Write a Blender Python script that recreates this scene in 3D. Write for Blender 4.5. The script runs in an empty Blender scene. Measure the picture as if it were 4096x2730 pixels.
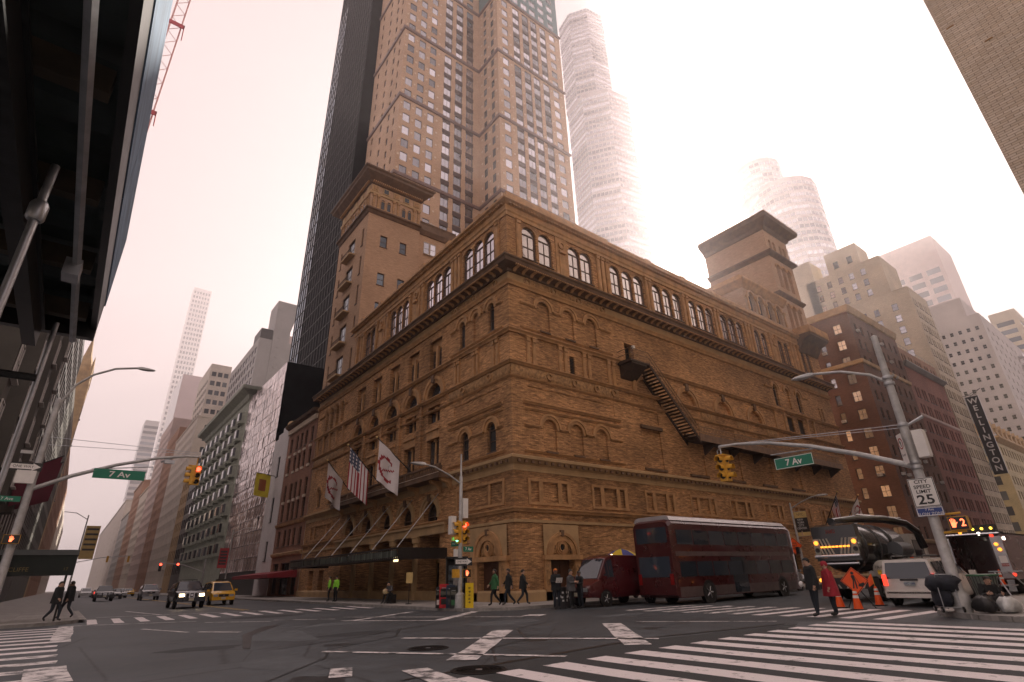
import bpy, bmesh, math, random
from mathutils import Vector, Matrix
from mathutils.geometry import tessellate_polygon
random.seed(7)
R = math.radians
SC = bpy.context.scene
COL = SC.collection

# ------------------------------------------------------------------ camera
cam_d = bpy.data.cameras.new('camera')
cam_d.sensor_width = 36.0
cam_d.lens = 2132.1 / 4096 * 36.0
cam_d.clip_start = 0.05
cam_d.clip_end = 6000
cam = bpy.data.objects.new('camera', cam_d)
COL.objects.link(cam)
yaw, pitch, roll = 0.9017, 0.4156, -0.0300
fwd = Vector((math.cos(pitch) * math.cos(yaw), math.cos(pitch) * math.sin(yaw), math.sin(pitch)))
rgt = Vector((math.sin(yaw), -math.cos(yaw), 0))
upv = rgt.cross(fwd)
r2 = math.cos(roll) * rgt + math.sin(roll) * upv
u2 = -math.sin(roll) * rgt + math.cos(roll) * upv
cam.matrix_world = Matrix(((r2.x, u2.x, -fwd.x, -20.44), (r2.y, u2.y, -fwd.y, -26.10), (r2.z, u2.z, -fwd.z, 1.5), (0, 0, 0, 1)))
SC.camera = cam

# ------------------------------------------------------------------ sky, sun, exposure
SUN_AZ, SUN_EL = 31.0, 28.6          # azimuth from +X (south) towards +Y (east)
sun_dir = Vector((math.cos(R(SUN_EL)) * math.cos(R(SUN_AZ)), math.cos(R(SUN_EL)) * math.sin(R(SUN_AZ)), math.sin(R(SUN_EL))))
world = bpy.data.worlds.new('World')
SC.world = world
world.use_nodes = True
wn = world.node_tree.nodes
wl = world.node_tree.links
wn.clear()
w_out = wn.new('ShaderNodeOutputWorld')
w_bg = wn.new('ShaderNodeBackground')
w_sky = wn.new('ShaderNodeTexSky')
w_sky.sky_type = 'NISHITA'
w_sky.sun_disc = False
w_sky.sun_elevation = R(SUN_EL)
w_sky.sun_rotation = math.atan2(sun_dir.x, sun_dir.y)
w_sky.air_density = 1.0
w_sky.dust_density = 6.0
w_sky.ozone_density = 1.0
w_mix = wn.new('ShaderNodeMix')            # a thin bright overcast over the whole sky
w_mix.data_type = 'RGBA'
w_mix.inputs[0].default_value = 0.96
w_mix.inputs[7].default_value = (7.35, 6.0, 5.85, 1)
wl.new(w_sky.outputs[0], w_mix.inputs[6])
wl.new(w_mix.outputs[2], w_bg.inputs['Color'])
w_bg.inputs['Strength'].default_value = 0.0535
wl.new(w_bg.outputs[0], w_out.inputs['Surface'])

sun_l = bpy.data.lights.new('sun', 'SUN')
sun_l.energy = 4.8
sun_l.angle = R(0.53)
sun_l.color = (1.0, 0.90, 0.79)
sun = bpy.data.objects.new('sun', sun_l)
sun.rotation_euler = (-sun_dir).to_track_quat('-Z', 'Y').to_euler()
sun.location = (0, 0, 120)
COL.objects.link(sun)

SC.render.engine = 'CYCLES'
SC.view_settings.view_transform = 'Standard'
SC.view_settings.look = 'None'
SC.view_settings.gamma = 1.0
SC.view_settings.use_curve_mapping = False
SC.view_settings.exposure = 1.2
SC.cycles.use_denoising = True
SC.cycles.max_bounces = 8
SC.cycles.diffuse_bounces = 4
SC.cycles.glossy_bounces = 4
SC.cycles.volume_bounces = 0
SC.cycles.sample_clamp_indirect = 6.0

# ------------------------------------------------------------------ materials
MATS = {}
def nodes_of(name):
    m = bpy.data.materials.new(name)
    m.use_nodes = True
    nt = m.node_tree
    b = nt.nodes['Principled BSDF']
    return m, nt, nt.nodes, nt.links, b

def mat(name, col=(.5, .5, .5), rough=.6, metal=0.0, var=.12, scale=2.0, bump=0.0, bscale=40.0, spec=.5, emit=None, estr=1.0,
        stretch=None, col2=None, objvar=0.0, coat=0.0):
    """plain surface with uneven colour, uneven gloss and fine relief"""
    if name in MATS:
        return MATS[name]
    m, nt, N, L, b = nodes_of(name)
    tc = N.new('ShaderNodeTexCoord')
    vec = tc.outputs['Object']
    if stretch:
        mp = N.new('ShaderNodeMapping')
        mp.inputs['Scale'].default_value = stretch
        L.new(vec, mp.inputs['Vector'])
        vec = mp.outputs[0]
    n = N.new('ShaderNodeTexNoise')
    n.inputs['Scale'].default_value = scale
    n.inputs['Detail'].default_value = 6
    n.inputs['Roughness'].default_value = .6
    L.new(vec, n.inputs['Vector'])
    mx = N.new('ShaderNodeMix')
    mx.data_type = 'RGBA'
    a = [max(0, c * (1 - var)) for c in col]
    c2 = col2 if col2 else [min(1, c * (1 + var)) for c in col]
    rp = N.new('ShaderNodeMapRange')
    rp.inputs['From Min'].default_value = .32
    rp.inputs['From Max'].default_value = .68
    L.new(n.outputs['Fac'], rp.inputs['Value'])
    L.new(rp.outputs[0], mx.inputs[0])
    mx.inputs[6].default_value = (*a, 1)
    mx.inputs[7].default_value = (*c2, 1)
    out = mx.outputs[2]
    if objvar:
        oi = N.new('ShaderNodeObjectInfo')
        hv = N.new('ShaderNodeHueSaturation')
        mr = N.new('ShaderNodeMapRange')
        mr.inputs['To Min'].default_value = 1 - objvar
        mr.inputs['To Max'].default_value = 1 + objvar
        L.new(oi.outputs['Random'], mr.inputs['Value'])
        L.new(mr.outputs[0], hv.inputs['Value'])
        L.new(out, hv.inputs['Color'])
        out = hv.outputs[0]
    L.new(out, b.inputs['Base Color'])
    rr = N.new('ShaderNodeMapRange')
    rr.inputs['To Min'].default_value = max(.02, rough * .85)
    rr.inputs['To Max'].default_value = min(1, rough * 1.15)
    L.new(n.outputs['Fac'], rr.inputs['Value'])
    L.new(rr.outputs[0], b.inputs['Roughness'])
    b.inputs['Metallic'].default_value = metal
    b.inputs['Specular IOR Level'].default_value = spec
    if coat:
        b.inputs['Coat Weight'].default_value = coat
        b.inputs['Coat Roughness'].default_value = .06
    if bump:
        n2 = N.new('ShaderNodeTexNoise')
        n2.inputs['Scale'].default_value = bscale
        n2.inputs['Detail'].default_value = 4
        L.new(vec, n2.inputs['Vector'])
        bp = N.new('ShaderNodeBump')
        bp.inputs['Strength'].default_value = bump
        bp.inputs['Distance'].default_value = .03
        L.new(n2.outputs['Fac'], bp.inputs['Height'])
        L.new(bp.outputs[0], b.inputs['Normal'])
    if emit:
        b.inputs['Emission Color'].default_value = (*emit, 1)
        b.inputs['Emission Strength'].default_value = estr
    MATS[name] = m
    return m

def brick(name, c1, c2, mortar, bw=.3, bh=.075, msize=.012, var=.35, rough=.85, blotch=.25):
    """coursed brick on walls that run along x or y: u = x + y, v = z"""
    if name in MATS:
        return MATS[name]
    m, nt, N, L, b = nodes_of(name)
    tc = N.new('ShaderNodeTexCoord')
    sp = N.new('ShaderNodeSeparateXYZ')
    L.new(tc.outputs['Object'], sp.inputs[0])
    ad = N.new('ShaderNodeMath')
    L.new(sp.outputs[0], ad.inputs[0])
    L.new(sp.outputs[1], ad.inputs[1])
    cb = N.new('ShaderNodeCombineXYZ')
    L.new(ad.outputs[0], cb.inputs[0])
    L.new(sp.outputs[2], cb.inputs[1])
    bt = N.new('ShaderNodeTexBrick')
    bt.inputs['Scale'].default_value = 1.0
    bt.inputs['Brick Width'].default_value = bw
    bt.inputs['Row Height'].default_value = bh
    bt.inputs['Mortar Size'].default_value = msize
    bt.inputs['Mortar Smooth'].default_value = .3
    bt.inputs['Color1'].default_value = (*c1, 1)
    bt.inputs['Color2'].default_value = (*c2, 1)
    bt.inputs['Mortar'].default_value = (*mortar, 1)
    L.new(cb.outputs[0], bt.inputs['Vector'])
    mp = N.new('ShaderNodeMapping')            # long streaks of odd coloured courses
    mp.inputs['Scale'].default_value = (1.3, 7.0, 1)
    L.new(cb.outputs[0], mp.inputs['Vector'])
    ns = N.new('ShaderNodeTexNoise')
    ns.inputs['Scale'].default_value = 1.0
    ns.inputs['Detail'].default_value = 8
    ns.inputs['Roughness'].default_value = .75
    L.new(mp.outputs[0], ns.inputs['Vector'])
    nb = N.new('ShaderNodeTexNoise')           # big weather stains
    nb.inputs['Scale'].default_value = .22
    nb.inputs['Detail'].default_value = 5
    L.new(tc.outputs['Object'], nb.inputs['Vector'])
    mr = N.new('ShaderNodeMapRange')
    mr.inputs['From Min'].default_value = .3
    mr.inputs['From Max'].default_value = .7
    mr.inputs['To Min'].default_value = 1 - var
    mr.inputs['To Max'].default_value = 1 + var
    L.new(ns.outputs['Fac'], mr.inputs['Value'])
    mr2 = N.new('ShaderNodeMapRange')
    mr2.inputs['From Min'].default_value = .3
    mr2.inputs['From Max'].default_value = .7
    mr2.inputs['To Min'].default_value = 1 - blotch
    mr2.inputs['To Max'].default_value = 1 + blotch
    L.new(nb.outputs['Fac'], mr2.inputs['Value'])
    mm = N.new('ShaderNodeMath')
    mm.operation = 'MULTIPLY'
    L.new(mr.outputs[0], mm.inputs[0])
    L.new(mr2.outputs[0], mm.inputs[1])
    hs = N.new('ShaderNodeHueSaturation')
    L.new(mm.outputs[0], hs.inputs['Value'])
    L.new(bt.outputs['Color'], hs.inputs['Color'])
    L.new(hs.outputs[0], b.inputs['Base Color'])
    b.inputs['Roughness'].default_value = rough
    b.inputs['Specular IOR Level'].default_value = .25
    bp = N.new('ShaderNodeBump')
    bp.inputs['Strength'].default_value = .5
    bp.inputs['Distance'].default_value = .015
    bp.invert = True
    L.new(bt.outputs['Fac'], bp.inputs['Height'])
    L.new(bp.outputs[0], b.inputs['Normal'])
    MATS[name] = m
    return m

def glass(name, col=(.03, .035, .04), rough=.06, var=.6, spec=.7, tint2=None, metal=0.0, wav=.03):
    """window pane: dark room behind, sky on the surface; each pane a little different"""
    if name in MATS:
        return MATS[name]
    m, nt, N, L, b = nodes_of(name)
    oi = N.new('ShaderNodeObjectInfo')
    mx = N.new('ShaderNodeMix')
    mx.data_type = 'RGBA'
    L.new(oi.outputs['Random'], mx.inputs[0])
    mx.inputs[6].default_value = (*[c * (1 - var) for c in col], 1)
    mx.inputs[7].default_value = (*(tint2 or [min(1, c * (1 + var)) for c in col]), 1)
    L.new(mx.outputs[2], b.inputs['Base Color'])
    b.inputs['Roughness'].default_value = rough
    b.inputs['Specular IOR Level'].default_value = spec
    b.inputs['Metallic'].default_value = metal
    tc = N.new('ShaderNodeTexCoord')
    n = N.new('ShaderNodeTexNoise')
    n.inputs['Scale'].default_value = .9
    n.inputs['Detail'].default_value = 2
    L.new(tc.outputs['Object'], n.inputs['Vector'])
    bp = N.new('ShaderNodeBump')
    bp.inputs['Strength'].default_value = wav * 4
    bp.inputs['Distance'].default_value = .12
    L.new(n.outputs['Fac'], bp.inputs['Height'])
    L.new(bp.outputs[0], b.inputs['Normal'])
    MATS[name] = m
    return m

def glow(name, col, s):
    if name in MATS:
        return MATS[name]
    m, nt, N, L, b = nodes_of(name)
    b.inputs['Base Color'].default_value = (*[c * .3 for c in col], 1)
    b.inputs['Emission Color'].default_value = (*col, 1)
    b.inputs['Emission Strength'].default_value = s
    MATS[name] = m
    return m

# ------------------------------------------------------------------ mesh building
class MB:
    def __init__(s):
        s.v = []; s.f = []; s.mi = []; s.cur = 0; s.T = None
    def add(s, vs, fs):
        o = len(s.v)
        if s.T is not None:
            vs = [tuple(s.T @ Vector(p)) for p in vs]
        s.v.extend(vs)
        s.f.extend([tuple(i + o for i in f) for f in fs])
        s.mi.extend([s.cur] * len(fs))
        return s
    def box(s, x0, x1, y0, y1, z0, z1):
        return s.add([(x0, y0, z0), (x1, y0, z0), (x1, y1, z0), (x0, y1, z0), (x0, y0, z1), (x1, y0, z1), (x1, y1, z1), (x0, y1, z1)],
                     [(0, 3, 2, 1), (4, 5, 6, 7), (0, 1, 5, 4), (1, 2, 6, 5), (2, 3, 7, 6), (3, 0, 4, 7)])
    def cbox(s, c, d):
        return s.box(c[0] - d[0] / 2, c[0] + d[0] / 2, c[1] - d[1] / 2, c[1] + d[1] / 2, c[2] - d[2] / 2, c[2] + d[2] / 2)
    def quad(s, a, b, c, d):
        return s.add([a, b, c, d], [(0, 1, 2, 3)])
    def prism(s, pts, fn0, fn1):
        """2-D polygon pts carried to two ends by fn0, fn1"""
        n = len(pts)
        vs = [fn0(*p) for p in pts] + [fn1(*p) for p in pts]
        fs = [tuple(range(n - 1, -1, -1)), tuple(range(n, 2 * n))] + [(i, (i + 1) % n, n + (i + 1) % n, n + i) for i in range(n)]
        return s.add(vs, fs)
    def rod(s, a, b, r0, r1=None, n=8, caps=True):
        a = Vector(a); b = Vector(b); r1 = r0 if r1 is None else r1
        d = (b - a).normalized()
        u = d.orthogonal().normalized(); w = d.cross(u)
        vs = []
        for c, r in ((a, r0), (b, r1)):
            for i in range(n):
                t = 2 * math.pi * i / n
                vs.append(tuple(c + u * (r * math.cos(t)) + w * (r * math.sin(t))))
        fs = [(i, (i + 1) % n, n + (i + 1) % n, n + i) for i in range(n)]
        if caps:
            fs += [tuple(range(n - 1, -1, -1)), tuple(range(n, 2 * n))]
        return s.add(vs, fs)
    def tube(s, pts, rs, n=8):
        pts = [Vector(p) for p in pts]
        if not hasattr(rs, '__len__'):
            rs = [rs] * len(pts)
        vs = []; fs = []
        d0 = (pts[1] - pts[0]).normalized(); u = d0.orthogonal().normalized()
        for k, p in enumerate(pts):
            d = (pts[min(k + 1, len(pts) - 1)] - pts[max(k - 1, 0)]).normalized()
            u = (u - d * u.dot(d)).normalized(); w = d.cross(u)
            for i in range(n):
                t = 2 * math.pi * i / n
                vs.append(tuple(p + u * (rs[k] * math.cos(t)) + w * (rs[k] * math.sin(t))))
        for k in range(len(pts) - 1):
            fs += [(k * n + i, k * n + (i + 1) % n, (k + 1) * n + (i + 1) % n, (k + 1) * n + i) for i in range(n)]
        fs += [tuple(range(n - 1, -1, -1)), tuple(range((len(pts) - 1) * n, len(pts) * n))]
        return s.add(vs, fs)
    def lathe(s, prof, n=16, c=(0, 0, 0), axis='z'):
        vs = []; fs = []
        for r, h in prof:
            for i in range(n):
                t = 2 * math.pi * i / n
                a, b2 = r * math.cos(t), r * math.sin(t)
                p = (a, b2, h) if axis == 'z' else ((h, a, b2) if axis == 'x' else (b2, h, a))
                vs.append((p[0] + c[0], p[1] + c[1], p[2] + c[2]))
        for k in range(len(prof) - 1):
            fs += [(k * n + i, k * n + (i + 1) % n, (k + 1) * n + (i + 1) % n, (k + 1) * n + i) for i in range(n)]
        fs += [tuple(range(n - 1, -1, -1)), tuple(range((len(prof) - 1) * n, len(prof) * n))]
        return s.add(vs, fs)
    def loft(s, secs, closed=True, caps=True):
        n = len(secs[0]); vs = [p for q in secs for p in q]; fs = []
        for k in range(len(secs) - 1):
            for i in range(n if closed else n - 1):
                j = (i + 1) % n
                fs.append((k * n + i, k * n + j, (k + 1) * n + j, (k + 1) * n + i))
        if caps:
            fs += [tuple(range(n - 1, -1, -1)), tuple(range((len(secs) - 1) * n, len(secs) * n))]
        return s.add(vs, fs)
    def mesh(s, name, mats, smooth=None):
        me = bpy.data.meshes.new(name)
        me.from_pydata(s.v, [], s.f)
        if not isinstance(mats, (list, tuple)):
            mats = [mats]
        for m in mats:
            me.materials.append(m)
        if len(mats) > 1:
            me.polygons.foreach_set('material_index', s.mi)
        bm = bmesh.new(); bm.from_mesh(me)
        bmesh.ops.recalc_face_normals(bm, faces=bm.faces)
        bm.to_mesh(me); bm.free()
        if smooth is not None:
            me.polygons.foreach_set('use_smooth', [True] * len(me.polygons))
            me.set_sharp_from_angle(angle=R(smooth))
        me.update()
        return me
    def build(s, name, mats, parent=None, smooth=None, loc=None, rz=0):
        return obj(name, s.mesh(name, mats, smooth), parent, loc, rz)

def obj(name, me, parent=None, loc=None, rz=0):
    o = bpy.data.objects.new(name, me)
    COL.objects.link(o)
    if parent is not None:
        o.parent = parent
    if loc is not None:
        o.location = loc
    if rz:
        o.rotation_euler = (0, 0, rz)
    return o
def tag(o, label, cat, group=None, kind=None):
    if label: o['label'] = label
    if cat: o['category'] = cat
    if group: o['group'] = group
    if kind: o['kind'] = kind
    return o
def thing(name, label, cat, loc=(0, 0, 0), rz=0, group=None):
    o = obj(name, None, None, loc, rz)
    return tag(o, label, cat, group)
def copy_tree(o, parent=None):
    c = o.copy(); COL.objects.link(c); c.parent = parent
    for ch in list(o.children):
        copy_tree(ch, c)
    return c
def struct(o):
    o['kind'] = 'structure'; return o

# facade planes: P(s, z, d) with s along the wall, z up, d out of the wall
def PW(y0=0.0): return lambda s, z, d=0.0: (s, y0 - d, z)      # faces west (-y)
def PN(x0=0.0): return lambda s, z, d=0.0: (x0 - d, s, z)      # faces north (-x)
def PS(x0=0.0): return lambda s, z, d=0.0: (x0 + d, s, z)      # faces south (+x)
def PE(y0=0.0): return lambda s, z, d=0.0: (s, y0 + d, z)
def fbox(mb, P, s0, s1, z0, z1, d0, d1):
    vs = [P(s0, z0, d0), P(s1, z0, d0), P(s1, z0, d1), P(s0, z0, d1), P(s0, z1, d0), P(s1, z1, d0), P(s1, z1, d1), P(s0, z1, d1)]
    return mb.add(vs, [(0, 3, 2, 1), (4, 5, 6, 7), (0, 1, 5, 4), (1, 2, 6, 5), (2, 3, 7, 6), (3, 0, 4, 7)])
def course(mb, P, prof, s0, s1, m0=0, m1=0):
    """moulding: profile of (d, z) run along the wall, mitred at an outer corner when m = 1"""
    return mb.prism(prof, lambda d, z: P(s0 - m0 * d, z, d), lambda d, z: P(s1 + m1 * d, z, d))
def arch_pts(c, zs, r, n=14, a0=0, a1=180):
    return [(c + r * math.cos(R(a0 + (a1 - a0) * i / n)), zs + r * math.sin(R(a0 + (a1 - a0) * i / n))) for i in range(n + 1)]
def arch_hole(c, w, z0, zs):
    r = w / 2
    return [(c - r, z0), (c + r, z0)] + arch_pts(c, zs, r)
def rect_hole(s0, s1, z0, z1): return [(s0, z0), (s1, z0), (s1, z1), (s0, z1)]
def arch_ring(mb, P, c, zs, r0, r1, d0, d1, leg=0.0, n=14):
    a = arch_pts(c, zs, r0, n); b = arch_pts(c, zs, r1, n)
    if leg:
        a = [(c + r0, zs - leg)] + a + [(c - r0, zs - leg)]
        b = [(c + r1, zs - leg)] + b + [(c - r1, zs - leg)]
    secs = [[P(*a[i], d0), P(*a[i], d1), P(*b[i], d1), P(*b[i], d0)] for i in range(len(a))]
    return mb.loft(secs)
def wallband(mb, P, s0, s1, z0, z1, holes=(), back=True):
    """one storey of wall with real openings; holes = (polygon, depth, blind)"""
    polys = [[Vector((s0, z0, 0)), Vector((s1, z0, 0)), Vector((s1, z1, 0)), Vector((s0, z1, 0))]]
    for h in holes:
        polys.append([Vector((a, b, 0)) for a, b in h[0]])
    flat = [p for q in polys for p in q]
    tr = tessellate_polygon(polys)
    mb.add([P(p.x, p.y, 0) for p in flat], [tuple(t) for t in tr])
    for h in holes:
        q = h[0]; n = len(q)
        vs = [P(a, b, 0) for a, b in q] + [P(a, b, -h[1]) for a, b in q]
        fs = [(i, (i + 1) % n, n + (i + 1) % n, n + i) for i in range(n)]
        if h[2]:
            fs.append(tuple(range(n, 2 * n)))
        mb.add(vs, fs)
def grid_wall(mb, P, s0, s1, z0, z1, cols, rows, depth=.25):
    """wall with a regular grid of rectangular openings"""
    ss = [s0]; 
    for a, b in cols: ss += [a, b]
    ss.append(s1)
    zz = [z0]
    for a, b in rows: zz += [a, b]
    zz.append(z1)
    for j in range(len(zz) - 1):
        if j % 2 == 0:
            mb.quad(P(s0, zz[j]), P(s1, zz[j]), P(s1, zz[j + 1]), P(s0, zz[j + 1])); continue
        for i in range(len(ss) - 1):
            a, b, c, d = ss[i], ss[i + 1], zz[j], zz[j + 1]
            if i % 2 == 0:
                if b - a > 1e-4: mb.quad(P(a, c), P(b, c), P(b, d), P(a, d))
            else:
                for (p, q) in (((a, c), (b, c)), ((b, c), (b, d)), ((b, d), (a, d)), ((a, d), (a, c))):
                    mb.quad(P(*p), P(*q), P(*q, -depth), P(*p, -depth))
# local window frames: x along wall, y into the wall, z up from the sill
ROT = {'W': 0.0, 'N': -math.pi / 2, 'S': math.pi / 2, 'E': math.pi}
def win_mesh(w, h, arch=False, bars=(1, 1), fr=.06, frd=.08, sill=True, mats=None, pane_only=False, zs=None):
    """rectangular or round-headed sash: frame and bars (slot 0), panes (slot 1)"""
    mb = MB(); P = lambda s, z, d=0.0: (s, -d, z)
    r = w / 2
    hs = h - r if arch else h
    if not pane_only:
        fbox(mb, P, -r, -r + fr, 0, hs, 0, frd); fbox(mb, P, r - fr, r, 0, hs, 0, frd)
        fbox(mb, P, -r + fr, r - fr, 0, fr, 0, frd)
        if arch:
            arch_ring(mb, P, 0, hs, r - fr, r, 0, frd, n=10)
            fbox(mb, P, -r + fr, r - fr, hs - fr / 2, hs + fr / 2, 0, frd * .9)
        else:
            fbox(mb, P, -r + fr, r - fr, h - fr, h, 0, frd)
        for i in range(1, bars[0]):
            x = -r + w * i / bars[0]; fbox(mb, P, x - fr * .3, x + fr * .3, fr, hs - fr, 0, frd * .7)
        for j in range(1, bars[1]):
            z = hs * j / bars[1]; fbox(mb, P, -r + fr, r - fr, z - fr * .35, z + fr * .35, 0, frd * .8)
        if sill:
            fbox(mb, P, -r - .06, r + .06, -.08, 0, 0, frd + .22)
    mb.cur = 1
    if arch:
        pts = [(-r, 0), (r, 0)] + arch_pts(0, hs, r, 10)
        mb.add([P(a, b, .02) for a, b in pts], [tuple(range(len(pts)))])
    else:
        mb.quad(P(-r, 0, .02), P(r, 0, .02), P(r, h, .02), P(-r, h, .02))
    return mb
# ------------------------------------------------------------------ lettering and figures are meshed first, while the scene is small
TXT = {}
for s_ in list('WELINGTO') + ['7 Av', 'CITY', 'SPEED', 'LIMIT', '25', '7 Ave', 'SLOW ZONE', '2', 'ONE WAY', 'NEW', 'YORK', 'CITY ', 'CENTER', 'NYC', 'LANE', 'SHIFT', 'AHEAD', '7A-033', 'CARNEGIE HALL',
            'W 57 ST', 'THE BRIARCLIFFE', '17', '3682', 'MAESTRO', 'SABRETT', 'DANGER', 'ANDREW CARNEGIE', 'TAXI', 'OPEN', 'HYO 1086', 'NO', 'Except']:
    cu = bpy.data.curves.new('lettering', 'FONT'); cu.body = s_.strip(); cu.size = 1; cu.align_x = 'CENTER'; cu.align_y = 'CENTER'; cu.extrude = .006; cu.resolution_u = 3
    if s_ in ('25', 'CITY', 'SPEED', 'LIMIT', '7 Av') or len(s_) == 1: cu.offset = .02
    t_ = bpy.data.objects.new('lettering', cu); COL.objects.link(t_)
    TXT[s_] = bpy.data.meshes.new_from_object(t_.evaluated_get(bpy.context.evaluated_depsgraph_get()))
    bpy.data.objects.remove(t_); bpy.data.curves.remove(cu)
def text(s, size, mt, parent, loc, rot, name='lettering', sx=1.0):
    me = TXT[s].copy(); me.transform(Matrix.Diagonal((size * sx, size, size, 1))); me.materials.clear(); me.materials.append(mt)
    o = obj(name, me, parent, loc); o.rotation_euler = rot; return o
FN = (math.pi / 2, 0, -math.pi / 2)     # reads on a face that looks north (-x)
FW = (math.pi / 2, 0, 0)                # on a face that looks west (-y)
M_SKIN = mat('skin', (.46, .28, .20), .55, var=.08, scale=12)
M_SKIN2 = mat('skin_dark', (.17, .09, .06), .55, var=.08, scale=12)
def body_mesh(name, J, mats, fat=1.0, boots=True):
    """one skinned figure from joints; local x = right hand side, y = ahead, z = up. mats: top, legs, skin, shoes"""
    D = dict(pel=(0, 0, .95), ch=(0, .01, 1.28), nk=(0, .0, 1.47), hd=(0, .03, 1.60), tp=(0, .02, 1.70),
             sl=(-.19, 0, 1.42), el=(-.26, .0, 1.14), wl=(-.26, .08, .90), hl=(-.26, .11, .82), sr=(.19, 0, 1.42), er=(.26, .0, 1.14), wr=(.26, .08, .90), hr=(.26, .11, .82),
             pl=(-.10, 0, .90), kl=(-.11, .02, .50), al=(-.11, -.02, .09), tl=(-.12, .15, .05), pr=(.10, 0, .90), kr=(.11, .02, .50), ar=(.11, -.02, .09), tr=(.12, .15, .05))
    D.update(J)
    ks = list(D); ix = {k: i for i, k in enumerate(ks)}
    ED = [('pel', 'ch'), ('ch', 'nk'), ('nk', 'hd'), ('hd', 'tp'), ('ch', 'sl'), ('sl', 'el'), ('el', 'wl'), ('wl', 'hl'), ('ch', 'sr'), ('sr', 'er'), ('er', 'wr'), ('wr', 'hr'),
          ('pel', 'pl'), ('pl', 'kl'), ('kl', 'al'), ('al', 'tl'), ('pel', 'pr'), ('pr', 'kr'), ('kr', 'ar'), ('ar', 'tr')]
    RAD = dict(pel=(.155, .12), ch=(.17, .125), nk=(.06, .06), hd=(.082, .10), tp=(.06, .07), sl=(.075, .075), el=(.058, .058), wl=(.042, .042), hl=(.03, .045), sr=(.075, .075), er=(.058, .058), wr=(.042, .042), hr=(.03, .045),
               pl=(.10, .10), kl=(.072, .072), al=(.05, .05), tl=(.045, .035), pr=(.10, .10), kr=(.072, .072), ar=(.05, .05), tr=(.045, .035))
    me = bpy.data.meshes.new(name); me.from_pydata([D[k] for k in ks], [(ix[a], ix[b]) for a, b in ED], [])
    o = bpy.data.objects.new(name, me); COL.objects.link(o)
    sm = o.modifiers.new('skin', 'SKIN'); ss = o.modifiers.new('sub', 'SUBSURF'); ss.levels = 2; ss.render_levels = 2
    for i, k in enumerate(ks):
        v = me.skin_vertices[0].data[i]; q = fat if k in ('pel', 'ch', 'sl', 'sr', 'pl', 'pr', 'el', 'er') else 1.0
        v.radius = (RAD[k][0] * q, RAD[k][1] * q); v.use_root = (k == 'pel')
    m2 = bpy.data.meshes.new_from_object(o.evaluated_get(bpy.context.evaluated_depsgraph_get()))
    bpy.data.objects.remove(o); bpy.data.meshes.remove(me)
    mb_ = MB()
    vs = [tuple(v.co) for v in m2.vertices]; mb_.v = vs; mb_.f = [tuple(p.vertices) for p in m2.polygons]
    reg = {('nk', 'hd'): 2, ('hd', 'tp'): 2, ('wl', 'hl'): 2, ('wr', 'hr'): 2, ('pl', 'kl'): 1, ('kl', 'al'): 1, ('pr', 'kr'): 1, ('kr', 'ar'): 1, ('al', 'tl'): 3, ('ar', 'tr'): 3}
    for f in mb_.f:
        c = Vector((0, 0, 0))
        for i in f: c += Vector(vs[i])
        c /= len(f); best = None
        for a, b2 in ED:
            A, B2 = Vector(D[a]), Vector(D[b2]); d = B2 - A; t = max(0, min(1, (c - A).dot(d) / d.length_squared)); q = (c - A - d * t).length
            if best is None or q < best[0]: best = (q, (a, b2), t)
        k = reg.get(best[1], 0)
        if best[1] in (('nk', 'hd'),) and best[2] < .25: k = 0
        mb_.mi.append(k)
    bpy.data.meshes.remove(m2)
    # face: nose, brow, ears, chin; hands: four fingers and a thumb
    H = Vector(D['hd']); up = (Vector(D['tp']) - Vector(D['nk'])).normalized(); fw = (Vector((0, 1, 0)) - up * up.y).normalized(); sd = fw.cross(up)
    mb_.cur = 2
    mb_.rod(H + fw * .085 + up * .02, H + fw * .118 - up * .012, .009, .016, 6); mb_.rod(H + fw * .088 - up * .058, H + fw * .095 - up * .075, .022, .016, 6)
    for s in (-1, 1): mb_.rod(H + sd * (s * .078), H + sd * (s * .098) + up * .004, .02, .026, 8)
    mb_.cur = 3
    for s in (-1, 1): mb_.rod(H + fw * .087 + sd * (s * .03) + up * .022, H + fw * .096 + sd * (s * .03) + up * .022, .008, .006, 6)
    mb_.rod(H + fw * .09 - up * .042 - sd * .02, H + fw * .09 - up * .042 + sd * .02, .004, n=5)
    mb_.cur = 2
    for w_, h_, s in (('wl', 'hl', 1), ('wr', 'hr', -1)):
        W_, Hn = Vector(D[w_]), Vector(D[h_]); d = (Hn - W_).normalized(); a = d.cross(Vector((s, 0, 0)))
        a = a.normalized() if a.length > .1 else Vector((0, 1, 0)); b2 = d.cross(a)
        for i in range(4):
            p = Hn + a * ((i - 1.5) * .019); L_ = (.07, .08, .075, .06)[i]
            mb_.tube([p, p + d * L_ * .5 + b2 * s * .006, p + d * L_ * .85 + b2 * s * .028], [.0095, .009, .007], 6)
        p = W_.lerp(Hn, .5) + a * .03; mb_.tube([p, p + a * .03 + d * .03, p + a * .03 + d * .065], [.011, .010, .008], 6)
    return mb_.mesh(name, mats, 60)
M_COATK = mat('black_coat', (.012, .014, .016), .85, var=.3, scale=8)
M_COATR = mat('red_coat', (.33, .015, .03), .8, var=.2, scale=6)
M_JEAN = mat('dark_jeans', (.014, .02, .03), .85, var=.3, scale=8)
M_SHOE = mat('black_shoe', (.01, .01, .01), .5)
M_HIVIS = mat('hi_vis', (.30, .75, .05), .7, emit=None, var=.1, scale=5)
M_GREENJ = mat('green_jacket', (.03, .13, .05), .8, var=.2, scale=6)
M_GREYC = mat('grey_clothes', (.07, .07, .075), .85, var=.3, scale=6)
M_ORH = mat('orange_knit', (.55, .16, .03), .85, var=.2, scale=20)
M_WGLV = mat('white_glove', (.7, .68, .68), .7)
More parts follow.
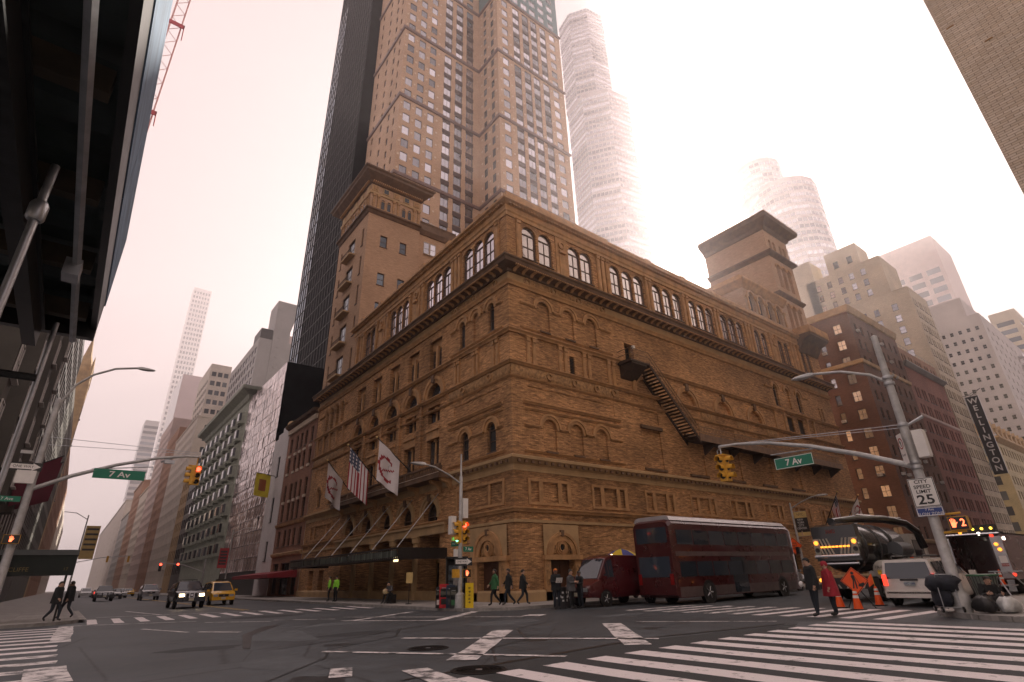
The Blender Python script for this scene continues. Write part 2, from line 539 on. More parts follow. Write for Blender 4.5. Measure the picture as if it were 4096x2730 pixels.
WALK = dict(kl=(-.1, .2, .52), al=(-.1, .22, .10), tl=(-.1, .38, .06), kr=(.1, -.02, .49), ar=(.1, -.33, .16), tr=(.1, -.22, .05), el=(-.25, -.12, 1.16), wl=(-.25, -.12, .92), hl=(-.25, -.1, .84), er=(.25, .1, 1.16), wr=(.24, .26, .98), hr=(.24, .32, .92))
HOLD = dict(el=(-.25, .03, 1.15), wl=(-.12, .26, 1.16), hl=(-.08, .33, 1.18), er=(.25, .03, 1.15), wr=(.12, .26, 1.16), hr=(.08, .33, 1.18))
BODY = {}
def body(key, J, mats, fat=1.0): BODY[key] = body_mesh('person', J, mats, fat)
body('black', dict(wr=(.2, .2, .98), er=(.27, -.02, 1.13), hr=(.15, .28, .97), el=(-.27, .0, 1.14), hd=(0, .05, 1.60), tp=(0, .05, 1.70), kl=(-.1, .04, .5), al=(-.1, .08, .09), tl=(-.1, .25, .05)), [M_COATK, M_JEAN, M_SKIN, M_SHOE], 1.12)
body('red', dict(), [M_COATR, M_JEAN, M_SKIN, M_SHOE], 1.12)
body('read', HOLD, [M_COATK, M_JEAN, M_SKIN2, M_SHOE], 1.1)
body('walk', WALK, [M_COATK, M_JEAN, M_SKIN, M_SHOE], 1.1)
body('walkg', WALK, [M_GREENJ, M_COATK, M_SKIN, M_SHOE], 1.15)
body('vest', dict(), [M_HIVIS, M_COATK, M_SKIN, M_SHOE], 1.12)
body('stand', HOLD, [M_GREYC, M_COATK, M_SKIN, M_SHOE], 1.05)
SIT = dict(pel=(0, 0, .22), ch=(0, .1, .55), nk=(0, .17, .72), hd=(0, .24, .83), tp=(0, .26, .93), pl=(-.1, .04, .2), kl=(-.16, .36, .46), al=(-.14, .5, .10), tl=(-.15, .66, .06), pr=(.1, .04, .2), kr=(.16, .36, .46), ar=(.14, .5, .10), tr=(.15, .66, .06),
           sl=(-.18, .13, .68), el=(-.28, .2, .44), wl=(-.2, .42, .48), hl=(-.15, .48, .5), sr=(.18, .13, .68), er=(.28, .2, .44), wr=(.2, .42, .48), hr=(.15, .48, .5))
body('sit', SIT, [M_COATK, M_GREYC, M_SKIN, M_SHOE], 1.15)
SEAT = dict(SIT); SEAT = {k: (v[0], v[1], v[2] + (.3 if k not in ('al', 'ar', 'tl', 'tr', 'kl', 'kr') else .1 if k[0] == 'k' else 0)) for k, v in SIT.items()}
body('seat', SEAT, [M_GREYC, M_COATK, M_SKIN, M_SHOE], 1.1)
# ------------------------------------------------------------------ ground
def asphalt():
    m, nt, N, L, b = nodes_of('asphalt')
    tc = N.new('ShaderNodeTexCoord')
    big = N.new('ShaderNodeTexNoise'); big.inputs['Scale'].default_value = .16; big.inputs['Detail'].default_value = 6
    mid = N.new('ShaderNodeTexNoise'); mid.inputs['Scale'].default_value = 1.7; mid.inputs['Detail'].default_value = 8; mid.inputs['Roughness'].default_value = .7
    fine = N.new('ShaderNodeTexNoise'); fine.inputs['Scale'].default_value = 55; fine.inputs['Detail'].default_value = 3
    vor = N.new('ShaderNodeTexVoronoi'); vor.feature = 'DISTANCE_TO_EDGE'; vor.inputs['Scale'].default_value = .22
    wob = N.new('ShaderNodeMix'); wob.data_type = 'VECTOR'; wob.inputs[0].default_value = .06
    L.new(tc.outputs['Object'], wob.inputs[4]); L.new(mid.outputs['Color'], wob.inputs[5])
    for n in (big, mid, fine): L.new(tc.outputs['Object'], n.inputs['Vector'])
    L.new(wob.outputs[1], vor.inputs['Vector'])
    r1 = N.new('ShaderNodeValToRGB')
    r1.color_ramp.elements[0].position = .3; r1.color_ramp.elements[0].color = (.028, .035, .041, 1)
    r1.color_ramp.elements[1].position = .72; r1.color_ramp.elements[1].color = (.068, .080, .090, 1)
    L.new(big.outputs['Fac'], r1.inputs[0])
    hs = N.new('ShaderNodeHueSaturation'); mr = N.new('ShaderNodeMapRange')
    mr.inputs['From Min'].default_value = .3; mr.inputs['From Max'].default_value = .7; mr.inputs['To Min'].default_value = .6; mr.inputs['To Max'].default_value = 1.45
    L.new(mid.outputs['Fac'], mr.inputs['Value']); L.new(mr.outputs[0], hs.inputs['Value']); L.new(r1.outputs[0], hs.inputs['Color'])
    spk = N.new('ShaderNodeMapRange'); spk.inputs['From Min'].default_value = .35; spk.inputs['From Max'].default_value = .75
    spk.inputs['To Min'].default_value = .75; spk.inputs['To Max'].default_value = 1.35
    L.new(fine.outputs['Fac'], spk.inputs['Value'])
    crk = N.new('ShaderNodeMapRange'); crk.inputs['From Max'].default_value = .006; crk.inputs['To Min'].default_value = .35
    L.new(vor.outputs['Distance'], crk.inputs['Value'])
    mu = N.new('ShaderNodeMath'); mu.operation = 'MULTIPLY'; L.new(spk.outputs[0], mu.inputs[0]); L.new(crk.outputs[0], mu.inputs[1])
    h2 = N.new('ShaderNodeHueSaturation'); L.new(mu.outputs[0], h2.inputs['Value']); L.new(hs.outputs[0], h2.inputs['Color'])
    L.new(h2.outputs[0], b.inputs['Base Color'])
    rr = N.new('ShaderNodeMapRange'); rr.inputs['To Min'].default_value = .42; rr.inputs['To Max'].default_value = .8
    L.new(mid.outputs['Fac'], rr.inputs['Value']); L.new(rr.outputs[0], b.inputs['Roughness'])
    bp = N.new('ShaderNodeBump'); bp.inputs['Strength'].default_value = .35; bp.inputs['Distance'].default_value = .02
    L.new(fine.outputs['Fac'], bp.inputs['Height']); L.new(bp.outputs[0], b.inputs['Normal'])
    return m
M_ASPH = asphalt()
def worn_paint(name, col, wear=.5, sc=3.0):
    """road paint worn through to the asphalt in ragged patches"""
    m, nt, N, L, b = nodes_of(name)
    tc = N.new('ShaderNodeTexCoord')
    n = N.new('ShaderNodeTexNoise'); n.inputs['Scale'].default_value = sc; n.inputs['Detail'].default_value = 9; n.inputs['Roughness'].default_value = .72
    f = N.new('ShaderNodeTexNoise'); f.inputs['Scale'].default_value = 60
    oi = N.new('ShaderNodeNewGeometry')
    L.new(oi.outputs['Position'], n.inputs['Vector']); L.new(oi.outputs['Position'], f.inputs['Vector'])
    mr = N.new('ShaderNodeMapRange'); mr.inputs['From Min'].default_value = wear - .06; mr.inputs['From Max'].default_value = wear + .05
    L.new(n.outputs['Fac'], mr.inputs['Value'])
    mx = N.new('ShaderNodeMix'); mx.data_type = 'RGBA'
    mx.inputs[6].default_value = (.075, .08, .085, 1); mx.inputs[7].default_value = (*col, 1)
    L.new(mr.outputs[0], mx.inputs[0])
    hs = N.new('ShaderNodeHueSaturation'); m2 = N.new('ShaderNodeMapRange'); m2.inputs['To Min'].default_value = .75; m2.inputs['To Max'].default_value = 1.12
    L.new(f.outputs['Fac'], m2.inputs['Value']); L.new(m2.outputs[0], hs.inputs['Value']); L.new(mx.outputs[2], hs.inputs['Color'])
    L.new(hs.outputs[0], b.inputs['Base Color']); b.inputs['Roughness'].default_value = .6
    return m
M_PAINT = worn_paint('road_paint', (.80, .74, .75), .39)
M_PAINT2 = worn_paint('road_paint_worn', (.74, .70, .70), .47, 2.2)
M_YEL = worn_paint('road_paint_yellow', (.62, .40, .06), .42)
M_CONC = mat('sidewalk_concrete', (.30, .285, .27), .85, var=.22, scale=1.3, bump=.25, bscale=30)
M_KERB = mat('kerb_stone', (.24, .23, .22), .75, var=.3, scale=2.5, bump=.3, bscale=25)
M_STEEL = mat('galvanised_steel', (.42, .43, .45), .42, metal=.85, var=.2, scale=6)
M_DKMETAL = mat('dark_metal', (.035, .036, .038), .45, metal=.6, var=.3, scale=8)
M_BLACK = mat('black_paint', (.012, .012, .013), .4, var=.3, scale=6)
M_WHITE = mat('white_paint', (.74, .72, .70), .45, var=.06, scale=3)
M_RUB = mat('rubber', (.018, .018, .018), .8, var=.3, scale=10)

mb = MB(); mb.quad((-160, -160, 0), (620, -160, 0), (620, 980, 0), (-160, 980, 0))
ground = struct(mb.build('road', M_ASPH))
def sheet(name, pts, m, z=.004, parent=None):
    b_ = MB(); b_.add([(x, y, z) for x, y in pts], [tuple(range(len(pts)))])
    return b_.build(name, m, parent)
def stripe(name, a, b2, w, m, z=.004, jag=0):
    """painted bar between two points"""
    a = Vector(a); b2 = Vector(b2); d = (b2 - a).normalized(); n = Vector((-d.y, d.x)) * (w / 2)
    L_ = (b2 - a).length; k = max(2, int(L_ / .8)); q = []
    for i in range(k + 1):
        p = a + d * (L_ * i / k); q.append(p + n * (1 + random.uniform(-.08, .08)))
    for i in range(k, -1, -1):
        p = a + d * (L_ * i / k); q.append(p - n * (1 + random.uniform(-.08, .08)))
    return sheet(name, [(p.x, p.y) for p in q], m, z, ground)
# dark resurfaced strips under the crossings
M_PATCH = mat('fresh_asphalt', (.022, .027, .031), .7, var=.3, scale=3, bump=.4, bscale=70)
M_PATCH2 = mat('grey_asphalt', (.075, .086, .095), .7, var=.25, scale=2.5, bump=.4, bscale=60)
sheet('asphalt_patch', [(-14.9, -16.9), (-9.5, -16.3), (-2.6, -17.3), (-1.6, -19.0), (-2.6, -24.5), (-15.6, -24.5), (-15.2, -19)], M_PATCH, .004, ground)
sheet('asphalt_patch', [(-16.5, -6.2), (-14.9, -9.0), (-14.2, -8.9), (-13.4, -4.5), (-14.6, -3.6), (-16.0, -4.6)], M_PATCH2, .004, ground)
sheet('asphalt_patch', [(-4.0, -17.6), (-2.2, -16.9), (-1.6, -18.4), (-1.9, -20.6), (-4.3, -20.2)], M_PATCH2, .006, ground)
sheet('tar_seam', [(-16.4, -9.6), (-16.25, -9.7), (-15.2, -5.6), (-13.2, -1.6), (-13.1, -1.3), (-14.0, -2.2), (-15.4, -5.2)], M_BLACK, .007, ground)
sheet('tar_seam', [(-15.8, -17.0), (-15.6, -16.9), (-12.2, -16.5), (-8.6, -16.1), (-3.4, -16.9), (-3.4, -17.02), (-8.6, -16.22), (-12.2, -16.65)], M_BLACK, .008, ground)
rq = random.Random(21)
def ragged(cx, cy, rx, ry, n=14): return [(cx + rx * math.cos(2 * math.pi * i / n) * rq.uniform(.7, 1.1), cy + ry * math.sin(2 * math.pi * i / n) * rq.uniform(.7, 1.1)) for i in range(n)]
M_OIL = mat('oil_stain', (.018, .021, .024), .45, var=.4, scale=4)
for cx, cy, rx, ry, m in ((-12.8, -8.2, 1.3, .7, M_PATCH), (-16.4, -13.0, .8, 1.4, M_PATCH2), (-10.4, -14.2, .5, .35, M_OIL), (-7.6, -9.0, 1.6, 1.0, M_PATCH2), (-14.4, -10.8, .4, .3, M_OIL), (-17.2, -8.6, 1.2, .6, M_PATCH), (-11.5, -3.5, 2.2, .9, M_PATCH2),
                          (-6.5, -14.6, .45, .3, M_OIL), (-15.2, 1.5, 1.6, 1.8, M_PATCH2), (-12.0, 5.0, 2.0, 1.2, M_PATCH), (1.5, -11.5, 2.4, .7, M_PATCH), (-16.8, -16.0, .5, .8, M_OIL), (-8.8, -4.2, .3, .25, M_OIL), (-3.0, -10.2, 1.4, .5, M_PATCH2)):
    sheet('asphalt_patch' if m is not M_OIL else 'oil_stain', ragged(cx, cy, rx, ry), m, .003, ground)
for pts in (((-17.5, -15.5), (-15.6, -13.2), (-14.9, -11.6), (-12.4, -10.1), (-11.0, -7.6)), ((-13.4, -16.4), (-12.2, -14.6), (-10.6, -13.9), (-8.8, -11.2), (-6.2, -9.9)), ((-16.0, -10.5), (-13.0, -9.2), (-9.0, -6.8), (-6.4, -5.8)), ((-17.8, -6.0), (-14.2, -5.2), (-11.2, -1.2))):
    for a, c in zip(pts[:-1], pts[1:]): stripe('tar_seam', a, c, .05, M_OIL, .0075)
for k in range(13):      # west crossing: bars along y
    x = -15.05 + 1.075 * k
    stripe('crosswalk_stripe', (x, -17.5 - .02 * k), (x + .0, -24.3), .56, M_PAINT, .009)
for k in range(11):      # south crossing: bars along x
    y = -8.6 - .99 * k
    stripe('crosswalk_stripe', (-.62, y), (3.85, y - .25), .42, M_PAINT if k > 5 else M_PAINT2)
for k in range(15):      # east crossing
    x = -18.85 + 1.03 * k
    stripe('crosswalk_stripe', (x, 7.7 - .05 * k), (x + .15, 12.9 - .15 * k), .40, M_PAINT)
for k in range(12):      # north crossing
    y = 6.0 - 1.62 * k
    stripe('crosswalk_stripe', (-20.1, y), (-24.5, y + .25), .62, M_PAINT if k < 8 else M_PAINT2)
stripe('crosswalk_line', (-19.8, 7.2), (-20.05, -2.5), .55, M_PAINT2, .011)
stripe('crosswalk_line', (-20.3, -9.7), (-20.2, -12.5), .7, M_PAINT2, .011)
for a, b2, w in (((-12.55, -10.8), (-8.55, -16.5), .22), ((-15.2, -12.0), (-12.1, -17.0), .2), ((-9.4, -11.3), (-13.8, -15.8), .62),
                 ((-5.9, -12.5), (-9.8, -16.9), .62), ((-10.9, -2.1), (-8.5, -5.8), .2), ((-8.5, -5.8), (-4.1, -2.1), .42), ((-10.6, -2.5), (-6.0, .8), .3),
                 ((-9.9, .2), (-5.5, -7.4), .18), ((-5.1, -7.3), (-4.3, -6.9), .8), ((-5.0, -12.8), (-2.7, -16.4), .16), ((-19.6, 7.2), (-15.1, 4.6), .16),
                 ((-18.4, 15.2), (-9.8, 11.9), .2), ((-16.4, 23.0), (-15.4, 14.2), .2), ((-15.0, 3.2), (-12.9, .8), .14), ((-12.6, 1.6), (-10.6, -.6), .14),
                 ((-16.2, -2.4), (-15.2, -4.0), .2), ((-17.5, 1.5), (-16.5, -2.2), .16)):
    stripe('road_line', a, b2, w, M_PAINT2, .012)
stripe('road_arrow', (-15.0, -16.1), (-15.3, -17.9), .5, M_PAINT2, .013)
stripe('road_arrow', (-15.9, -14.9), (-16.3, -15.9), .4, M_PAINT2, .013)
stripe('centre_line', (-10.6, 14.0), (-11.6, 400), .12, M_YEL)
stripe('centre_line', (-10.9, 14.0), (-11.9, 400), .12, M_YEL)
for y0 in range(0, 22): stripe('lane_line', (24 + y0 * 9, -13.4), (27 + y0 * 9, -13.4), .14, M_PAINT2)
for y0 in range(0, 22): stripe('lane_line', (24 + y0 * 9, -10.0), (27 + y0 * 9, -10.0), .14, M_PAINT2)
# manholes
def manhole(x, y, r, label):
    t = thing('manhole_cover', label, 'manhole', (x, y, 0), group='manhole covers')
    m_ = MB(); m_.lathe([(r, .002), (r, .016), (r * .93, .018), (r * .93, .010), (0.001, .010)], 40); m_.build('rim', mat('cast_iron', (.022, .021, .022), .5, metal=.5, var=.4, scale=12, bump=.3), t)
    m_ = MB()
    for q in range(5):
        rr = r * (.2 + .15 * q); m_.lathe([(rr, .011), (rr, .017), (rr + r * .05, .017), (rr + r * .05, .011)], 32)
    m_.build('grip_ring', MATS['cast_iron'], t)
    m_ = MB(); m_.lathe([(r * .12, .011), (r * .12, .019), (.001, .019)], 14); m_.build('boss', M_STEEL, t)
manhole(-13.24, -13.46, .48, 'round iron manhole cover touching the white lane line in the road')
manhole(-14.25, -17.05, .50, 'round iron manhole cover nearest the first crosswalk bar')

# pavements with kerbs
def pave(name, pts, h=.13):
    """raised pavement: slab top plus a stone kerb ring"""
    n = len(pts)
    b_ = MB(); b_.prism(pts, lambda x, y: (x, y, -.02), lambda x, y: (x, y, h)); o = struct(b_.build(name, M_CONC))
    return o
def rounded(cx, cy, r, a0, a1, n=8): return [(cx + r * math.cos(R(a0 + (a1 - a0) * i / n)), cy + r * math.sin(R(a0 + (a1 - a0) * i / n))) for i in range(n + 1)]
pv_hall = pave('pavement_hall', [(50.0, .2), (.2, .2), (.2, 900), (-4.9, 900)] + rounded(-1.9, -.5, 3.0, 180, 270) + [(50.0, -3.5)])
pave('pavement_hall_south', [(62.5, .2), (62.5, -3.5), (107, -3.5), (107, .2)])
pave('pavement_far_south', [(121.5, .2), (121.5, -3.5), (420, -3.5), (420, .2)])
pv_ne = pave('pavement_northeast', [(-40, 8.6)] + [(-22.5, 8.6)] + rounded(-21.6, 10.9, 2.3, -90, 0) + [(-19.3, 900), (-40, 900)])
pv_sw = pave('pavement_southwest', [(120, -30), (120, -19.0)] + [(4.5, -19.0)] + rounded(3.4, -22.4, 3.4, 90, 180) + [(0.0, -60), (2, -60), (2, -30)])
pave('pavement_southwest_far', [(134, -30), (420, -30), (420, -19), (134, -19)])
pave('pavement_northwest', [(-60, -60), (-18.6, -60), (-18.6, -25.9), (-20.2, -25.0), (-60, -25.0)])
# kerb stones and paving flags on the two corners one sees into
def kerb_run(parent, pts, w=.18, h=.145, step=1.6):
    for (x0, y0), (x1, y1) in zip(pts[:-1], pts[1:]):
        L_ = math.hypot(x1 - x0, y1 - y0); k = max(1, int(round(L_ / step)))
        for i in range(k):
            a = Vector((x0, y0)).lerp(Vector((x1, y1)), i / k); c = Vector((x0, y0)).lerp(Vector((x1, y1)), (i + 1) / k)
            d = (c - a).normalized(); n = Vector((d.y, -d.x)); g = .012
            q = [a + d * g + n * .02, c - d * g + n * .02, c - d * g - n * w, a + d * g - n * w]
            b_ = MB(); b_.prism([(p.x, p.y) for p in q], lambda x, y: (x, y, -.02), lambda x, y: (x, y, h))
            b_.build('kerb_stone', M_KERB, parent)
kerb_run(pv_hall, [(-4.9, 60), (-4.9, -.5)], step=6)
kerb_run(pv_hall, rounded(-1.9, -.5, 3.0, 180, 270, 6))
kerb_run(pv_hall, [(-1.9, -3.5), (24, -3.5)], step=3)
kerb_run(pv_sw, [(40, -19.0), (4.5, -19.0)][::1], step=3)
kerb_run(pv_sw, [(4.5, -19.0)] + rounded(3.4, -22.4, 3.4, 90, 180, 6))
kerb_run(pv_sw, [(0, -22.4), (0, -34)], step=2)
kerb_run(pv_ne, ([(-40, 8.6), (-22.5, 8.6)] + rounded(-21.6, 10.9, 2.3, -90, 0, 6) + [(-19.3, 40)]), step=3)
M_FLAG = mat('paving_flag', (.33, .315, .30), .85, var=.2, scale=1.7, bump=.25, bscale=35, objvar=.14)
def flags(parent, x0, x1, y0, y1, s, h=.13, clip=None):
    b_ = MB(); b_.box(-s / 2 + .012, s / 2 - .012, -s / 2 + .012, s / 2 - .012, 0, .012)
    me = b_.mesh('paving_flag', M_FLAG)
    x = x0 + s / 2
    while x < x1:
        y = y0 + s / 2
        while y < y1:
            if clip is None or clip(x, y): obj('paving_flag', me, parent, (x, y, h))
            y += s
        x += s
flags(pv_sw, .25, 12, -34, -19.3, 1.5, clip=lambda x, y: math.hypot(x - 3.4, y + 22.4) < 2.2 or x > 3.4 or y < -22.4)
flags(pv_ne, -25, -19.6, 8.8, 26, 1.5, clip=lambda x, y: math.hypot(x + 21.6, y - 10.9) < 1.4 or x < -21.6 or y > 10.9)
flags(pv_hall, -4.6, 0, -3.2, 30, 1.5, clip=lambda x, y: math.hypot(x + 1.9, y + .5) < 2.0 or x > -1.9 or y > -.5)
flags(pv_hall, 0, 14, -3.2, -.1, 1.5)
# ------------------------------------------------------------------ concert hall on the corner
M_HB = brick('hall_brick', (.54, .305, .14), (.28, .15, .072), (.22, .125, .068), .33, .07, .01, .7, blotch=.38)
M_HT = mat('hall_terracotta', (.40, .225, .10), .75, var=.28, scale=1.6, bump=.3, bscale=18)
M_HS = mat('hall_stone', (.40, .265, .135), .75, var=.2, scale=.9, bump=.15, bscale=14)
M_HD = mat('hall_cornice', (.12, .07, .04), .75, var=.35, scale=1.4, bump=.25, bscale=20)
M_ORN = mat('hall_ornament', (.33, .19, .085), .8, var=.5, scale=5, bump=1.6, bscale=7)
M_PANE = glass('hall_pane', (.12, .14, .16), .05, .5, .9, metal=.6)
M_PANEB = glass('hall_pane_attic', (.62, .58, .62), .05, .2, .9, metal=.85)
M_PANED = glass('hall_pane_dark', (.012, .013, .014), .06, .5, .6)
M_SASH = mat('sash_brown', (.10, .06, .04), .6, var=.2, scale=4)
M_DOOR = mat('door_wood', (.075, .032, .018), .5, var=.3, scale=3, stretch=(1, 1, .2))
M_DARK = mat('dark_void', (.01, .01, .01), .9, var=.2)
hall = thing('concert_hall', 'brown brick and terracotta concert hall on the street corner with arcades, heavy cornice and flags', 'building')
W7, N5 = PW(0), PN(0)
WINC = {}
def hall_win(o, s, z, w, h, arch=False, bars=(1, 2), dep=.28, pane=None, sash=None, name='window'):
    key = (w, h, arch, bars, (pane or M_PANE).name, (sash or M_SASH).name)
    if key not in WINC:
        mb_ = win_mesh(w, h, arch, bars, fr=.07, frd=.09, sill=True)
        fm = MB(); pm = MB()
        for f, mi in zip(mb_.f, mb_.mi):
            (fm if mi == 0 else pm).add([mb_.v[i] for i in f], [tuple(range(len(f)))])
        WINC[key] = (fm.mesh('window', sash or M_SASH), pm.mesh('pane', pane or M_PANE))
    fm, pm = WINC[key]
    loc = (s, dep, z) if o == 'W' else (dep, s, z)
    w_ = obj(name, fm, hall, loc, ROT[o])
    obj('pane', pm, w_)
    return w_
wall = MB()
# --- west front (along x): holes per storey
def blind(c, w, z0, zs, d=.16): return (arch_hole(c, w, z0, zs), d, True)
def openr(s0, s1, z0, z1, d=.35, bl=True): return (rect_hole(s0, s1, z0, z1), d, bl)
def opena(c, w, z0, zs, d=.35, bl=True): return (arch_hole(c, w, z0, zs), d, bl)
LX = 50.5
DOORS_W = [3.55, 16.0, 21.6, 27.2, 32.8, 38.6, 46.8]
wallband(wall, W7, 0, LX, .13, 5.27, [(rect_hole(c - 1.0, c + 1.0, .14, 2.85), .5, True) for c in DOORS_W])
wallband(wall, W7, 0, LX, 5.27, 8.13, [openr(1.35 + 5.58 * k + a, 1.35 + 5.58 * k + b2, 5.72, 6.85, .10) for k in range(8) for a, b2 in ((0, .62), (.82, 2.35), (2.55, 3.15))])
TALL = [14.0, 19.7, 25.35, 31.0]
wallband(wall, W7, 0, LX, 8.13, 13.69, [blind(c, 1.24, 8.95, 10.5) for c in (3.2, 5.7, 8.2)] + [openr(1.4, 9.9, 12.35, 13.2, .06)] +
         [openr(c - 1.15, c + 1.15, 8.8, 11.75, .12) for c in TALL + [36.6]] + [openr(c - 1.15, c + 1.15, 12.35, 13.4, .08) for c in TALL] +
         [openr(46.6, 46.85, 11.2, 13.2, .3), openr(47.35, 47.6, 11.2, 13.2, .3)])
wallband(wall, W7, 0, LX, 13.69, 17.11, [openr(5.55, 6.05, 14.92, 16.3, .2)] + [blind(c, 2.3, 14.72, 14.9, .22) for c in TALL] +
         [openr(37.9, 39.2, 14.95, 16.6, .25), openr(40.3, 41.6, 14.95, 16.6, .25)])
wallband(wall, W7, 0, LX, 17.11, 20.95, [blind(c, 1.24, 17.65, 19.45) for c in (3.2, 5.65, 8.1)] + [openr(12.0, 13.1, 17.15, 18.95, .6)] +
         [opena(36.7, .95, 17.6, 19.55), blind(39.25, .95, 17.6, 19.55), opena(41.9, .95, 17.6, 19.55)] +
         [openr(46.5, 46.78, 17.2, 18.9, .3), openr(47.3, 47.58, 17.2, 18.9, .3)])
# attic storey lights on the west front
ATW = [(2.17, 1.25), (3.82, 1.25), (6.98, 1.22), (8.36, 1.22), (11.95, 1.2), (13.5, 1.2), (15.05, 1.2), (17.7, 1.2), (19.2, 1.2), (20.75, 1.2), (23.3, 1.15), (24.75, 1.15), (26.15, 1.15),
       (28.8, 1.25), (30.35, 1.25), (31.9, 1.25), (35.5, 1.1), (37.0, 1.1), (40.75, 1.05), (42.15, 1.05), (46.2, .9), (47.6, .9)]
ATW = [(c, round(w + .14, 2)) for c, w in ATW]
wallband(wall, W7, 0, LX, 22.2, 26.95, [opena(c, w, 23.4, 26.35 - w / 2, .3, False) for c, w in ATW])
# --- north front (along y)
LY = 38.3
BAYS = [10.05, 13.9, 17.65, 21.45, 25.3]
wallband(wall, N5, 0, LY, .13, 5.27, [(rect_hole(1.45, 3.75, .14, 2.5), .5, True)] + [openr(c - 1.45, c + 1.45, .14, 4.35, 1.6) for c in BAYS] + [openr(31.0, 32.4, .14, 2.6, .5), openr(34.0, 35.4, .14, 2.6, .5)])
wallband(wall, N5, 0, LY, 5.27, 8.13, [opena(c, 1.95, 5.3, 5.75, .5) for c in BAYS] + [openr(1.1 + a, 1.1 + b2, 5.75, 6.9, .08) for a, b2 in ((0, 1.3), (1.55, 5.2))] +
         [openr(30.3, 31.4, 5.75, 6.9, .08), openr(31.7, 34.9, 5.75, 6.9, .08), openr(35.2, 36.2, 5.75, 6.9, .08)])
wallband(wall, N5, 0, LY, 8.13, 13.69, [opena(2.25, .98, 9.0, 10.5), opena(5.48, .98, 9.0, 10.5), openr(1.0, 7.0, 12.35, 13.2, .06)] +
         [openr(c - .95, c + .95, 9.0, 11.45, .5) for c in BAYS] + [openr(c - .95, c + .95, 12.75, 13.68, .5) for c in BAYS] +
         [opena(31.6, .95, 9.0, 10.4), opena(34.9, .95, 9.0, 10.4), openr(29.8, 37.0, 12.35, 13.2, .06)])
wallband(wall, N5, 0, LY, 13.69, 17.11, [opena(c, 2.1, 14.72, 14.95, .5) for c in BAYS] + [openr(c - .95, c + .95, 13.7, 14.12, .5) for c in BAYS])
LPA = [30.35, 31.9, 33.5, 35.15]
wallband(wall, N5, 0, LY, 17.11, 20.95, [opena(2.1, .72, 17.7, 19.55), blind(4.05, .72, 17.7, 19.55), opena(5.95, .72, 17.7, 19.55)] +
         [openr(c - .98, c + .98, 17.3, 19.95, .45) for c in BAYS] + [opena(c, .82, 17.5, 19.5, .45) for c in LPA])
ATN = [(2.35, 1.3), (3.8, 1.3), (5.25, 1.3), (8.6, 1.3), (10.05, 1.3), (11.5, 1.3), (16.2, 1.22), (17.55, 1.22), (18.9, 1.22), (23.6, 1.15), (24.95, 1.15)]
ATN = [(c, round(w + .12, 2)) for c, w in ATN]
wallband(wall, N5, 0, 28.4, 22.2, 26.95, [opena(c, w, 23.4, 26.35 - w / 2, .3, False) for c, w in ATN])
# flat roofs, back walls
wall.quad((0, 0, 28.0), (LX, 0, 28.0), (LX, 28.4, 28.0), (0, 28.4, 28.0))
wall.quad((0, 28.4, 21.9), (0, 28.4, 28.0), (LX, 28.4, 28.0), (LX, 28.4, 21.9))
wall.quad((LX, 0, .1), (LX, 38.3, .1), (LX, 38.3, 28), (LX, 0, 28))
wall.quad((0, LY, .1), (LX, LY, .1), (LX, LY, 21.9), (0, LY, 21.9))
wall.build('wall', M_HB, hall)
# a dark ceiling-to-floor backing inside the attic storey so its lights read as rooms
mb = MB(); mb.box(.9, LX - 1, .9, 27.6, 22.0, 27.5); mb.build('studio_interior', mat('interior_wall', (.30, .27, .24), .9, var=.2, scale=.5), hall)
# --- string courses, wrapped round the corner
def two(prof, m, name='string_course', w=(0, LX), n=(0, LY), s=None):
    b_ = MB()
    if w: course(b_, W7, prof, w[0], w[1], 1 if w[0] == 0 else 0)
    if n: course(b_, N5, prof, n[0], n[1], 1 if n[0] == 0 else 0)
    return b_.build(name, m, hall)
def step(z0, z1, d, k=.35):
    return [(0, z0), (d * .45, z0), (d * .6, z0 + (z1 - z0) * k), (d, z0 + (z1 - z0) * .75), (d, z1), (0, z1)]
two([(0, .13), (.16, .13), (.16, .62), (.08, .74), (0, .74)], M_HS, 'plinth')
two(step(5.05, 5.30, .26), M_HT)
two([(0, 4.45), (.09, 4.45), (.09, 4.62), (0, 4.62)], M_HS, 'band_course')
two([(0, 7.5), (.05, 7.5), (.05, 7.72), (.03, 7.74), (.03, 7.88), (.3, 8.12), (.42, 8.2), (.42, 8.36), (.2, 8.45), (0, 8.45)], M_HS, 'mid_cornice')
two(step(8.72, 8.86, .14), M_HT, 'sill_course', (.95, 10.4), (.7, 7.6))
two(step(11.5, 11.66, .16), M_HT, 'ledge', (1.0, 10.4), (.9, 7.6)); two(step(11.92, 12.12, .22), M_HT, 'ledge', (1.0, 10.4), (.9, 7.6))
two(step(16.88, 17.14, .3), M_HT); two(step(17.42, 17.54, .12), M_HT, 'sill_course', (.95, 10.4), (.7, 7.6))
two(step(14.55, 14.76, .3), M_HT, 'ledge'); two(step(13.62, 13.74, .16), M_HT, 'ledge')
two(step(20.62, 20.96, .26), M_HT)
b_ = MB(); fbox(b_, W7, 0, LX, 20.96, 21.65, 0, .05); fbox(b_, N5, .0, LY, 20.96, 21.65, 0, .05); b_.build('frieze', M_HS, hall)
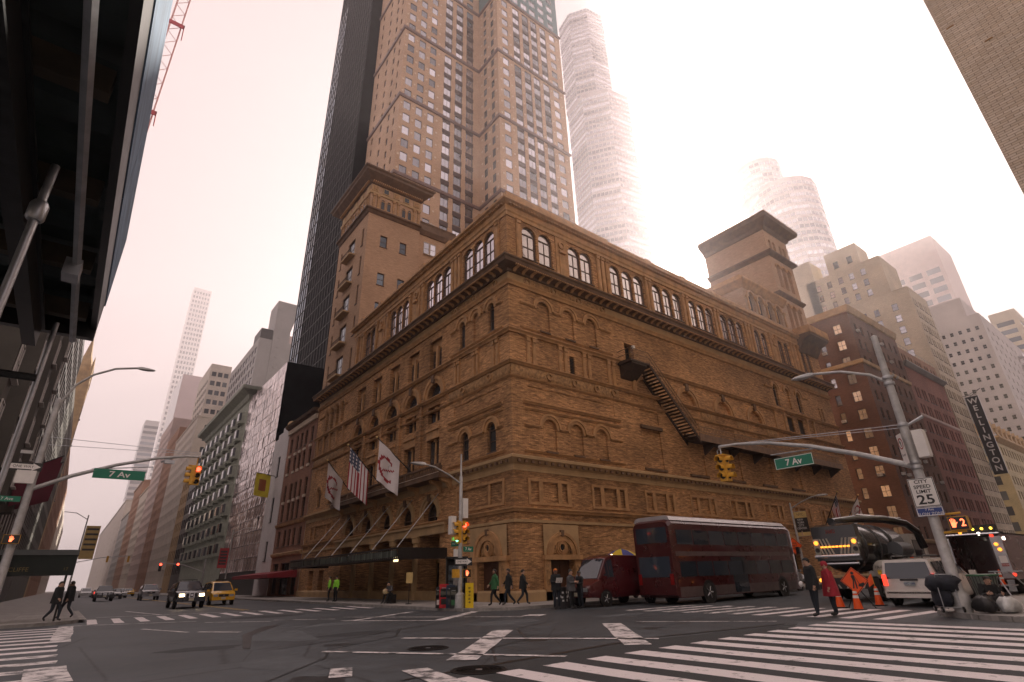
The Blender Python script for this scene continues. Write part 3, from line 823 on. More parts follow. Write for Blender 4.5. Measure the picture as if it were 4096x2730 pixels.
# frieze scrolls and wreaths near the corner
def ornament(P, s0, s1, z0, z1, d, nx, nz, name='carved_panel'):
    """low relief of rolling lumps"""
    b_ = MB(); vs = []; fs = []
    for j in range(nz + 1):
        for i in range(nx + 1):
            e = 0 if i in (0, nx) or j in (0, nz) else (.35 + .65 * random.random()) * d
            vs.append(P(s0 + (s1 - s0) * i / nx, z0 + (z1 - z0) * j / nz, .052 + e))
    for j in range(nz):
        for i in range(nx):
            a = j * (nx + 1) + i; fs.append((a, a + 1, a + nx + 2, a + nx + 1))
    b_.add(vs, fs); return b_.build(name, M_ORN, hall, smooth=60)
def ring(P, s, z, r0, r1, d, name='wreath', m=None):
    b_ = MB(); secs = []
    for i in range(17):
        t = 2 * math.pi * i / 16; c, q = math.cos(t), math.sin(t)
        secs.append([P(s + r * c, z + r * q, dd) for r, dd in ((r0, .04), (r0, d), (r1, d), (r1, .04))])
    b_.loft(secs, caps=False); return b_.build(name, m or M_ORN, hall, smooth=40)
for s in (1.7, 4.35, 7.0, 9.7): ring(W7, s, 21.3, .16, .3, .14)
for s in (1.5, 4.4, 7.2): ring(N5, s, 21.3, .16, .3, .14)
for a, b2 in ((2.1, 3.95), (4.75, 6.6), (7.4, 9.3)): ornament(W7, a, b2, 21.05, 21.58, .08, 14, 4)
for a, b2 in ((1.9, 4.0), (4.8, 6.8)): ornament(N5, a, b2, 21.05, 21.58, .08, 14, 4)
ornament(W7, 0, 10.6, 13.76, 14.54, .12, 70, 5); ornament(N5, 0.0, 7.7, 13.76, 14.54, .12, 52, 5)
for s in (3.3, 5.75, 8.0, 9.9): ring(W7, s, 14.15, .16, .28, .24, 'medallion')
for s in (2.2, 5.6): ring(N5, s, 14.15, .16, .28, .24, 'medallion')
for c in [16.85, 22.5, 28.2, 33.6]: ornament(W7, c - 1.1, c + 1.1, 13.8, 14.5, .1, 16, 4)
ornament(N5, 28.6, 37.8, 13.76, 14.54, .1, 50, 4)
# --- main cornice with dentils and modillions
CP = [(0, 21.62), (.18, 21.62), (.22, 21.78), (.42, 21.84), (.95, 21.9), (.98, 21.98), (1.02, 22.12), (1.12, 22.2), (1.12, 22.30), (0, 22.42)]
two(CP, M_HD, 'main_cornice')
b_ = MB(); nn = int(LX / .17)
for i in range(nn): fbox(b_, W7, i * .17 + .02, i * .17 + .11, 21.80, 21.90, .84, .955)
for i in range(int(LY / .17)): fbox(b_, N5, i * .17 + .02, i * .17 + .11, 21.80, 21.90, .84, .955)
b_.build('dentil_row', M_HT, hall)['kind'] = 'stuff'
b_ = MB(); b_.prism([(0, .0), (.5, .0), (.52, .07), (.2, .10), (.0, .24)], lambda d, z: (-.11, -d, -z), lambda d, z: (.11, -d, -z))
mod_me = b_.mesh('modillion', M_HT)
for i in range(62): obj('modillion', mod_me, hall, (.35 + i * .81, -.3, 21.85), 0)
for i in range(46): obj('modillion', mod_me, hall, (-.3, .35 + i * .82, 21.85), -math.pi / 2)
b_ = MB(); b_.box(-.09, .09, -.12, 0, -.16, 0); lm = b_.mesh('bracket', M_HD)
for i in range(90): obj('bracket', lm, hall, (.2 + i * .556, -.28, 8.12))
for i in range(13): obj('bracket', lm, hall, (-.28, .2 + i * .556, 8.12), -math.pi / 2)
# attic entablature, parapet, balustrade
b_ = MB()
prof = [(0, 26.6), (.12, 26.6), (.12, 26.9), (.2, 27.0), (.2, 27.45), (.45, 27.62), (.62, 27.7), (.62, 27.9), (.2, 28.0), (0, 28.0)]
course(b_, W7, prof, 0, LX, 1); course(b_, N5, prof, 0, 28.4, 1, 1); b_.build('attic_cornice', M_HT, hall)
b_ = MB()
for i in range(int(LX / .3)): fbox(b_, W7, i * .3 + .03, i * .3 + .2, 27.48, 27.62, .2, .44)
for i in range(int(28.4 / .3)): fbox(b_, N5, i * .3 + .03, i * .3 + .2, 27.48, 27.62, .2, .44)
b_.build('dentil_row', M_HT, hall)['kind'] = 'stuff'
b_ = MB()
fbox(b_, W7, 0, 11.4, 28.0, 28.85, -.35, .08); fbox(b_, N5, .36, 28.4, 28.0, 28.6, -.35, .08)
fbox(b_, W7, 11.4, 33.5, 28.55, 28.72, -.3, .04)
for i in range(6): fbox(b_, N5, 3.5 + 4.6 * i, 4.3 + 4.6 * i, 28.6, 28.85, -.35, .1)
for s in (17, 22.4, 27.8): fbox(b_, W7, s - .35, s + .35, 28.0, 28.8, -.35, .09)
fbox(b_, W7, 33.5, LX, 28.0, 28.6, -.35, .08)
b_.build('parapet', M_HT, hall)
b_ = MB(); b_.lathe([(.07, 0), (.05, .08), (.09, .22), (.05, .38), (.07, .5)], 8); bal = b_.mesh('baluster', M_HT, 40)
for i in range(86): obj('baluster', bal, hall, (11.55 + i * .253, .1, 28.03))
# --- arches, hood mouldings, labels
def archivolt(P, c, zs, ri, ro, leg=0, name='arch_surround', m=None):
    b_ = MB(); mid = ri + (ro - ri) * .55
    arch_ring(b_, P, c, zs, ri, mid, -.02, .07, leg); arch_ring(b_, P, c, zs, mid + .001, ro, -.02, .15, leg * .05)
    return b_.build(name, m or M_HT, hall, smooth=35)
def label(P, a, b2, z, name='label_mould'):
    b_ = MB(); course(b_, P, [(0, z), (.06, z), (.16, z + .1), (.16, z + .17), (0, z + .17)], a, b2); return b_.build(name, M_HT, hall)
for c in (3.2, 5.7, 8.2):
    archivolt(W7, c, 10.5, .62, .98, .1); archivolt(W7, c - .03, 19.45, .62, .98, .1)
for z in (10.38, 19.33):
    label(W7, 1.0, 2.25, z); label(W7, 4.15, 4.75, z); label(W7, 6.65, 7.25, z); label(W7, 9.15, 10.4, z)
for c in (3.2, 5.7, 8.2):
    for z in (8.82, 17.5):
        b_ = MB(); fbox(b_, W7, c - .5, c + .5, z - .02, z + .1, .0, .2); b_.build('sill', M_HD, hall)
for c in (2.25, 5.48): archivolt(N5, c, 10.5, .5, .92, .1)
label(N5, .9, 1.33, 10.38); label(N5, 3.17, 4.56, 10.38); label(N5, 6.4, 7.6, 10.38)
for c in (2.1, 4.05, 5.95): archivolt(N5, c, 19.55, .4, .88, .1)
label(N5, .7, 1.22, 19.4); label(N5, 6.83, 7.6, 19.4)
for c in TALL: archivolt(W7, c, 14.9, 1.18, 1.68, .12)
for c in BAYS: archivolt(N5, c, 14.95, 1.08, 1.66, .2)
for c in LPA: archivolt(N5, c, 19.5, .42, .72, .1)
label(N5, 28.9, 29.6, 19.36); label(N5, 35.9, 37.6, 19.36)
for c in (31.6, 34.9): archivolt(N5, c, 10.4, .5, .9, .1)
for c in (36.7, 39.25, 41.9): archivolt(W7, c, 19.55, .48, .86, .1)
label(W7, 34.4, 35.8, 19.4); label(W7, 42.8, 44, 19.4)
for c in BAYS: archivolt(N5, c, 5.75, 1.0, 1.5, .2, m=M_HS)
def keystone(P, s, z, h=.45, w=.3):
    b_ = MB(); b_.prism([(-w * .35, 0), (w * .35, 0), (w * .5, h), (-w * .5, h)], lambda a, q: P(s + a, z + q, .0), lambda a, q: P(s + a, z + q, .27)); b_.build('keystone', M_HD, hall)
for c in TALL: keystone(W7, c, 16.1, .65, .45)
for c in BAYS: keystone(N5, c, 16.05, .65, .45); keystone(N5, c, 6.75, .5, .4)
# framed panels between the courses of the base
for k in range(8):
    b_ = MB(); s = 1.1 + 5.58 * k
    fbox(b_, W7, s, s + 3.65, 6.93, 7.10, 0, .07); fbox(b_, W7, s, s + 3.65, 5.5, 5.66, 0, .07)
    for q in (0, 1.0, 2.6, 3.42): fbox(b_, W7, s + q - (.0 if q == 0 else .12), s + q + .2, 5.66, 6.93, 0, .06)
    b_.build('panel_frame', M_HT, hall)
for s0, s1, cuts in ((.9, 6.5, (.9, 2.42, 6.3)), (30.0, 36.5, (30.05, 31.45, 34.95, 36.3))):
    b_ = MB(); fbox(b_, N5, s0, s1, 6.97, 7.12, 0, .07); fbox(b_, N5, s0, s1, 5.52, 5.68, 0, .07)
    for q in cuts: fbox(b_, N5, q, q + .2, 5.68, 6.97, 0, .06)
    b_.build('panel_frame', M_HT, hall)
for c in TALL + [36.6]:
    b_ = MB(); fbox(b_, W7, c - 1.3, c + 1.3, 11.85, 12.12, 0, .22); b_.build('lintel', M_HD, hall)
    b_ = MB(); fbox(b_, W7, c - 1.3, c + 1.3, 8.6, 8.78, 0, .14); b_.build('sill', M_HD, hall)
# pilasters
def pilaster(P, s, z0, z1, w=.3, d=.1, m=None):
    b_ = MB(); fbox(b_, P, s - w / 2, s + w / 2, z0, z1 - .38, 0, d); fbox(b_, P, s - w * .62, s + w * .62, z0, z0 + .14, 0, d + .04)
    fbox(b_, P, s - w * .55, s + w * .55, z1 - .38, z1 - .1, 0, d + .08); fbox(b_, P, s - w * .75, s + w * .75, z1 - .1, z1, 0, d + .13)
    fbox(b_, P, s - w * .28, s + w * .28, z0 + .3, z1 - .5, d, d + .03)
    b_.build('pilaster', m or M_HT, hall)
for s in (1.55, 2.1, 4.55, 5.1, 7.0, 7.55, 9.7, 10.25): pilaster(W7, s, 14.8, 16.85)
for s in (1.35, 1.85, 3.8, 4.3, 6.35, 6.85): pilaster(N5, s, 14.8, 16.85)
for s in (29.4, 31.4, 33.4, 35.4, 37.2): pilaster(N5, s, 14.8, 16.85)
for s in (35.2, 37.2, 42.4, 44.0): pilaster(W7, s, 14.8, 16.85)
for s in (1.05, 9.75, 10.3, 10.85, 16.1, 16.6, 21.7, 22.3, 27.1, 27.7, 33.1, 33.7, 34.4, 38.3, 39.6, 43.3, 43.9, 44.9): pilaster(W7, s, 22.45, 26.6, .38, .14)
for s in (1.1, 6.4, 6.95, 7.5, 12.6, 15.1, 20.0, 22.6, 25.9, 26.5, 27.6): pilaster(N5, s, 22.45, 26.6, .38, .14)
# attic lights, niches
for c, w in ATW: hall_win('W', c, 23.4, w, 2.95, True, (2, 2), .22, M_PANEB)
for c, w in ATN: hall_win('N', c, 23.4, w, 2.95, True, (2, 2), .22, M_PANEB)
def niche(P, s):
    b_ = MB(); fbox(b_, P, s - .62, s + .62, 22.5, 26.6, 0, .08); fbox(b_, P, s - .3, s + .3, 22.9, 24.9, .08, .12); fbox(b_, P, s - .34, s + .34, 25.1, 25.35, .08, .3)
    b_.build('niche', M_HT, hall); ring(P, s, 25.9, .2, .36, .2, 'roundel', M_HT)
niche(W7, 5.5); niche(W7, 38.95)
for s in (13.9, 21.3): niche(N5, s)
# windows of the lower storeys
for c in (2.25, 5.48): hall_win('N', c, 9.0, .98, 1.99, True, (1, 2))
for c in (2.1, 5.95): hall_win('N', c, 17.7, .72, 2.2, True, (1, 2))
for c in BAYS:
    for q in (-.48, .48):
        hall_win('N', c + q, 9.05, .82, 2.35, False, (1, 2), .42); hall_win('N', c + q, 12.8, .82, 1.3, False, (1, 2), .42); hall_win('N', c + q, 17.35, .62, 1.75, True, (1, 2), .36)
    hall_win('N', c, 14.75, 2.06, 1.23, True, (1, 1), .42)
    for z0, z1 in ((9.0, 11.45), (12.75, 14.1)):
        b_ = MB(); P = N5; b_.rod(P(c, z0, -.3), P(c, z1 - .2, -.3), .1, .085, 10); fbox(b_, P, c - .14, c + .14, z1 - .2, z1, -.44, -.16); b_.build('column', M_HT, hall, smooth=40)
    b_ = MB(); fbox(b_, N5, c - .95, c + .95, 11.47, 12.1, -.1, .05); fbox(b_, N5, c - 1.0, c + 1.0, 12.1, 12.3, -.05, .16); b_.build('spandrel', M_HT, hall)
    b_ = MB(); fbox(b_, N5, c - .14, c + .14, 17.3, 19.4, -.42, -.1); fbox(b_, N5, c - 1.0, c + 1.0, 19.2, 19.95, -.42, -.3); b_.build('mullion', M_HT, hall)
    hall_win('N', c, 5.35, 1.9, 1.3, True, (2, 1), .45, M_PANED)
for c in LPA: hall_win('N', c, 17.5, .8, 2.4, True, (1, 2), .4)
for c in (31.6, 34.9): hall_win('N', c, 9.0, .93, 1.87, True, (1, 2))
for c in (36.7, 41.9): hall_win('W', c, 17.6, .93, 2.4, True, (1, 2))
for s in BAYS[:-1]:
    b_ = MB(); fbox(b_, N5, s + 1.75, s + 2.05, 8.5, 14.5, 0, .18); b_.build('pier', M_HB, hall)
# louvres
def louvre(P, a, b2, z0, z1, dep):
    b_ = MB(); n = int((z1 - z0) / .12)
    for i in range(n): b_.prism([(0, 0), (.1, .02), (.1, .05), (0, .03)], lambda d, z, i=i: P(a, z0 + i * .12 + z, -dep + d), lambda d, z, i=i: P(b2, z0 + i * .12 + z, -dep + d))
    b_.build('louvre', M_DKMETAL, hall)
louvre(W7, 5.56, 6.04, 14.93, 16.29, .16); louvre(W7, 37.92, 39.18, 14.96, 16.58, .2); louvre(W7, 40.32, 41.58, 14.96, 16.58, .2)
# --- ground-floor portals with round tympanum
def portal(P, o, c, hw, w, m2=None):
    b_ = MB()
    fbox(b_, P, c - hw, c - w, .14, 2.35, 0, .16); fbox(b_, P, c + w, c + hw, .14, 2.35, 0, .16)
    fbox(b_, P, c - hw - .1, c + hw + .1, 2.35, 2.62, 0, .3); b_.build('portal_pier', M_HT, hall)
    for q in (-1, 1): ornament(lambda s, z, d: P(s, z, d + .12), c + q * (hw + w) / 2 - .17, c + q * (hw + w) / 2 + .17, 1.0, 2.1, .05, 4, 12)
    b_ = MB(); outer = rect_hole(c - hw, c + hw, 2.63, 4.38)
    wallband(b_, lambda s, z, d=0: P(s, z, d + .13), c - hw, c + hw, 2.63, 4.38, [(arch_hole(c, 2 * w * 1.02, 2.64, 2.66), .13, False)]); b_.build('spandrel', M_HS, hall)
    b_ = MB(); arch_ring(b_, P, c, 2.64, w * .8, w * 1.1, .1, .2); arch_ring(b_, P, c, 2.64, w * 1.12, w * 1.3, .1, .26); b_.build('arch_surround', M_HT, hall, smooth=35)
    ornament(lambda s, z, d: P(s, z, d - .04), c - w * .75, c + w * .75, 2.66, 3.2, .08, 16, 6)
    zc = 2.64 + w * .42
    for r0, r1, d in ((.2, .27, .2), (.3, .4, .15), (.42, .5, .12)): ring(P, c, zc, r0, r1, d, 'oculus_ring', M_HT)
    b_ = MB(); p = arch_pts(c, zc, .2, 16, 0, 337); b_.add([P(a, q, .09) for a, q in p], [tuple(range(len(p)))]); b_.build('oculus_glass', M_PANE, hall)
    keystone(P, c, 2.64 + w * 1.05, .36, .3)
    b_ = MB(); fbox(b_, P, c - w, c + w, .14, 2.34, -.45, -.38)
    for q in (-.5, .5):
        for z0, z1 in ((.4, 1.1), (1.25, 2.1)): fbox(b_, P, c + q * w - w * .34, c + q * w + w * .34, z0, z1, -.38, -.34)
    b_.build('door', M_DOOR, hall)
portal(W7, 'W', 3.55, 1.48, 1.0)
portal(N5, 'N', 2.6, 1.95, 1.15)
for c in DOORS_W[1:]:
    b_ = MB(); fbox(b_, W7, c - 1.0, c + 1.0, .14, 2.8, -.48, -.42); b_.build('shop_window', M_PANED, hall)
    b_ = MB(); fbox(b_, W7, c - 1.3, c + 1.3, 2.85, 3.15, 0, .22); arch_ring(b_, W7, c, 3.15, .9, 1.25, 0, .16); b_.build('arch_surround', M_HT, hall)
# --- entrance: frieze with inscriptions, columns, dark doors
b_ = MB(); fbox(b_, N5, 7.7, 28.2, 4.4, 4.95, 0, .2); fbox(b_, N5, 7.6, 28.3, 4.95, 5.12, 0, .32); b_.build('inscription_frieze', M_HS, hall)
for i, c in enumerate(BAYS[:-1]):
    s = (c + BAYS[i + 1]) / 2
    b_ = MB(); b_.lathe([(.34, 0), (.34, .2), (.27, .3), (.25, 3.5), (.22, 3.75), (.34, 3.8), (.36, 4.1), (.42, 4.15), (.42, 4.25)], 16, (-.02, s, .14)); b_.build('column', M_HS, hall, smooth=40)
for c in BAYS:
    b_ = MB(); fbox(b_, N5, c - 1.4, c + 1.4, .15, 2.6, -1.55, -1.5)
    b_.build('door', M_PANED, hall)
    b_ = MB()
    for q in (-1.4, -.7, 0, .7, 1.33): fbox(b_, N5, c + q, c + q + .07, .15, 2.6, -1.5, -1.44)
    fbox(b_, N5, c - 1.4, c + 1.4, 2.55, 2.75, -1.5, -1.4); b_.build('door_frame', mat('brass_dull', (.20, .13, .05), .4, metal=.7, var=.3), hall)
# balcony over the entrance
b_ = MB(); fbox(b_, N5, 6.9, 27.6, 8.0, 8.34, .0, 1.25); fbox(b_, N5, 6.9, 27.6, 8.86, 8.98, 1.05, 1.22)
for s in (6.95, 11.9, 15.75, 19.5, 23.3, 27.2): fbox(b_, N5, s, s + .35, 8.34, 8.86, .95, 1.24)
b_.build('balcony', M_HD, hall)
b_ = MB(); b_.lathe([(.06, 0), (.04, .06), (.08, .2), (.04, .36), (.06, .5)], 7); balc = b_.mesh('baluster', M_HD, 40)
for i in range(78):
    s = 7.45 + i * .25
    if all(abs(s - q - .17) > .27 for q in (6.95, 11.9, 15.75, 19.5, 23.3, 27.2)): obj('baluster', balc, hall, (-1.13, s, 8.35))
b_ = MB(); fbox(b_, N5, 6.9, 27.6, 8.345, 8.37, 1.25, 1.29); b_.build('balcony_edge', mat('pale_edge', (.6, .52, .44), .5), hall)
b_ = MB(); b_.prism([(0, 0), (1.0, 0), (.9, -.18), (.4, -.3), (.1, -.75), (0, -.8)], lambda d, z: (-d, -.14, z), lambda d, z: (-d, .14, z)); bk = b_.mesh('bracket', M_HT)
for s in (7.2, 8.6, 12.0, 15.8, 19.6, 23.4, 27.3): obj('bracket', bk, hall, (0, s, 8.0))
# street canopy of iron and glass
canopy = thing('entrance_canopy', 'long dark iron and glass canopy hung over the hall entrance', 'canopy', (0, 0, 0))
b_ = MB(); b_.box(-3.9, -.3, 7.2, 29.0, 2.86, 3.02); b_.build('deck', M_BLACK, canopy)
b_ = MB()
for y in (7.1, 28.95): b_.box(-3.9, -.3, y, y + .1, 2.7, 3.4)
b_.box(-4.0, -3.9, 7.1, 29.05, 2.68, 2.78); b_.box(-4.0, -3.9, 7.1, 29.05, 3.28, 3.4); b_.build('fascia_rail', M_BLACK, canopy)
b_ = MB(); b_.box(-.012, .012, -.13, .13, -.21, .21); gm = b_.mesh('glass_pane', glass('canopy_glass', (.10, .12, .105), .2, .5, .5))
b_ = MB(); b_.box(-.025, .025, -.02, .02, -.25, .25); bmn = b_.mesh('glazing_bar', M_BLACK)
for i in range(73):
    obj('glass_pane', gm, canopy, (-3.95, 7.35 + i * .3, 3.03)); obj('glazing_bar', bmn, canopy, (-3.95, 7.2 + i * .3, 3.03))
b_ = MB()
for y in (9.0, 13.0, 17.0, 21.0, 25.0, 28.0): b_.rod((-3.4, y, 3.1), (0, y, 7.2), .025, n=6)
b_.build('tie_rod', M_STEEL, canopy)
b_ = MB(); b_.cbox((-3.0, 9.2, 2.72), (.1, .5, .22)); b_.build('lamp_box', glow('canopy_lamp', (1.0, .75, .4), 1.2), canopy)
# --- iron fire stair on the west wall
fe = thing('fire_stair', 'dark iron fire stair running down the brick side wall to a long gallery', 'fire escape')
M_RUST = mat('stair_iron', (.055, .035, .024), .7, metal=.3, var=.4, scale=6)
YO = -1.35
b_ = MB(); b_.box(11.0, 13.3, YO, -.02, 16.75, 16.9); b_.box(10.9, 11.0, YO, -.02, 16.7, 16.95); b_.build('landing', M_RUST, fe)
b_ = MB(); b_.box(18.6, 45.4, YO, -.02, 11.45, 11.62); b_.build('gallery_deck', M_RUST, fe)
b_ = MB(); b_.box(18.6, 45.4, YO - .04, YO, 11.3, 11.9); b_.build('gallery_fascia', mat('gallery_edge', (.17, .10, .06), .7, var=.3), fe)
b_ = MB(); b_.box(-.17, .17, YO, -.05, -.02, .02); tr = b_.mesh('tread', M_RUST)
ns = 24
for i in range(ns):
    t = (i + .5) / ns; obj('tread', tr, fe, (13.3 + 5.3 * t, 0, 16.85 - 5.3 * t))
b_ = MB()
for y in (YO, -.06): b_.prism([(13.2, 16.95), (18.7, 11.45), (18.7, 11.1), (13.2, 16.6)], lambda x, z: (x, y, z), lambda x, z: (x, y + .05, z))
b_.build('stringer', M_RUST, fe)
M_RAIL = mat('rail_iron', (.20, .13, .08), .6, metal=.3, var=.3, scale=5)
b_ = MB()
for h in (.55, 1.0):
    b_.tube([(11.0, -.05, 16.85 + h), (11.0, YO, 16.85 + h), (13.2, YO, 16.85 + h), (18.6, YO, 11.55 + h), (45.4, YO, 11.55 + h)], .03, 5)
b_.build('handrail', M_RAIL, fe)
b_ = MB(); b_.box(-.012, .012, -.012, .012, 0, 1.0); bs = b_.mesh('rail_bar', M_RAIL)
x = 11.05
while x < 45:
    z = 16.9 if x < 13.2 else (16.9 - (x - 13.2) / 5.4 * 5.3 if x < 18.6 else 11.6)
    obj('rail_bar', bs, fe, (x, YO, z - .02)); x += .16 if x < 19 else .22
for x in (21, 25, 29, 33, 37, 41, 45):
    b_ = MB(); b_.prism([(0, 0), (1.3, 0), (1.3, -.12), (0, -.9)], lambda d, z: (x - .06, -d, 11.45 + z), lambda d, z: (x + .06, -d, 11.45 + z)); b_.build('bracket', M_RUST, fe)
b_ = MB(); b_.prism([(0, 0), (1.3, 0), (1.3, -.15), (0, -1.1)], lambda d, z: (11.1, -d, 16.74 + z), lambda d, z: (12.9, -d, 16.74 + z)); b_.build('landing_bracket', M_RUST, fe)
b_ = MB(); b_.cbox((13.0, -.12, 18.75), (.22, .2, .25)); b_.build('wall_lamp', M_WHITE, fe)
b_ = MB(); fbox(b_, W7, 12.0, 13.1, 17.15, 18.95, -.58, -.5); b_.build('exit_door', M_DARK, fe)
# ------------------------------------------------------------------ buildings
M_GL = glass('pane_sky', (.13, .145, .165), .05, .6, .9, metal=.5)
M_GLB = glass('pane_blind', (.50, .49, .52), .08, .72, .7, tint2=(.72, .70, .74), metal=.8)
M_GLD = glass('pane_dark', (.015, .017, .019), .05, .5, .6)
M_FRW = mat('frame_white', (.5, .47, .44), .6, var=.1)
M_FRD = mat('frame_dark', (.035, .032, .03), .5, var=.2)
M_ROOF = mat('roof_felt', (.10, .10, .10), .9, var=.2)
WMC = {}
class Bld:
    def __init__(s, name, label, loc, cat='building', group=None):
        s.root = thing(name, label, cat, loc, group=group); s.o = Vector(loc)
    def mb(s):
        m_ = MB(); m_.T = Matrix.Translation(-s.o); return m_
    def part(s, m_, name, mt, smooth=None): return m_.build(name, mt, s.root, smooth)
    def win(s, o, plane, c, z, w, h, bars=(1, 2), dep=.2, fr=None, pane=None, arch=False, sill=True, name='window', f=.06):
        fr = fr or M_FRD; pane = pane or M_GL
        k = (round(w, 3), round(h, 3), bars, fr.name, pane.name, arch, sill, f)
        if k not in WMC: WMC[k] = win_mesh(w, h, arch, bars, fr=f, frd=.07, sill=sill).mesh(name, [fr, pane])
        loc = {'W': (c, plane + dep, z), 'N': (plane + dep, c, z), 'S': (plane - dep, c, z), 'E': (c, plane - dep, z)}[o]
        return obj(name, WMC[k], s.root, Vector(loc) - s.o, ROT[o])
    def face(s, m_, o, plane, s0, s1, z0, z1, cols, rows, wkw=None, dep=.2, skip=None):
        """wall face with openings and one window object in each; cols = (centre, width), rows = (sill, height)"""
        P = {'W': PW, 'N': PN, 'S': PS, 'E': PE}[o](plane)
        grid_wall(m_, P, s0, s1, z0, z1, [(c - w / 2, c + w / 2) for c, w in cols], [(a, a + h) for a, h in rows], dep + .02)
        for i, (c, w) in enumerate(cols):
            for j, (a, h) in enumerate(rows):
                if skip and skip(i, j): continue
                kw = dict(dep=dep); kw.update(wkw(i, j) if callable(wkw) else (wkw or {})); s.win(o, plane, c, a, w, h, **kw)
    def shell(s, m_, x0, x1, y0, y1, z0, z1, faces='WNSER'):
        if 'W' in faces: m_.quad((x0, y0, z0), (x1, y0, z0), (x1, y0, z1), (x0, y0, z1))
        if 'E' in faces: m_.quad((x0, y1, z0), (x1, y1, z0), (x1, y1, z1), (x0, y1, z1))
        if 'N' in faces: m_.quad((x0, y0, z0), (x0, y1, z0), (x0, y1, z1), (x0, y0, z1))
        if 'S' in faces: m_.quad((x1, y0, z0), (x1, y1, z0), (x1, y1, z1), (x1, y0, z1))
        if 'R' in faces: m_.quad((x0, y0, z1), (x1, y0, z1), (x1, y1, z1), (x0, y1, z1))
def span(a, b, n, w): return [(a + (b - a) * (i + .5) / n, w) for i in range(n)]
def floors(z0, n, pitch, h): return [(z0 + i * pitch, h) for i in range(n)]
def ledge(B_, P, prof, s0, s1, mt, name='cornice', m0=0, m1=0):
    m_ = B_.mb(); course(m_, P, prof, s0, s1, m0, m1); return B_.part(m_, name, mt)

# --- studio tower over the hall's north-east corner
B = Bld('studio_tower', 'tan brick studio tower with arcaded top and broad cornice rising behind the hall attic', (0, 33, 22))
M_TB = brick('tower_brick', (.47, .31, .20), (.38, .24, .15), (.33, .22, .15), .33, .065, .01, .22, blotch=.12)
m_ = B.mb()
Y0, Y1 = 28.42, 38.4
B.face(m_, 'N', 0.02, Y0, Y1, 22.2, 45.0, [(29.75, .55), (33.4, 2.3), (37.0, .55)], floors(23.6, 5, 4.15, 2.6), lambda i, j: dict(bars=(1, 2) if i != 1 else (3, 2), fr=M_SASH, pane=M_PANE))
B.face(m_, 'W', Y0, .02, 7.3, 22.2, 45.0, [(2.3, .95), (5.0, .95)], [(30.5, 1.7), (34.6, 1.7), (40.1, 1.7)], dict(bars=(1, 2), fr=M_SASH, pane=M_PANE), skip=lambda i, j: False)
B.shell(m_, .02, 7.3, Y0, Y1, 45.0, 49.4, 'WNSER'); m_.quad((7.3, Y0, 28), (7.3, Y1, 28), (7.3, Y1, 45), (7.3, Y0, 45))
B.part(m_, 'wall', M_TB)
PT_W, PT_N = PW(Y0), PN(.02)
TP = [(0, 44.6), (.1, 44.6), (.3, 44.95), (.55, 45.05), (.55, 45.25), (0, 45.35)]
m_ = B.mb(); course(m_, PT_W, TP, .02, 7.3, 1); course(m_, PT_N, TP, Y0, Y1, 1); B.part(m_, 'belt_cornice', M_HD)
m_ = B.mb(); tp2 = [(0, 47.7), (.14, 47.7), (.2, 48.0), (0, 48.05)]; course(m_, PT_W, tp2, .02, 7.3, 1); course(m_, PT_N, tp2, Y0, Y1, 1); B.part(m_, 'band', M_HS)
tp3 = [(0, 49.2), (.2, 49.3), (.3, 49.6), (1.2, 50.3), (1.25, 50.6), (1.45, 50.75), (1.45, 50.95), (0, 51.2)]
m_ = B.mb(); course(m_, PT_W, tp3, .02, 7.3, 1, 1); course(m_, PT_N, tp3, Y0, Y1, 1, 1); B.part(m_, 'top_cornice', M_HD)
m_ = B.mb()
for i in range(28): fbox(m_, PT_W, .1 + i * .26, .22 + i * .26, 49.35, 49.6, .2, .5)
for i in range(38): fbox(m_, PT_N, Y0 + .1 + i * .26, Y0 + .22 + i * .26, 49.35, 49.6, .2, .5)
B.part(m_, 'dentil_row', M_HT)['kind'] = 'stuff'
for c in (1.75, 2.6, 4.75, 5.6): B.win('W', Y0, c, 45.5, .62, 1.75, (1, 1), -.03, M_HT, M_PANED, arch=True)
for c in (30.2, 31.1, 33.0, 33.9, 35.7, 36.6): B.win('N', .02, c, 45.5, .62, 1.75, (1, 1), -.03, M_HT, M_PANED, arch=True)
for s in (.5, 1.1, 3.3, 3.95, 6.3, 6.95):
    m_ = B.mb(); fbox(m_, PT_W, s - .14, s + .14, 45.35, 47.7, 0, .12); fbox(m_, PT_W, s - .2, s + .2, 47.35, 47.7, 0, .2); B.part(m_, 'pilaster', M_ORN)
for s in (28.9, 29.5, 32.0, 34.8, 37.3, 37.9):
    m_ = B.mb(); fbox(m_, PT_N, s - .14, s + .14, 45.35, 47.7, 0, .12); fbox(m_, PT_N, s - .2, s + .2, 47.35, 47.7, 0, .2); B.part(m_, 'pilaster', M_ORN)
for i, s in enumerate((.6, 2.1, 3.6, 5.1, 6.6)):
    m_ = B.mb(); fbox(m_, PT_W, s - .45, s + .45, 48.2, 49.1, 0, .1); B.part(m_, 'carved_block', M_HS)
    m_ = B.mb(); fbox(m_, PT_W, s - .32, s + .32, 48.32, 48.98, .1, .13); B.part(m_, 'vent_panel', M_PANED if i % 2 else M_ORN)
for s in (29.2, 31.3, 33.4, 35.5, 37.6):
    m_ = B.mb(); fbox(m_, PT_N, s - .45, s + .45, 48.2, 49.1, 0, .1); B.part(m_, 'carved_block', M_HS)
m_ = B.mb()
for s in (.3, 3.0, 6.2): fbox(m_, PT_W, s, s + 1.0, 51.1, 51.6, .2, .6)
B.part(m_, 'parapet_block', M_HT)
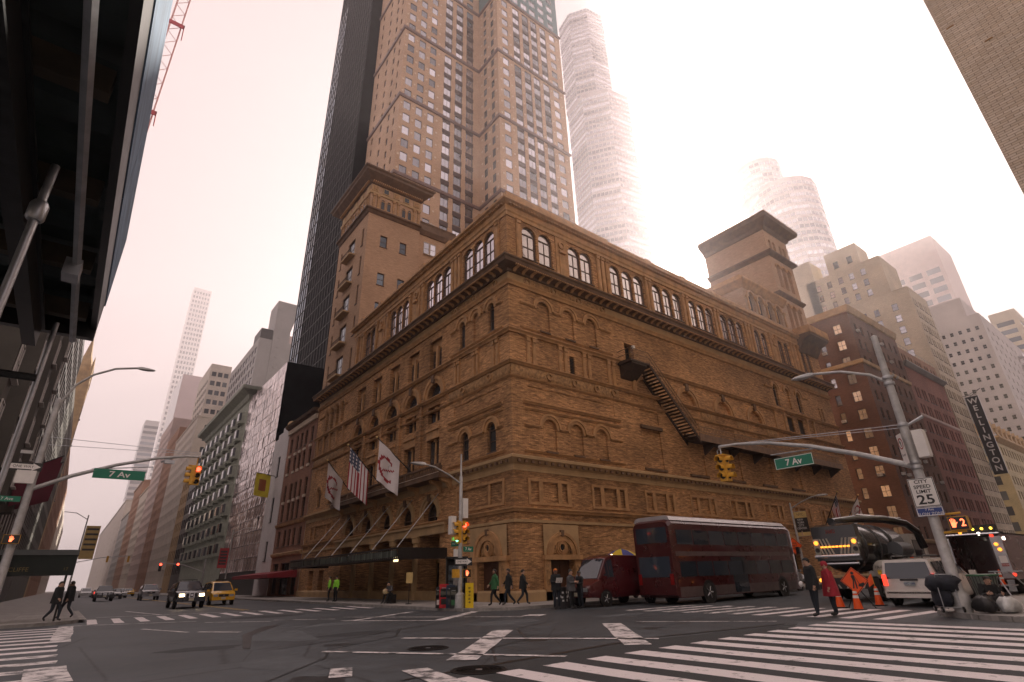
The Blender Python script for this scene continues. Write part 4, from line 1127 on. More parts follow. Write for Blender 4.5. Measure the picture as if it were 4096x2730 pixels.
for j in range(5):
    z = 23.6 + 4.15 * j - .25
    m_ = B.mb(); fbox(m_, PT_N, 31.9, 34.9, z, z + .22, 0, .75); B.part(m_, 'balconet', M_HS)
    m_ = B.mb()
    for q in range(9): m_.rod(PT_N(32.0 + q * .35, z + .2, .68), PT_N(32.0 + q * .35, z + .75, .68), .03, n=5)
    m_.rod(PT_N(31.95, z + .78, .68), PT_N(34.85, z + .78, .68), .04, n=5); B.part(m_, 'balconet_rail', M_RUST)
m_ = B.mb(); B.shell(m_, 7.32, 13.2, Y0 + .4, Y1, 27.9, 46.6, 'WSR'); B.part(m_, 'wing_wall', M_TB)
m_ = B.mb(); course(m_, PW(Y0 + .4), [(0, 44.5), (.15, 44.5), (.45, 45.1), (.45, 45.3), (.1, 45.4), (.1, 46.3), (.2, 46.6), (0, 46.65)], 7.35, 13.2); B.part(m_, 'wing_cornice', M_HD)
for c in (8.6, 9.6): B.win('W', Y0 + .4, c, 41.6, .85, 1.9, (1, 2), -.02, M_FRW, M_GLB)
m_ = B.mb()
for i in range(7): m_.rod((8.0 + i * .8, Y0 + 2, 46.6), (8.5 + i * .8, Y0 + 2, 48.6 - .1 * i), .03, n=4)
m_.rod((8.0, Y0 + 2, 48.6), (13, Y0 + 2, 47.6), .04, n=4); B.part(m_, 'skylight_frame', M_FRW)
m_ = B.mb(); m_.quad((8, Y0 + 2, 46.7), (13, Y0 + 2, 46.7), (13, Y0 + 4, 48.4), (8, Y0 + 4, 48.4)); B.part(m_, 'skylight_glass', M_GLB)

# --- roof storey and south tower of the hall
B = Bld('south_studio_block', 'brown brick studio block with loggia and square tower above the far end of the hall', (42, 4, 28))
PW0 = PW(.06)
m_ = B.mb(); B.shell(m_, 34.6, 44.2, .06, 12, 28.0, 32.2, 'NR')
wallband(m_, PW0, 34.6, 44.2, 28.0, 32.2, [(arch_hole(c, 1.35, 28.9, 30.7), .5, True) for c in (36.2, 38.3, 40.4, 42.5)])
B.shell(m_, 44.2, 50.5, .06, 9, 28.0, 44.4, 'NSE')
TL = [45.9, 47.35, 48.8]
wallband(m_, PW0, 44.2, 50.5, 28.0, 34.2, [(arch_hole(c, .95, 29.0, 32.3), .5, True) for c in TL])
wallband(m_, PW0, 44.2, 50.5, 34.2, 40.0, [(arch_hole(c, .95, 35.2, 38.2), .5, True) for c in TL])
wallband(m_, PW0, 44.2, 50.5, 40.0, 44.4, [(arch_hole(c, .7, 40.8, 42.2), .4, True) for c in (45.4, 46.5, 48.2, 49.3)])
B.part(m_, 'wall', M_TB)
for z, d in ((33.9, .35), (40.0, .6)):
    m_ = B.mb(); pr = [(0, z - .4), (d * .5, z - .2), (d, z), (d, z + .2), (0, z + .25)]; course(m_, PW0, pr, 44.2, 50.5, 1, 1); course(m_, PN(44.2), pr, .06, 9, 1); B.part(m_, 'belt_cornice', M_HD)
m_ = B.mb(); pr = [(0, 43.7), (.2, 43.8), (.4, 44.2), (1.3, 44.8), (1.4, 45.2), (1.4, 45.4), (0, 45.6)]; course(m_, PW0, pr, 44.2, 50.5, 1, 1); course(m_, PN(44.2), pr, .06, 9, 1); B.part(m_, 'top_cornice', M_HD)
m_ = B.mb(); m_.quad((42.8, -1.3, 45.58), (51.9, -1.3, 45.58), (51.9, 9, 45.58), (42.8, 9, 45.58)); B.part(m_, 'roof', M_HT)
m_ = B.mb(); pr = [(0, 31.6), (.2, 31.7), (.55, 32.2), (.7, 32.4), (.7, 32.65), (.1, 32.8), (.1, 33.3), (0, 33.3)]; course(m_, PW0, pr, 34.6, 44.2, 1); course(m_, PN(34.6), pr, .06, 12, 1); B.part(m_, 'loggia_cornice', M_HT)
for c in (36.2, 38.3, 40.4, 42.5):
    m_ = B.mb(); arch_ring(m_, PW0, c, 30.7, .68, .95, 0, .16); B.part(m_, 'arch_surround', M_HT)
    B.win('W', .06, c, 28.95, 1.2, 2.3, (2, 1), .35, M_SASH, M_PANE, arch=True)
for zs in (32.3, 38.2):
    for c in TL:
        m_ = B.mb(); arch_ring(m_, PW0, c, zs, .48, .72, 0, .14); B.part(m_, 'arch_surround', M_HT)
for s in (35.1, 37.25, 39.35, 41.45, 43.6):
    m_ = B.mb(); m_.rod((s, -.1, 28.8), (s, -.1, 30.5), .13, .11, 10); m_.cbox((s, -.08, 30.6), (.36, .36, .22)); B.part(m_, 'column', M_HT, 40)
m_ = B.mb(); m_.prism([(0, 0), (1.9, 0), (1.9, -.35), (.9, -.8), (.2, -1.9), (0, -2.0)], lambda d, z: (45.2, -d, 28.0 + z), lambda d, z: (50.2, -d, 28.0 + z)); B.part(m_, 'corbelled_balcony', M_HD)
m_ = B.mb(); m_.box(45.1, 50.3, -2.0, -1.85, 28.0, 28.9); m_.box(45.1, 45.25, -1.85, .05, 28.0, 28.9); B.part(m_, 'balcony_wall', M_HT)

# --- brick hotel tower
M_CT = brick('hotel_brick', (.54, .375, .26), (.46, .31, .21), (.42, .30, .22), .4, .1, .012, .14, blotch=.10)
M_SPAN = mat('bronze_spandrel', (.075, .048, .042), .5, var=.2)
M_BAND = mat('bronze_band', (.17, .11, .095), .45, var=.2)
M_BLK = mat('pale_block', (.60, .50, .40), .7, var=.1)
B = Bld('hotel_tower', 'very tall orange brick tower in two offset wings with bronze bands, behind the hall', (25, 45, 0))
RW = [81.7 + 17.8 * k - 1.2 - 1.75 - 2.96 * i for k in range(-1, 3) for i in range(5, -1, -1)]
RW = sorted(RW)[2:]
rows = [(z, 1.85) for z in RW]
RW1 = [81.7 + 17.8 * 3 - 2.95 - 2.96 * i for i in range(5, -1, -1)]
rows1 = rows + [(z, 1.85) for z in RW1]
m_ = B.mb()
c1 = [(9.48, 1.4), (11.9, 1.35), (14.3, 1.35), (17.7, 1.6), (20.3, 1.6), (22.9, 1.6)]
c2 = [(27.3, 1.55), (30.4, 1.75), (33.05, 1.75), (35.5, 1.75), (38.2, 1.75), (41.1, 1.7)]
hk = lambda i, j: dict(bars=(1, 1) if i < 3 else (2, 1), fr=M_FRD, pane=M_GLB, sill=False)
hk2 = lambda i, j: dict(bars=(1, 1) if i in (0, 5) else (2, 1), fr=M_FRD, pane=M_GLB, sill=False)
B.face(m_, 'W', 40.2, 8, 25.3, 40, 136, c1, rows1, hk, .12)
B.face(m_, 'W', 33.5, 25.3, 43.5, 40, 117.2, c2, rows, hk2, .12)
B.face(m_, 'N', 25.3, 33.5, 40.2, 40, 117.2, [(35.4, 1.0), (38.0, 1.0)], rows, dict(bars=(1, 1), fr=M_FRD, pane=M_GL, sill=False), .12)
B.shell(m_, 8, 25.3, 40.2, 54.1, 117.2, 136, 'RS'); B.shell(m_, 8, 43.5, 54.1, 54.2, 20, 117.2, 'E'); B.shell(m_, 25.3, 43.5, 33.5, 54.1, 40, 117.2, 'S')
grid_wall(m_, PN(8), 40.2, 54.1, 30, 136, [(42.0, 42.6), (44.2, 45.0), (47.6, 48.4), (51.6, 52.3)], [(z, z + 1.6) for z in RW], .15)
B.part(m_, 'wall', M_CT)
m_ = B.mb()
for z in RW:
    for c, w in ((42.3, .6), (44.6, .8), (48.0, .8), (51.95, .7)):
        m_.quad((8.13, c - w / 2, z), (8.13, c + w / 2, z), (8.13, c + w / 2, z + 1.6), (8.13, c - w / 2, z + 1.6))
B.part(m_, 'narrow_windows', M_GL)['kind'] = 'stuff'
for k in range(-1, 3):
    z = 81.7 + 17.8 * k
    m_ = B.mb(); pr = [(0, z - .5), (.22, z - .5), (.3, z - .2), (.3, z + .1), (.16, z + .25), (0, z + .25)]
    course(m_, PW(40.2), pr, 8, 25.3, 1, -1); course(m_, PW(33.5), pr, 25.3, 43.5, 1, 1); course(m_, PN(25.3), pr, 33.5, 40.2, 1, -1); course(m_, PN(8), pr, 40.2, 54.1, 1); B.part(m_, 'bronze_band', M_BAND)
b_ = MB(); b_.box(-.88, .88, -.04, .0, .1, 1.11); sp1 = b_.mesh('spandrel', M_SPAN)
nsp = 0
for j, z in enumerate(RW[:-1]):
    if RW[j + 1] - z > 3.0: continue
    for c, w in c1[3:]: obj('spandrel', sp1, B.root, Vector((c, 40.2, z + 1.75)) - B.o)
    for c, w in c2[1:5]: obj('spandrel', sp1, B.root, Vector((c, 33.5, z + 1.75)) - B.o)
b_ = MB(); b_.box(-.17, .17, -.05, .0, -.17, .17); blk = b_.mesh('pale_block', M_BLK)
for z in RW:
    for s in (8.4, 10.7, 13.1, 15.6): obj('pale_block', blk, B.root, Vector((s, 40.2, z + 1.0)) - B.o)
    for s in (26.0, 28.75, 31.7, 34.3, 36.85, 39.6, 42.6): obj('pale_block', blk, B.root, Vector((s, 33.5, z + 1.0)) - B.o)
    for s in (34.3, 36.7, 39.2): obj('pale_block', blk, B.root, Vector((25.3, s, z + 1.0)) - B.o, -math.pi / 2)
# teal crown
M_TEAL = mat('teal_glazed_brick', (.10, .17, .18), .5, var=.2, scale=3)
m_ = B.mb(); B.face(m_, 'W', 33.6, 25.4, 43.4, 117.25, 134, c2, [(118.6 + 3 * i, 1.8) for i in range(5)], dict(bars=(2, 1), fr=M_FRW, pane=M_GLB, sill=False), .12); B.shell(m_, 25.4, 43.4, 33.6, 54, 117.25, 134, 'NSR'); B.part(m_, 'crown', M_TEAL)
# --- dark glass prow tower
M_DG = mat('dark_curtain_wall', (.008, .011, .012), .45, spec=.03, var=.5, scale=.4)
M_DG2 = glass('dark_curtain_side', (.02, .026, .034), .03, .3, 1.0)
B = Bld('dark_glass_tower', 'tall black glass tower edged with blue reflections, behind the brick tower', (14, 67, 0))
m_ = B.mb(); m_.add([(6, 55, 0), (6, 80.3, 0), (30, 80.3, 0), (30, 55, 0), (6, 55, 165), (6, 80.3, 165), (30, 80.3, 165), (30, 55, 165)], [(0, 1, 5, 4), (1, 2, 6, 5), (2, 3, 7, 6), (3, 0, 4, 7), (4, 5, 6, 7)]); B.part(m_, 'curtain_wall', M_DG)
b_ = MB(); b_.box(-.1, .0, 55.2, 80.25, 0, .14); rb = b_.mesh('floor_band', M_BLACK)
for i in range(52): obj('floor_band', rb, B.root, Vector((6, 0, 3.1 * i + 2)) - B.o)
b_ = MB(); b_.box(-.14, 0, -.05, .05, 0, 165); mu = b_.mesh('mullion', M_BLACK)
for i in range(17): obj('mullion', mu, B.root, Vector((6, 56 + i * 1.5, 0)) - B.o)
b_ = MB(); b_.quad((-.03, -.68, 0), (-.03, .68, 0), (-.03, .68, 2.8), (-.03, -.68, 2.8)); gp = b_.mesh('glass_panel', glass('tower_reflection_tint', (.14, .2, .28), .03, .9, 1.0, tint2=(.30, .40, .52), metal=.7))  # sky reflection put into the outer panels as a blue tint
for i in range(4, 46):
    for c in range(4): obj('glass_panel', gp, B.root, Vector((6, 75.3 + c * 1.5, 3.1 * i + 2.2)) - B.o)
# --- podium of mirror glass next to it
B = Bld('mirror_glass_podium', 'mid-rise block with pale mirror glass street front and black side wall', (10, 68, 0))
M_MG = glass('mirror_front', (.55, .47, .47), .10, .3, 1.0, metal=.6, wav=.25)
m_ = B.mb(); B.shell(m_, 0, 22, 56.8, 79.4, 0, 33.4, 'WSER'); B.part(m_, 'side_wall', M_DG)
b_ = MB(); b_.box(-.04, 0, -.7, .7, 0, 1.72); pn = b_.mesh('glass_panel', M_MG)
for i in range(17):
    for j in range(15):
        p = obj('glass_panel', pn, B.root, Vector((random.uniform(-.02, .02), 57.6 + j * 1.5, 3.2 + i * 1.78)) - B.o); p.rotation_euler = (0, random.uniform(-.03, .03), random.uniform(-.03, .03))
m_ = B.mb(); m_.box(.05, .3, 56.8, 79.4, 0, 33.4); B.part(m_, 'backing', M_DKMETAL)
# --- brown brick infill beside the hall
B = Bld('brown_brick_block', 'five-bay reddish brick block with striped cornice abutting the hall', (4, 44, 0))
M_BB = brick('infill_brick', (.30, .15, .10), (.24, .12, .08), (.2, .13, .10), .3, .08, .01, .2)
m_ = B.mb()
cols = [(40.1, 1.0), (42.3, .95), (44.1, .95), (45.9, .95), (48.3, 1.0)]
B.face(m_, 'N', .0, 38.42, 49.9, 4.6, 20.0, cols, [(5.6, 1.9), (8.6, 2.1), (11.1, 2.0), (14.7, 1.8), (17.4, 1.9)], dict(bars=(1, 2), fr=M_SASH, pane=M_GLD))
B.shell(m_, 0, 16, 38.42, 49.9, 20.0, 20.9, 'NER'); B.face(m_, 'N', .0, 38.42, 49.9, .13, 4.6, [(40.6, 2.2), (44.2, 3.6), (47.9, 2.2)], [(.3, 3.4)], dict(bars=(2, 2), fr=M_FRD, pane=M_GLD, sill=False), .3); B.part(m_, 'wall', M_BB)
ledge(B, PN(0), [(0, 4.4), (.2, 4.5), (.3, 4.8), (0, 4.9)], 38.45, 49.9, M_HS); ledge(B, PN(0), [(0, 7.9), (.15, 8.0), (.25, 8.3), (0, 8.35)], 38.45, 49.9, M_HT, 'belt_course')
ledge(B, PN(0), [(0, 20.6), (.6, 20.9), (.75, 21.2), (0, 21.3)], 38.45, 49.9, M_HD)
b_ = MB(); b_.box(-.3, 0, -.13, .13, 0, .62); cb = b_.mesh('cornice_block', M_BLK)
for i in range(22): obj('cornice_block', cb, B.root, Vector((0, 38.8 + i * .51, 19.95)) - B.o)
b_ = MB(); b_.box(-.16, 0, -.4, .4, 0, .28)
lmb = b_.mesh('window_panel', M_BLK)
for c, w in cols:
    for z in (10.75, 14.35, 16.7): obj('window_panel', lmb, B.root, Vector((0, c, z)) - B.o)
# --- narrow white building
B = Bld('narrow_white_building', 'narrow white plaster building with a stepped parapet beside the brown brick block', (4, 53, 0))
M_WP = mat('white_plaster', (.56, .54, .55), .7, var=.08, scale=.6)
m_ = B.mb(); B.face(m_, 'N', -.05, 49.95, 56.75, .13, 20.6, [(53.2, 1.1)], [(4.2, 2.4), (9.0, 3.2), (15.0, 2.8)], dict(bars=(1, 3), fr=M_FRD, pane=M_GLD)); B.shell(m_, -.05, 16, 49.95, 56.75, .13, 20.6, 'WER')
m_.box(-.05, 1, 50.0, 53.0, 20.6, 21.8); m_.box(-.05, 1, 53.0, 55.0, 20.6, 21.2); B.part(m_, 'wall', M_WP)
m_ = B.mb(); m_.lathe([(.6, 0), (.6, .2), (.45, .5), (.2, .65), (.01, .7)], 12, (.4, 50.9, 21.8)); B.part(m_, 'finial', M_HS, 40)
# --- grey block with bays and heavy cornice
B = Bld('bay_window_block', 'grey green block of stacked bay windows under a heavy overhanging cornice', (6, 95, 0))
M_GG = mat('grey_green_stone', (.30, .32, .27), .75, var=.2, scale=1.2)
m_ = B.mb(); B.shell(m_, 0, 18, 79.6, 121, .13, 34.5, 'WNSER'); B.part(m_, 'wall', M_GG)
b_ = MB(); b_.prism([(0, -1.3), (.9, -.8), (.9, .8), (0, 1.3)], lambda d, y: (-d, y, 0), lambda d, y: (-d, y, 2.2)); bay = b_.mesh('bay', M_GG)
b_ = MB()
for a, c in (((.55, -1.02), (.88, -.83)), ((.92, -.7), (.92, .7)), ((.88, .83), (.55, 1.02))): b_.quad((-a[0] - .03, a[1], .5), (-c[0] - .03, c[1], .5), (-c[0] - .03, c[1], 1.95), (-a[0] - .03, a[1], 1.95))
bgl = b_.mesh('bay_window', M_GL)
for i in range(8):
    for j in range(8):
        o_ = obj('bay', bay, B.root, Vector((0, 82.5 + j * 5.1, 6 + i * 3.3)) - B.o); obj('bay_window', bgl, o_)
for j in range(8):
    for i in range(8): B.win('N', 0, 85.05 + j * 5.1, 6.2 + i * 3.3, 1.1, 1.9, (1, 2), -.02, M_FRD, M_GL)
ledge(B, PN(0), [(0, 33.2), (.3, 33.4), (.6, 34.1), (1.9, 34.8), (2.0, 35.4), (0, 35.6)], 79.6, 121, M_GG, 'cornice', 1, 1)
m_ = B.mb(); course(m_, PW(79.6), [(0, 33.2), (.3, 33.4), (.6, 34.1), (1.9, 34.8), (2.0, 35.4), (0, 35.6)], 0, 18, 1); B.part(m_, 'side_cornice', M_GG)

# --- simple slabs along the streets and far towers
def slab(name, label, x0, x1, y0, y1, z1, wm, faces, z0=.1, group=None, top=None):
    """block with window grids: faces = list of (orient, cols, rows, kw)"""
    b_ = Bld(name, label, ((x0 + x1) / 2, (y0 + y1) / 2, 0), group=group); m2 = b_.mb(); done = ''
    for o, cols, rws, kw in faces:
        pl = {'W': y0, 'N': x0, 'S': x1, 'E': y1}[o]; a, c = (x0, x1) if o in 'WE' else (y0, y1)
        b_.face(m2, o, pl, a, c, z0, z1, cols, rws, kw); done += o
    b_.shell(m2, x0, x1, y0, y1, z0, z1, ''.join(q for q in 'WNSER' if q not in done)); b_.part(m2, 'wall', wm)
    if top:
        m2 = b_.mb(); m2.box(x0 - top, x1 + top, y0 - top, y1 + top, z1, z1 + .5); b_.part(m2, 'parapet', wm)
    return b_
D1 = dict(bars=(1, 2), fr=M_FRD, pane=M_GL, sill=False); D2 = dict(bars=(1, 2), fr=M_FRW, pane=M_GLB); D3 = dict(bars=(3, 1), fr=M_FRD, pane=M_GL, sill=False)
M_CR = mat('cream_brick', (.50, .44, .38), .8, var=.12, scale=.4)
M_PK = mat('pink_stone', (.46, .36, .33), .8, var=.12, scale=.3)
M_GR = mat('grey_stone', (.30, .29, .28), .8, var=.15, scale=.3)
M_OB = brick('old_brick', (.34, .19, .12), (.28, .15, .10), (.25, .17, .12), .35, .1, .012, .15)
slab('dark_office_block', 'low black fronted office block on the far side of the bay window block', 0, 14, 121.2, 134, 25, M_DKMETAL, [('N', span(121.5, 133.8, 5, 1.6), floors(4, 6, 3.4, 2.2), D1)])
slab('ornate_townhouse', 'slim tan stone townhouse front beside the black office block down the street', 0, 14, 134.2, 146, 29, M_HS, [('N', span(134.4, 145.8, 4, 1.4), floors(4, 7, 3.4, 2.2), D1), ], top=.3)
slab('cream_hotel', 'tall cream hotel with rows of small windows and white side wall down the street', 0, 16, 146.2, 186, 46, M_CR, [('N', span(146.5, 185.8, 14, 1.2), floors(4, 13, 3.2, 1.7), D1), ('W', [(2.6, .9)], floors(20, 8, 3.2, 1.5), D1)], top=.2)
slab('orange_brick_block', 'orange brick block with a plain side wall beyond the cream hotel', 0, 16, 186.2, 214, 52, M_OB, [('N', span(186.5, 213.8, 8, 1.3), floors(4, 14, 3.3, 1.8), D1), ('W', [(3.5, 1.0)], floors(48, 1, 3.3, 1.6), D1)])
slab('white_slab_block', 'plain pale block standing behind the orange brick one', 0, 16, 214.2, 250, 62, M_PK, [('N', span(214.5, 249.8, 9, 1.8), floors(4, 16, 3.5, 1.9), D1)])
for i, (a, b2, z, w_, d_) in enumerate(((250.2, 285, 40, M_CR, 'square topped cream block, fifth from the bay window block'), (285.2, 330, 48, M_OB, 'reddish brick block in the hazy far end of the row'), (330.2, 380, 38, M_GR, 'grey block with the lowest roof in the far end of the row'), (380.2, 680, 50, M_CR, 'last cream block before the street fades out'))):
    slab('street_block', d_, 0, 18, a, b2, z, w_, [('N', span(a + .5, b2 - .5, 8, 2.0), floors(5, int(z / 3.6) - 2, 3.6, 2.0), D1)], top=.4)
# striped office tower, slab with portholes, pink slab, white grid tower
B = Bld('striped_office_tower', 'hazy dark office tower with pale horizontal bands at the end of the street', (19, 690, 0)); m_ = B.mb(); B.shell(m_, 13.4, 26.5, 674, 710, 0, 171); B.part(m_, 'wall', mat('band_pale', (.45, .43, .42), .7))
b_ = MB(); b_.box(-.12, 13.1, -.1, 0, 0, 3.0); rw = b_.mesh('window_band', M_GL); b_ = MB(); b_.box(-.1, 0, 0, 36, 0, 3.0); rn = b_.mesh('window_band', M_GL)
for i in range(27): obj('window_band', rw, B.root, Vector((13.4, 674, 6 + i * 6.0)) - B.o); obj('window_band', rn, B.root, Vector((13.4, 674, 6 + i * 6.0)) - B.o)
B = Bld('porthole_tower', 'grey concrete tower with a column of round portholes and flared top', (20, 160, 0))
M_CO = mat('grey_concrete', (.34, .32, .31), .85, var=.1, scale=.2)
m_ = B.mb(); B.face(m_, 'N', 11.4, 141.2, 180, 0, 72, span(142, 179.5, 10, 2.6), floors(30, 12, 3.4, 2.2), D3); B.shell(m_, 11.4, 21, 141.2, 180, 0, 72, 'SER'); m_.quad((11.4, 141.2, 0), (21, 141.2, 0), (21, 141.2, 72), (11.4, 141.2, 72))
m_.add([(15.2, 141.0, 0), (20.2, 141.0, 0), (20.2, 141.0, 76), (22.4, 141.0, 86), (15.2, 141.0, 86), (15.2, 150, 0), (20.2, 150, 0), (20.2, 150, 76), (22.4, 150, 86), (15.2, 150, 86)], [(0, 1, 2, 3, 4), (5, 9, 8, 7, 6), (0, 4, 9, 5), (1, 6, 7, 2), (2, 7, 8, 3), (4, 3, 8, 9)]); B.part(m_, 'wall', M_CO)
b_ = MB(); b_.lathe([(.42, -.1), (.5, -.1), (.5, .0), (.42, .0)], 16, axis='y'); b_.cur = 1; p = [(.42 * math.cos(2 * math.pi * i / 16), -.02, .42 * math.sin(2 * math.pi * i / 16)) for i in range(16)]; b_.add(p, [tuple(range(16))]); ph = b_.mesh('porthole', [M_CO, M_GLD])
for i in range(12): obj('porthole', ph, B.root, Vector((17.0, 140.98, 36 + i * 3.4)) - B.o)
m_ = B.mb(); m_.box(11.6, 15.1, 141.5, 150, 72, 75.5); B.part(m_, 'louvre_housing', M_FRD)
slab('hazy_cream_tower', 'pale flat topped tower between the porthole tower and the pink slab', 6, 13, 190, 215, 78, M_CR, [('N', span(191, 214, 6, 2.4), floors(20, 15, 3.6, 1.9), D3), ('W', span(6.4, 12.6, 3, 1.5), floors(30, 13, 3.6, 1.8), D3)])
slab('slim_hazy_tower', 'slim pale tower rising just left of the black glass tower', 30, 34, 190, 205, 96, M_PK, [('W', span(30.2, 33.8, 2, 1.2), floors(40, 14, 3.6, 1.8), D3)])
B = Bld('pink_slab_tower', 'broad smooth pink grey slab tower with sloping dark edge', (27, 420, 0)); m_ = B.mb(); ys = 404
m_.add([(15.7, ys, 0), (45, ys, 0), (38.8, ys, 142), (15.7, ys, 142), (15.7, ys + 50, 0), (45, ys + 50, 0), (38.8, ys + 50, 142), (15.7, ys + 50, 142)], [(0, 1, 2, 3), (1, 5, 6, 2), (3, 2, 6, 7), (4, 7, 6, 5)]); B.part(m_, 'wall', mat('travertine', (.48, .37, .36), .6, var=.05, scale=.1))
m_ = B.mb(); m_.quad((15.65, ys, 0), (15.65, ys + 50, 0), (15.65, ys + 50, 142), (15.65, ys, 142)); B.part(m_, 'glass_front', M_GLD)
b_ = MB(); b_.box(15.8, 39.2, -.12, 0, 0, .4); jl = b_.mesh('panel_joint', M_PK)
for i in range(13): obj('panel_joint', jl, B.root, Vector((0, ys, 32 + i * 8.4)) - B.o)
B = Bld('white_grid_tower', 'extremely tall slender white tower with a grid of square windows, faint in the haze', (55, 886, 0)); m_ = B.mb()
B.face(m_, 'W', 874, 42.5, 67.8, 120, 442, span(43, 67.3, 6, 2.7), floors(134, 38, 8.05, 4.6), dict(bars=(1, 1), fr=M_FRW, pane=M_GL, sill=False), .9)
B.shell(m_, 42.5, 67.8, 874, 899, 0, 442, 'NSR'); B.shell(m_, 42.5, 67.8, 874, 899, 0, 120, 'W'); B.part(m_, 'wall', M_WHITE)
# --- octagonal hazy tower right of the hotel tower, round apartment tower
def facet_tower(name, label, cx, cy, tiers, n, rot, wm, pitch, wh):
    b_ = Bld(name, label, (cx, cy, 0))
    for t, (r, z0, z1, dx, dy) in enumerate(tiers):
        m2 = b_.mb(); q = [(cx + dx + r * math.cos(rot + 2 * math.pi * i / n), cy + dy + r * math.sin(rot + 2 * math.pi * i / n)) for i in range(n)]
        m2.prism(q, lambda x, y: (x, y, z0), lambda x, y: (x, y, z1)); b_.part(m2, 'shaft' if t == 0 else 'upper_tier', wm)
        side = 2 * r * math.sin(math.pi / n); mm = MB(); k = max(2, int(side / 2.4)); ww = side / k
        for i in range(k): mm.box(-side / 2 + i * ww + .22, -side / 2 + (i + 1) * ww - .22, -.06, 0, 0, wh)
        rb_ = mm.mesh('window_band', M_GLB)
        for i in range(n):
            th = rot + 2 * math.pi * (i + .5) / n
            nx, ny = math.cos(th), math.sin(th)
            if nx * (-20.44 - cx) + ny * (-26.1 - cy) <= 0: continue
            ap = r * math.cos(math.pi / n) + .02; z = z0 + pitch * .4
            while z < z1 - 2:
                obj('window_band', rb_, b_.root, Vector((cx + dx + ap * nx, cy + dy + ap * ny, z)) - b_.o, th + math.pi / 2); z += pitch
    return b_
M_HZ = mat('pale_glass_stone', (.52, .46, .45), .5, var=.1, scale=.2)
facet_tower('octagonal_glass_tower', 'pale many sided skyscraper stepping down in tiers, half lost in sun haze', 213, 162, [(23.5, 170, 310, 2, -2), (18.5, 310, 402, -2, 2)], 8, .2, M_HZ, 4.4, 2.3)
m_ = MB(); 
facet_tower('round_apartment_tower', 'pale round cornered apartment tower with bay windows, hazy behind the hall roof', 280, 84, [(19, 100, 213, 0, -5), (14, 213, 238, -2, 5)], 14, .1, M_HZ, 4.4, 2.3)
# --- east side of the avenue beyond the side street
M_RB = brick('red_brick', (.17, .085, .055), (.125, .06, .04), (.11, .075, .055), .3, .09, .012, .25)
B = slab('red_brick_apartments', 'dark red brick apartment house with pale corner piers across the side street', 66.4, 86, 0, 16, 38.2, M_RB,
         [('N', [(2.0, 1.15), (4.6, .75), (6.4, .75), (9.5, 1.15), (12.5, 1.15)], floors(4.6, 12, 2.72, 1.55), lambda i, j: dict(bars=(2, 2) if i in (0, 3, 4) else (1, 2), fr=M_FRD, pane=M_GLB)),
          ('W', [(68.2, .9), (70.4, .9), (73.2, .7), (74.8, .7), (77.5, .9), (79.4, .9), (82.0, .7), (84.2, .9)], floors(4.6, 12, 2.72, 1.55), dict(bars=(1, 2), fr=M_FRD, pane=M_GLB))])
ledge(B, PN(66.4), [(0, 37.6), (.2, 37.7), (.4, 38.3), (.5, 38.6), (0, 38.7)], 0, 16, M_HS, 'cornice', 1); ledge(B, PW(0), [(0, 37.6), (.2, 37.7), (.4, 38.3), (.5, 38.6), (0, 38.7)], 66.4, 86, M_HS, 'cornice', 1)
ledge(B, PN(66.4), [(0, 29.1), (.2, 29.2), (.25, 29.7), (0, 29.8)], 0, 16, M_HS, 'belt_course', 1); ledge(B, PW(0), [(0, 29.1), (.2, 29.2), (.25, 29.7), (0, 29.8)], 66.4, 86, M_HS, 'belt_course', 1)
ledge(B, PN(66.4), [(0, 4.0), (.2, 4.1), (.3, 4.4), (0, 4.5)], 0, 16, M_HS, 'belt_course', 1); ledge(B, PW(0), [(0, 4.0), (.2, 4.1), (.3, 4.4), (0, 4.5)], 66.4, 86, M_HS, 'belt_course', 1)
b_ = MB(); b_.box(-.3, .3, -.38, 0, 0, .36); b_.cur = 1; b_.box(-.24, .24, -.4, -.38, .05, .31); acu = b_.mesh('air_conditioner', [M_FRW, M_GR])
for k in range(14):
    i = random.choice((68.2, 70.4, 77.5, 79.4, 84.2)); j = random.randrange(1, 12); obj('air_conditioner', acu, B.root, Vector((i, 0, 4.65 + j * 2.72)) - B.o)
for k in range(9):
    i = random.choice((2.0, 4.6, 6.4)); j = random.randrange(3, 12); obj('air_conditioner', acu, B.root, Vector((66.4, i, 4.65 + j * 2.72)) - B.o, -math.pi / 2)
M_PB = brick('pink_brick', (.30, .13, .10), (.25, .11, .085), (.22, .14, .12), .3, .09, .012, .18)
pc = [(88.3, .8), (89.6, .8), (91.6, .8), (92.9, .8), (95.0, .8), (96.2, .8), (97.4, .8), (99.8, .8), (101.1, .8), (103.2, .8), (104.9, .8)]
B = slab('pink_brick_apartments', 'wide pinkish brick apartment house with pale sills next to the dark red one', 86.1, 106.6, .0, 14, 33.4, M_PB, [('W', pc, floors(3.2, 9, 3.05, 1.9), dict(bars=(1, 2), fr=M_FRD, pane=M_GLD))])
m_ = B.mb(); B.face(m_, 'W', .3, 86.2, 106.5, 33.4, 36.8, pc, [(33.9, 1.9)], dict(bars=(1, 2), fr=M_FRD, pane=M_GLD)); B.shell(m_, 86.2, 106.5, .3, 14, 33.4, 36.8, 'NR'); B.part(m_, 'attic', M_OB)
ledge(B, PW(0), [(0, 32.9), (.3, 33.0), (.8, 33.4), (.8, 33.6), (0, 33.7)], 86.1, 106.6, M_GR, 'cornice', 1); ledge(B, PW(0), [(0, 24.0), (.12, 24.1), (.12, 24.5), (0, 24.5)], 86.1, 106.6, M_PK, 'belt_course')
m_ = B.mb(); m_.rod((86.3, .4, 37.6), (106.4, .4, 37.6), .04, n=5)
for k in range(14): m_.rod((86.3 + k * 1.54, .4, 36.8), (86.3 + k * 1.54, .4, 37.6), .03, n=4)
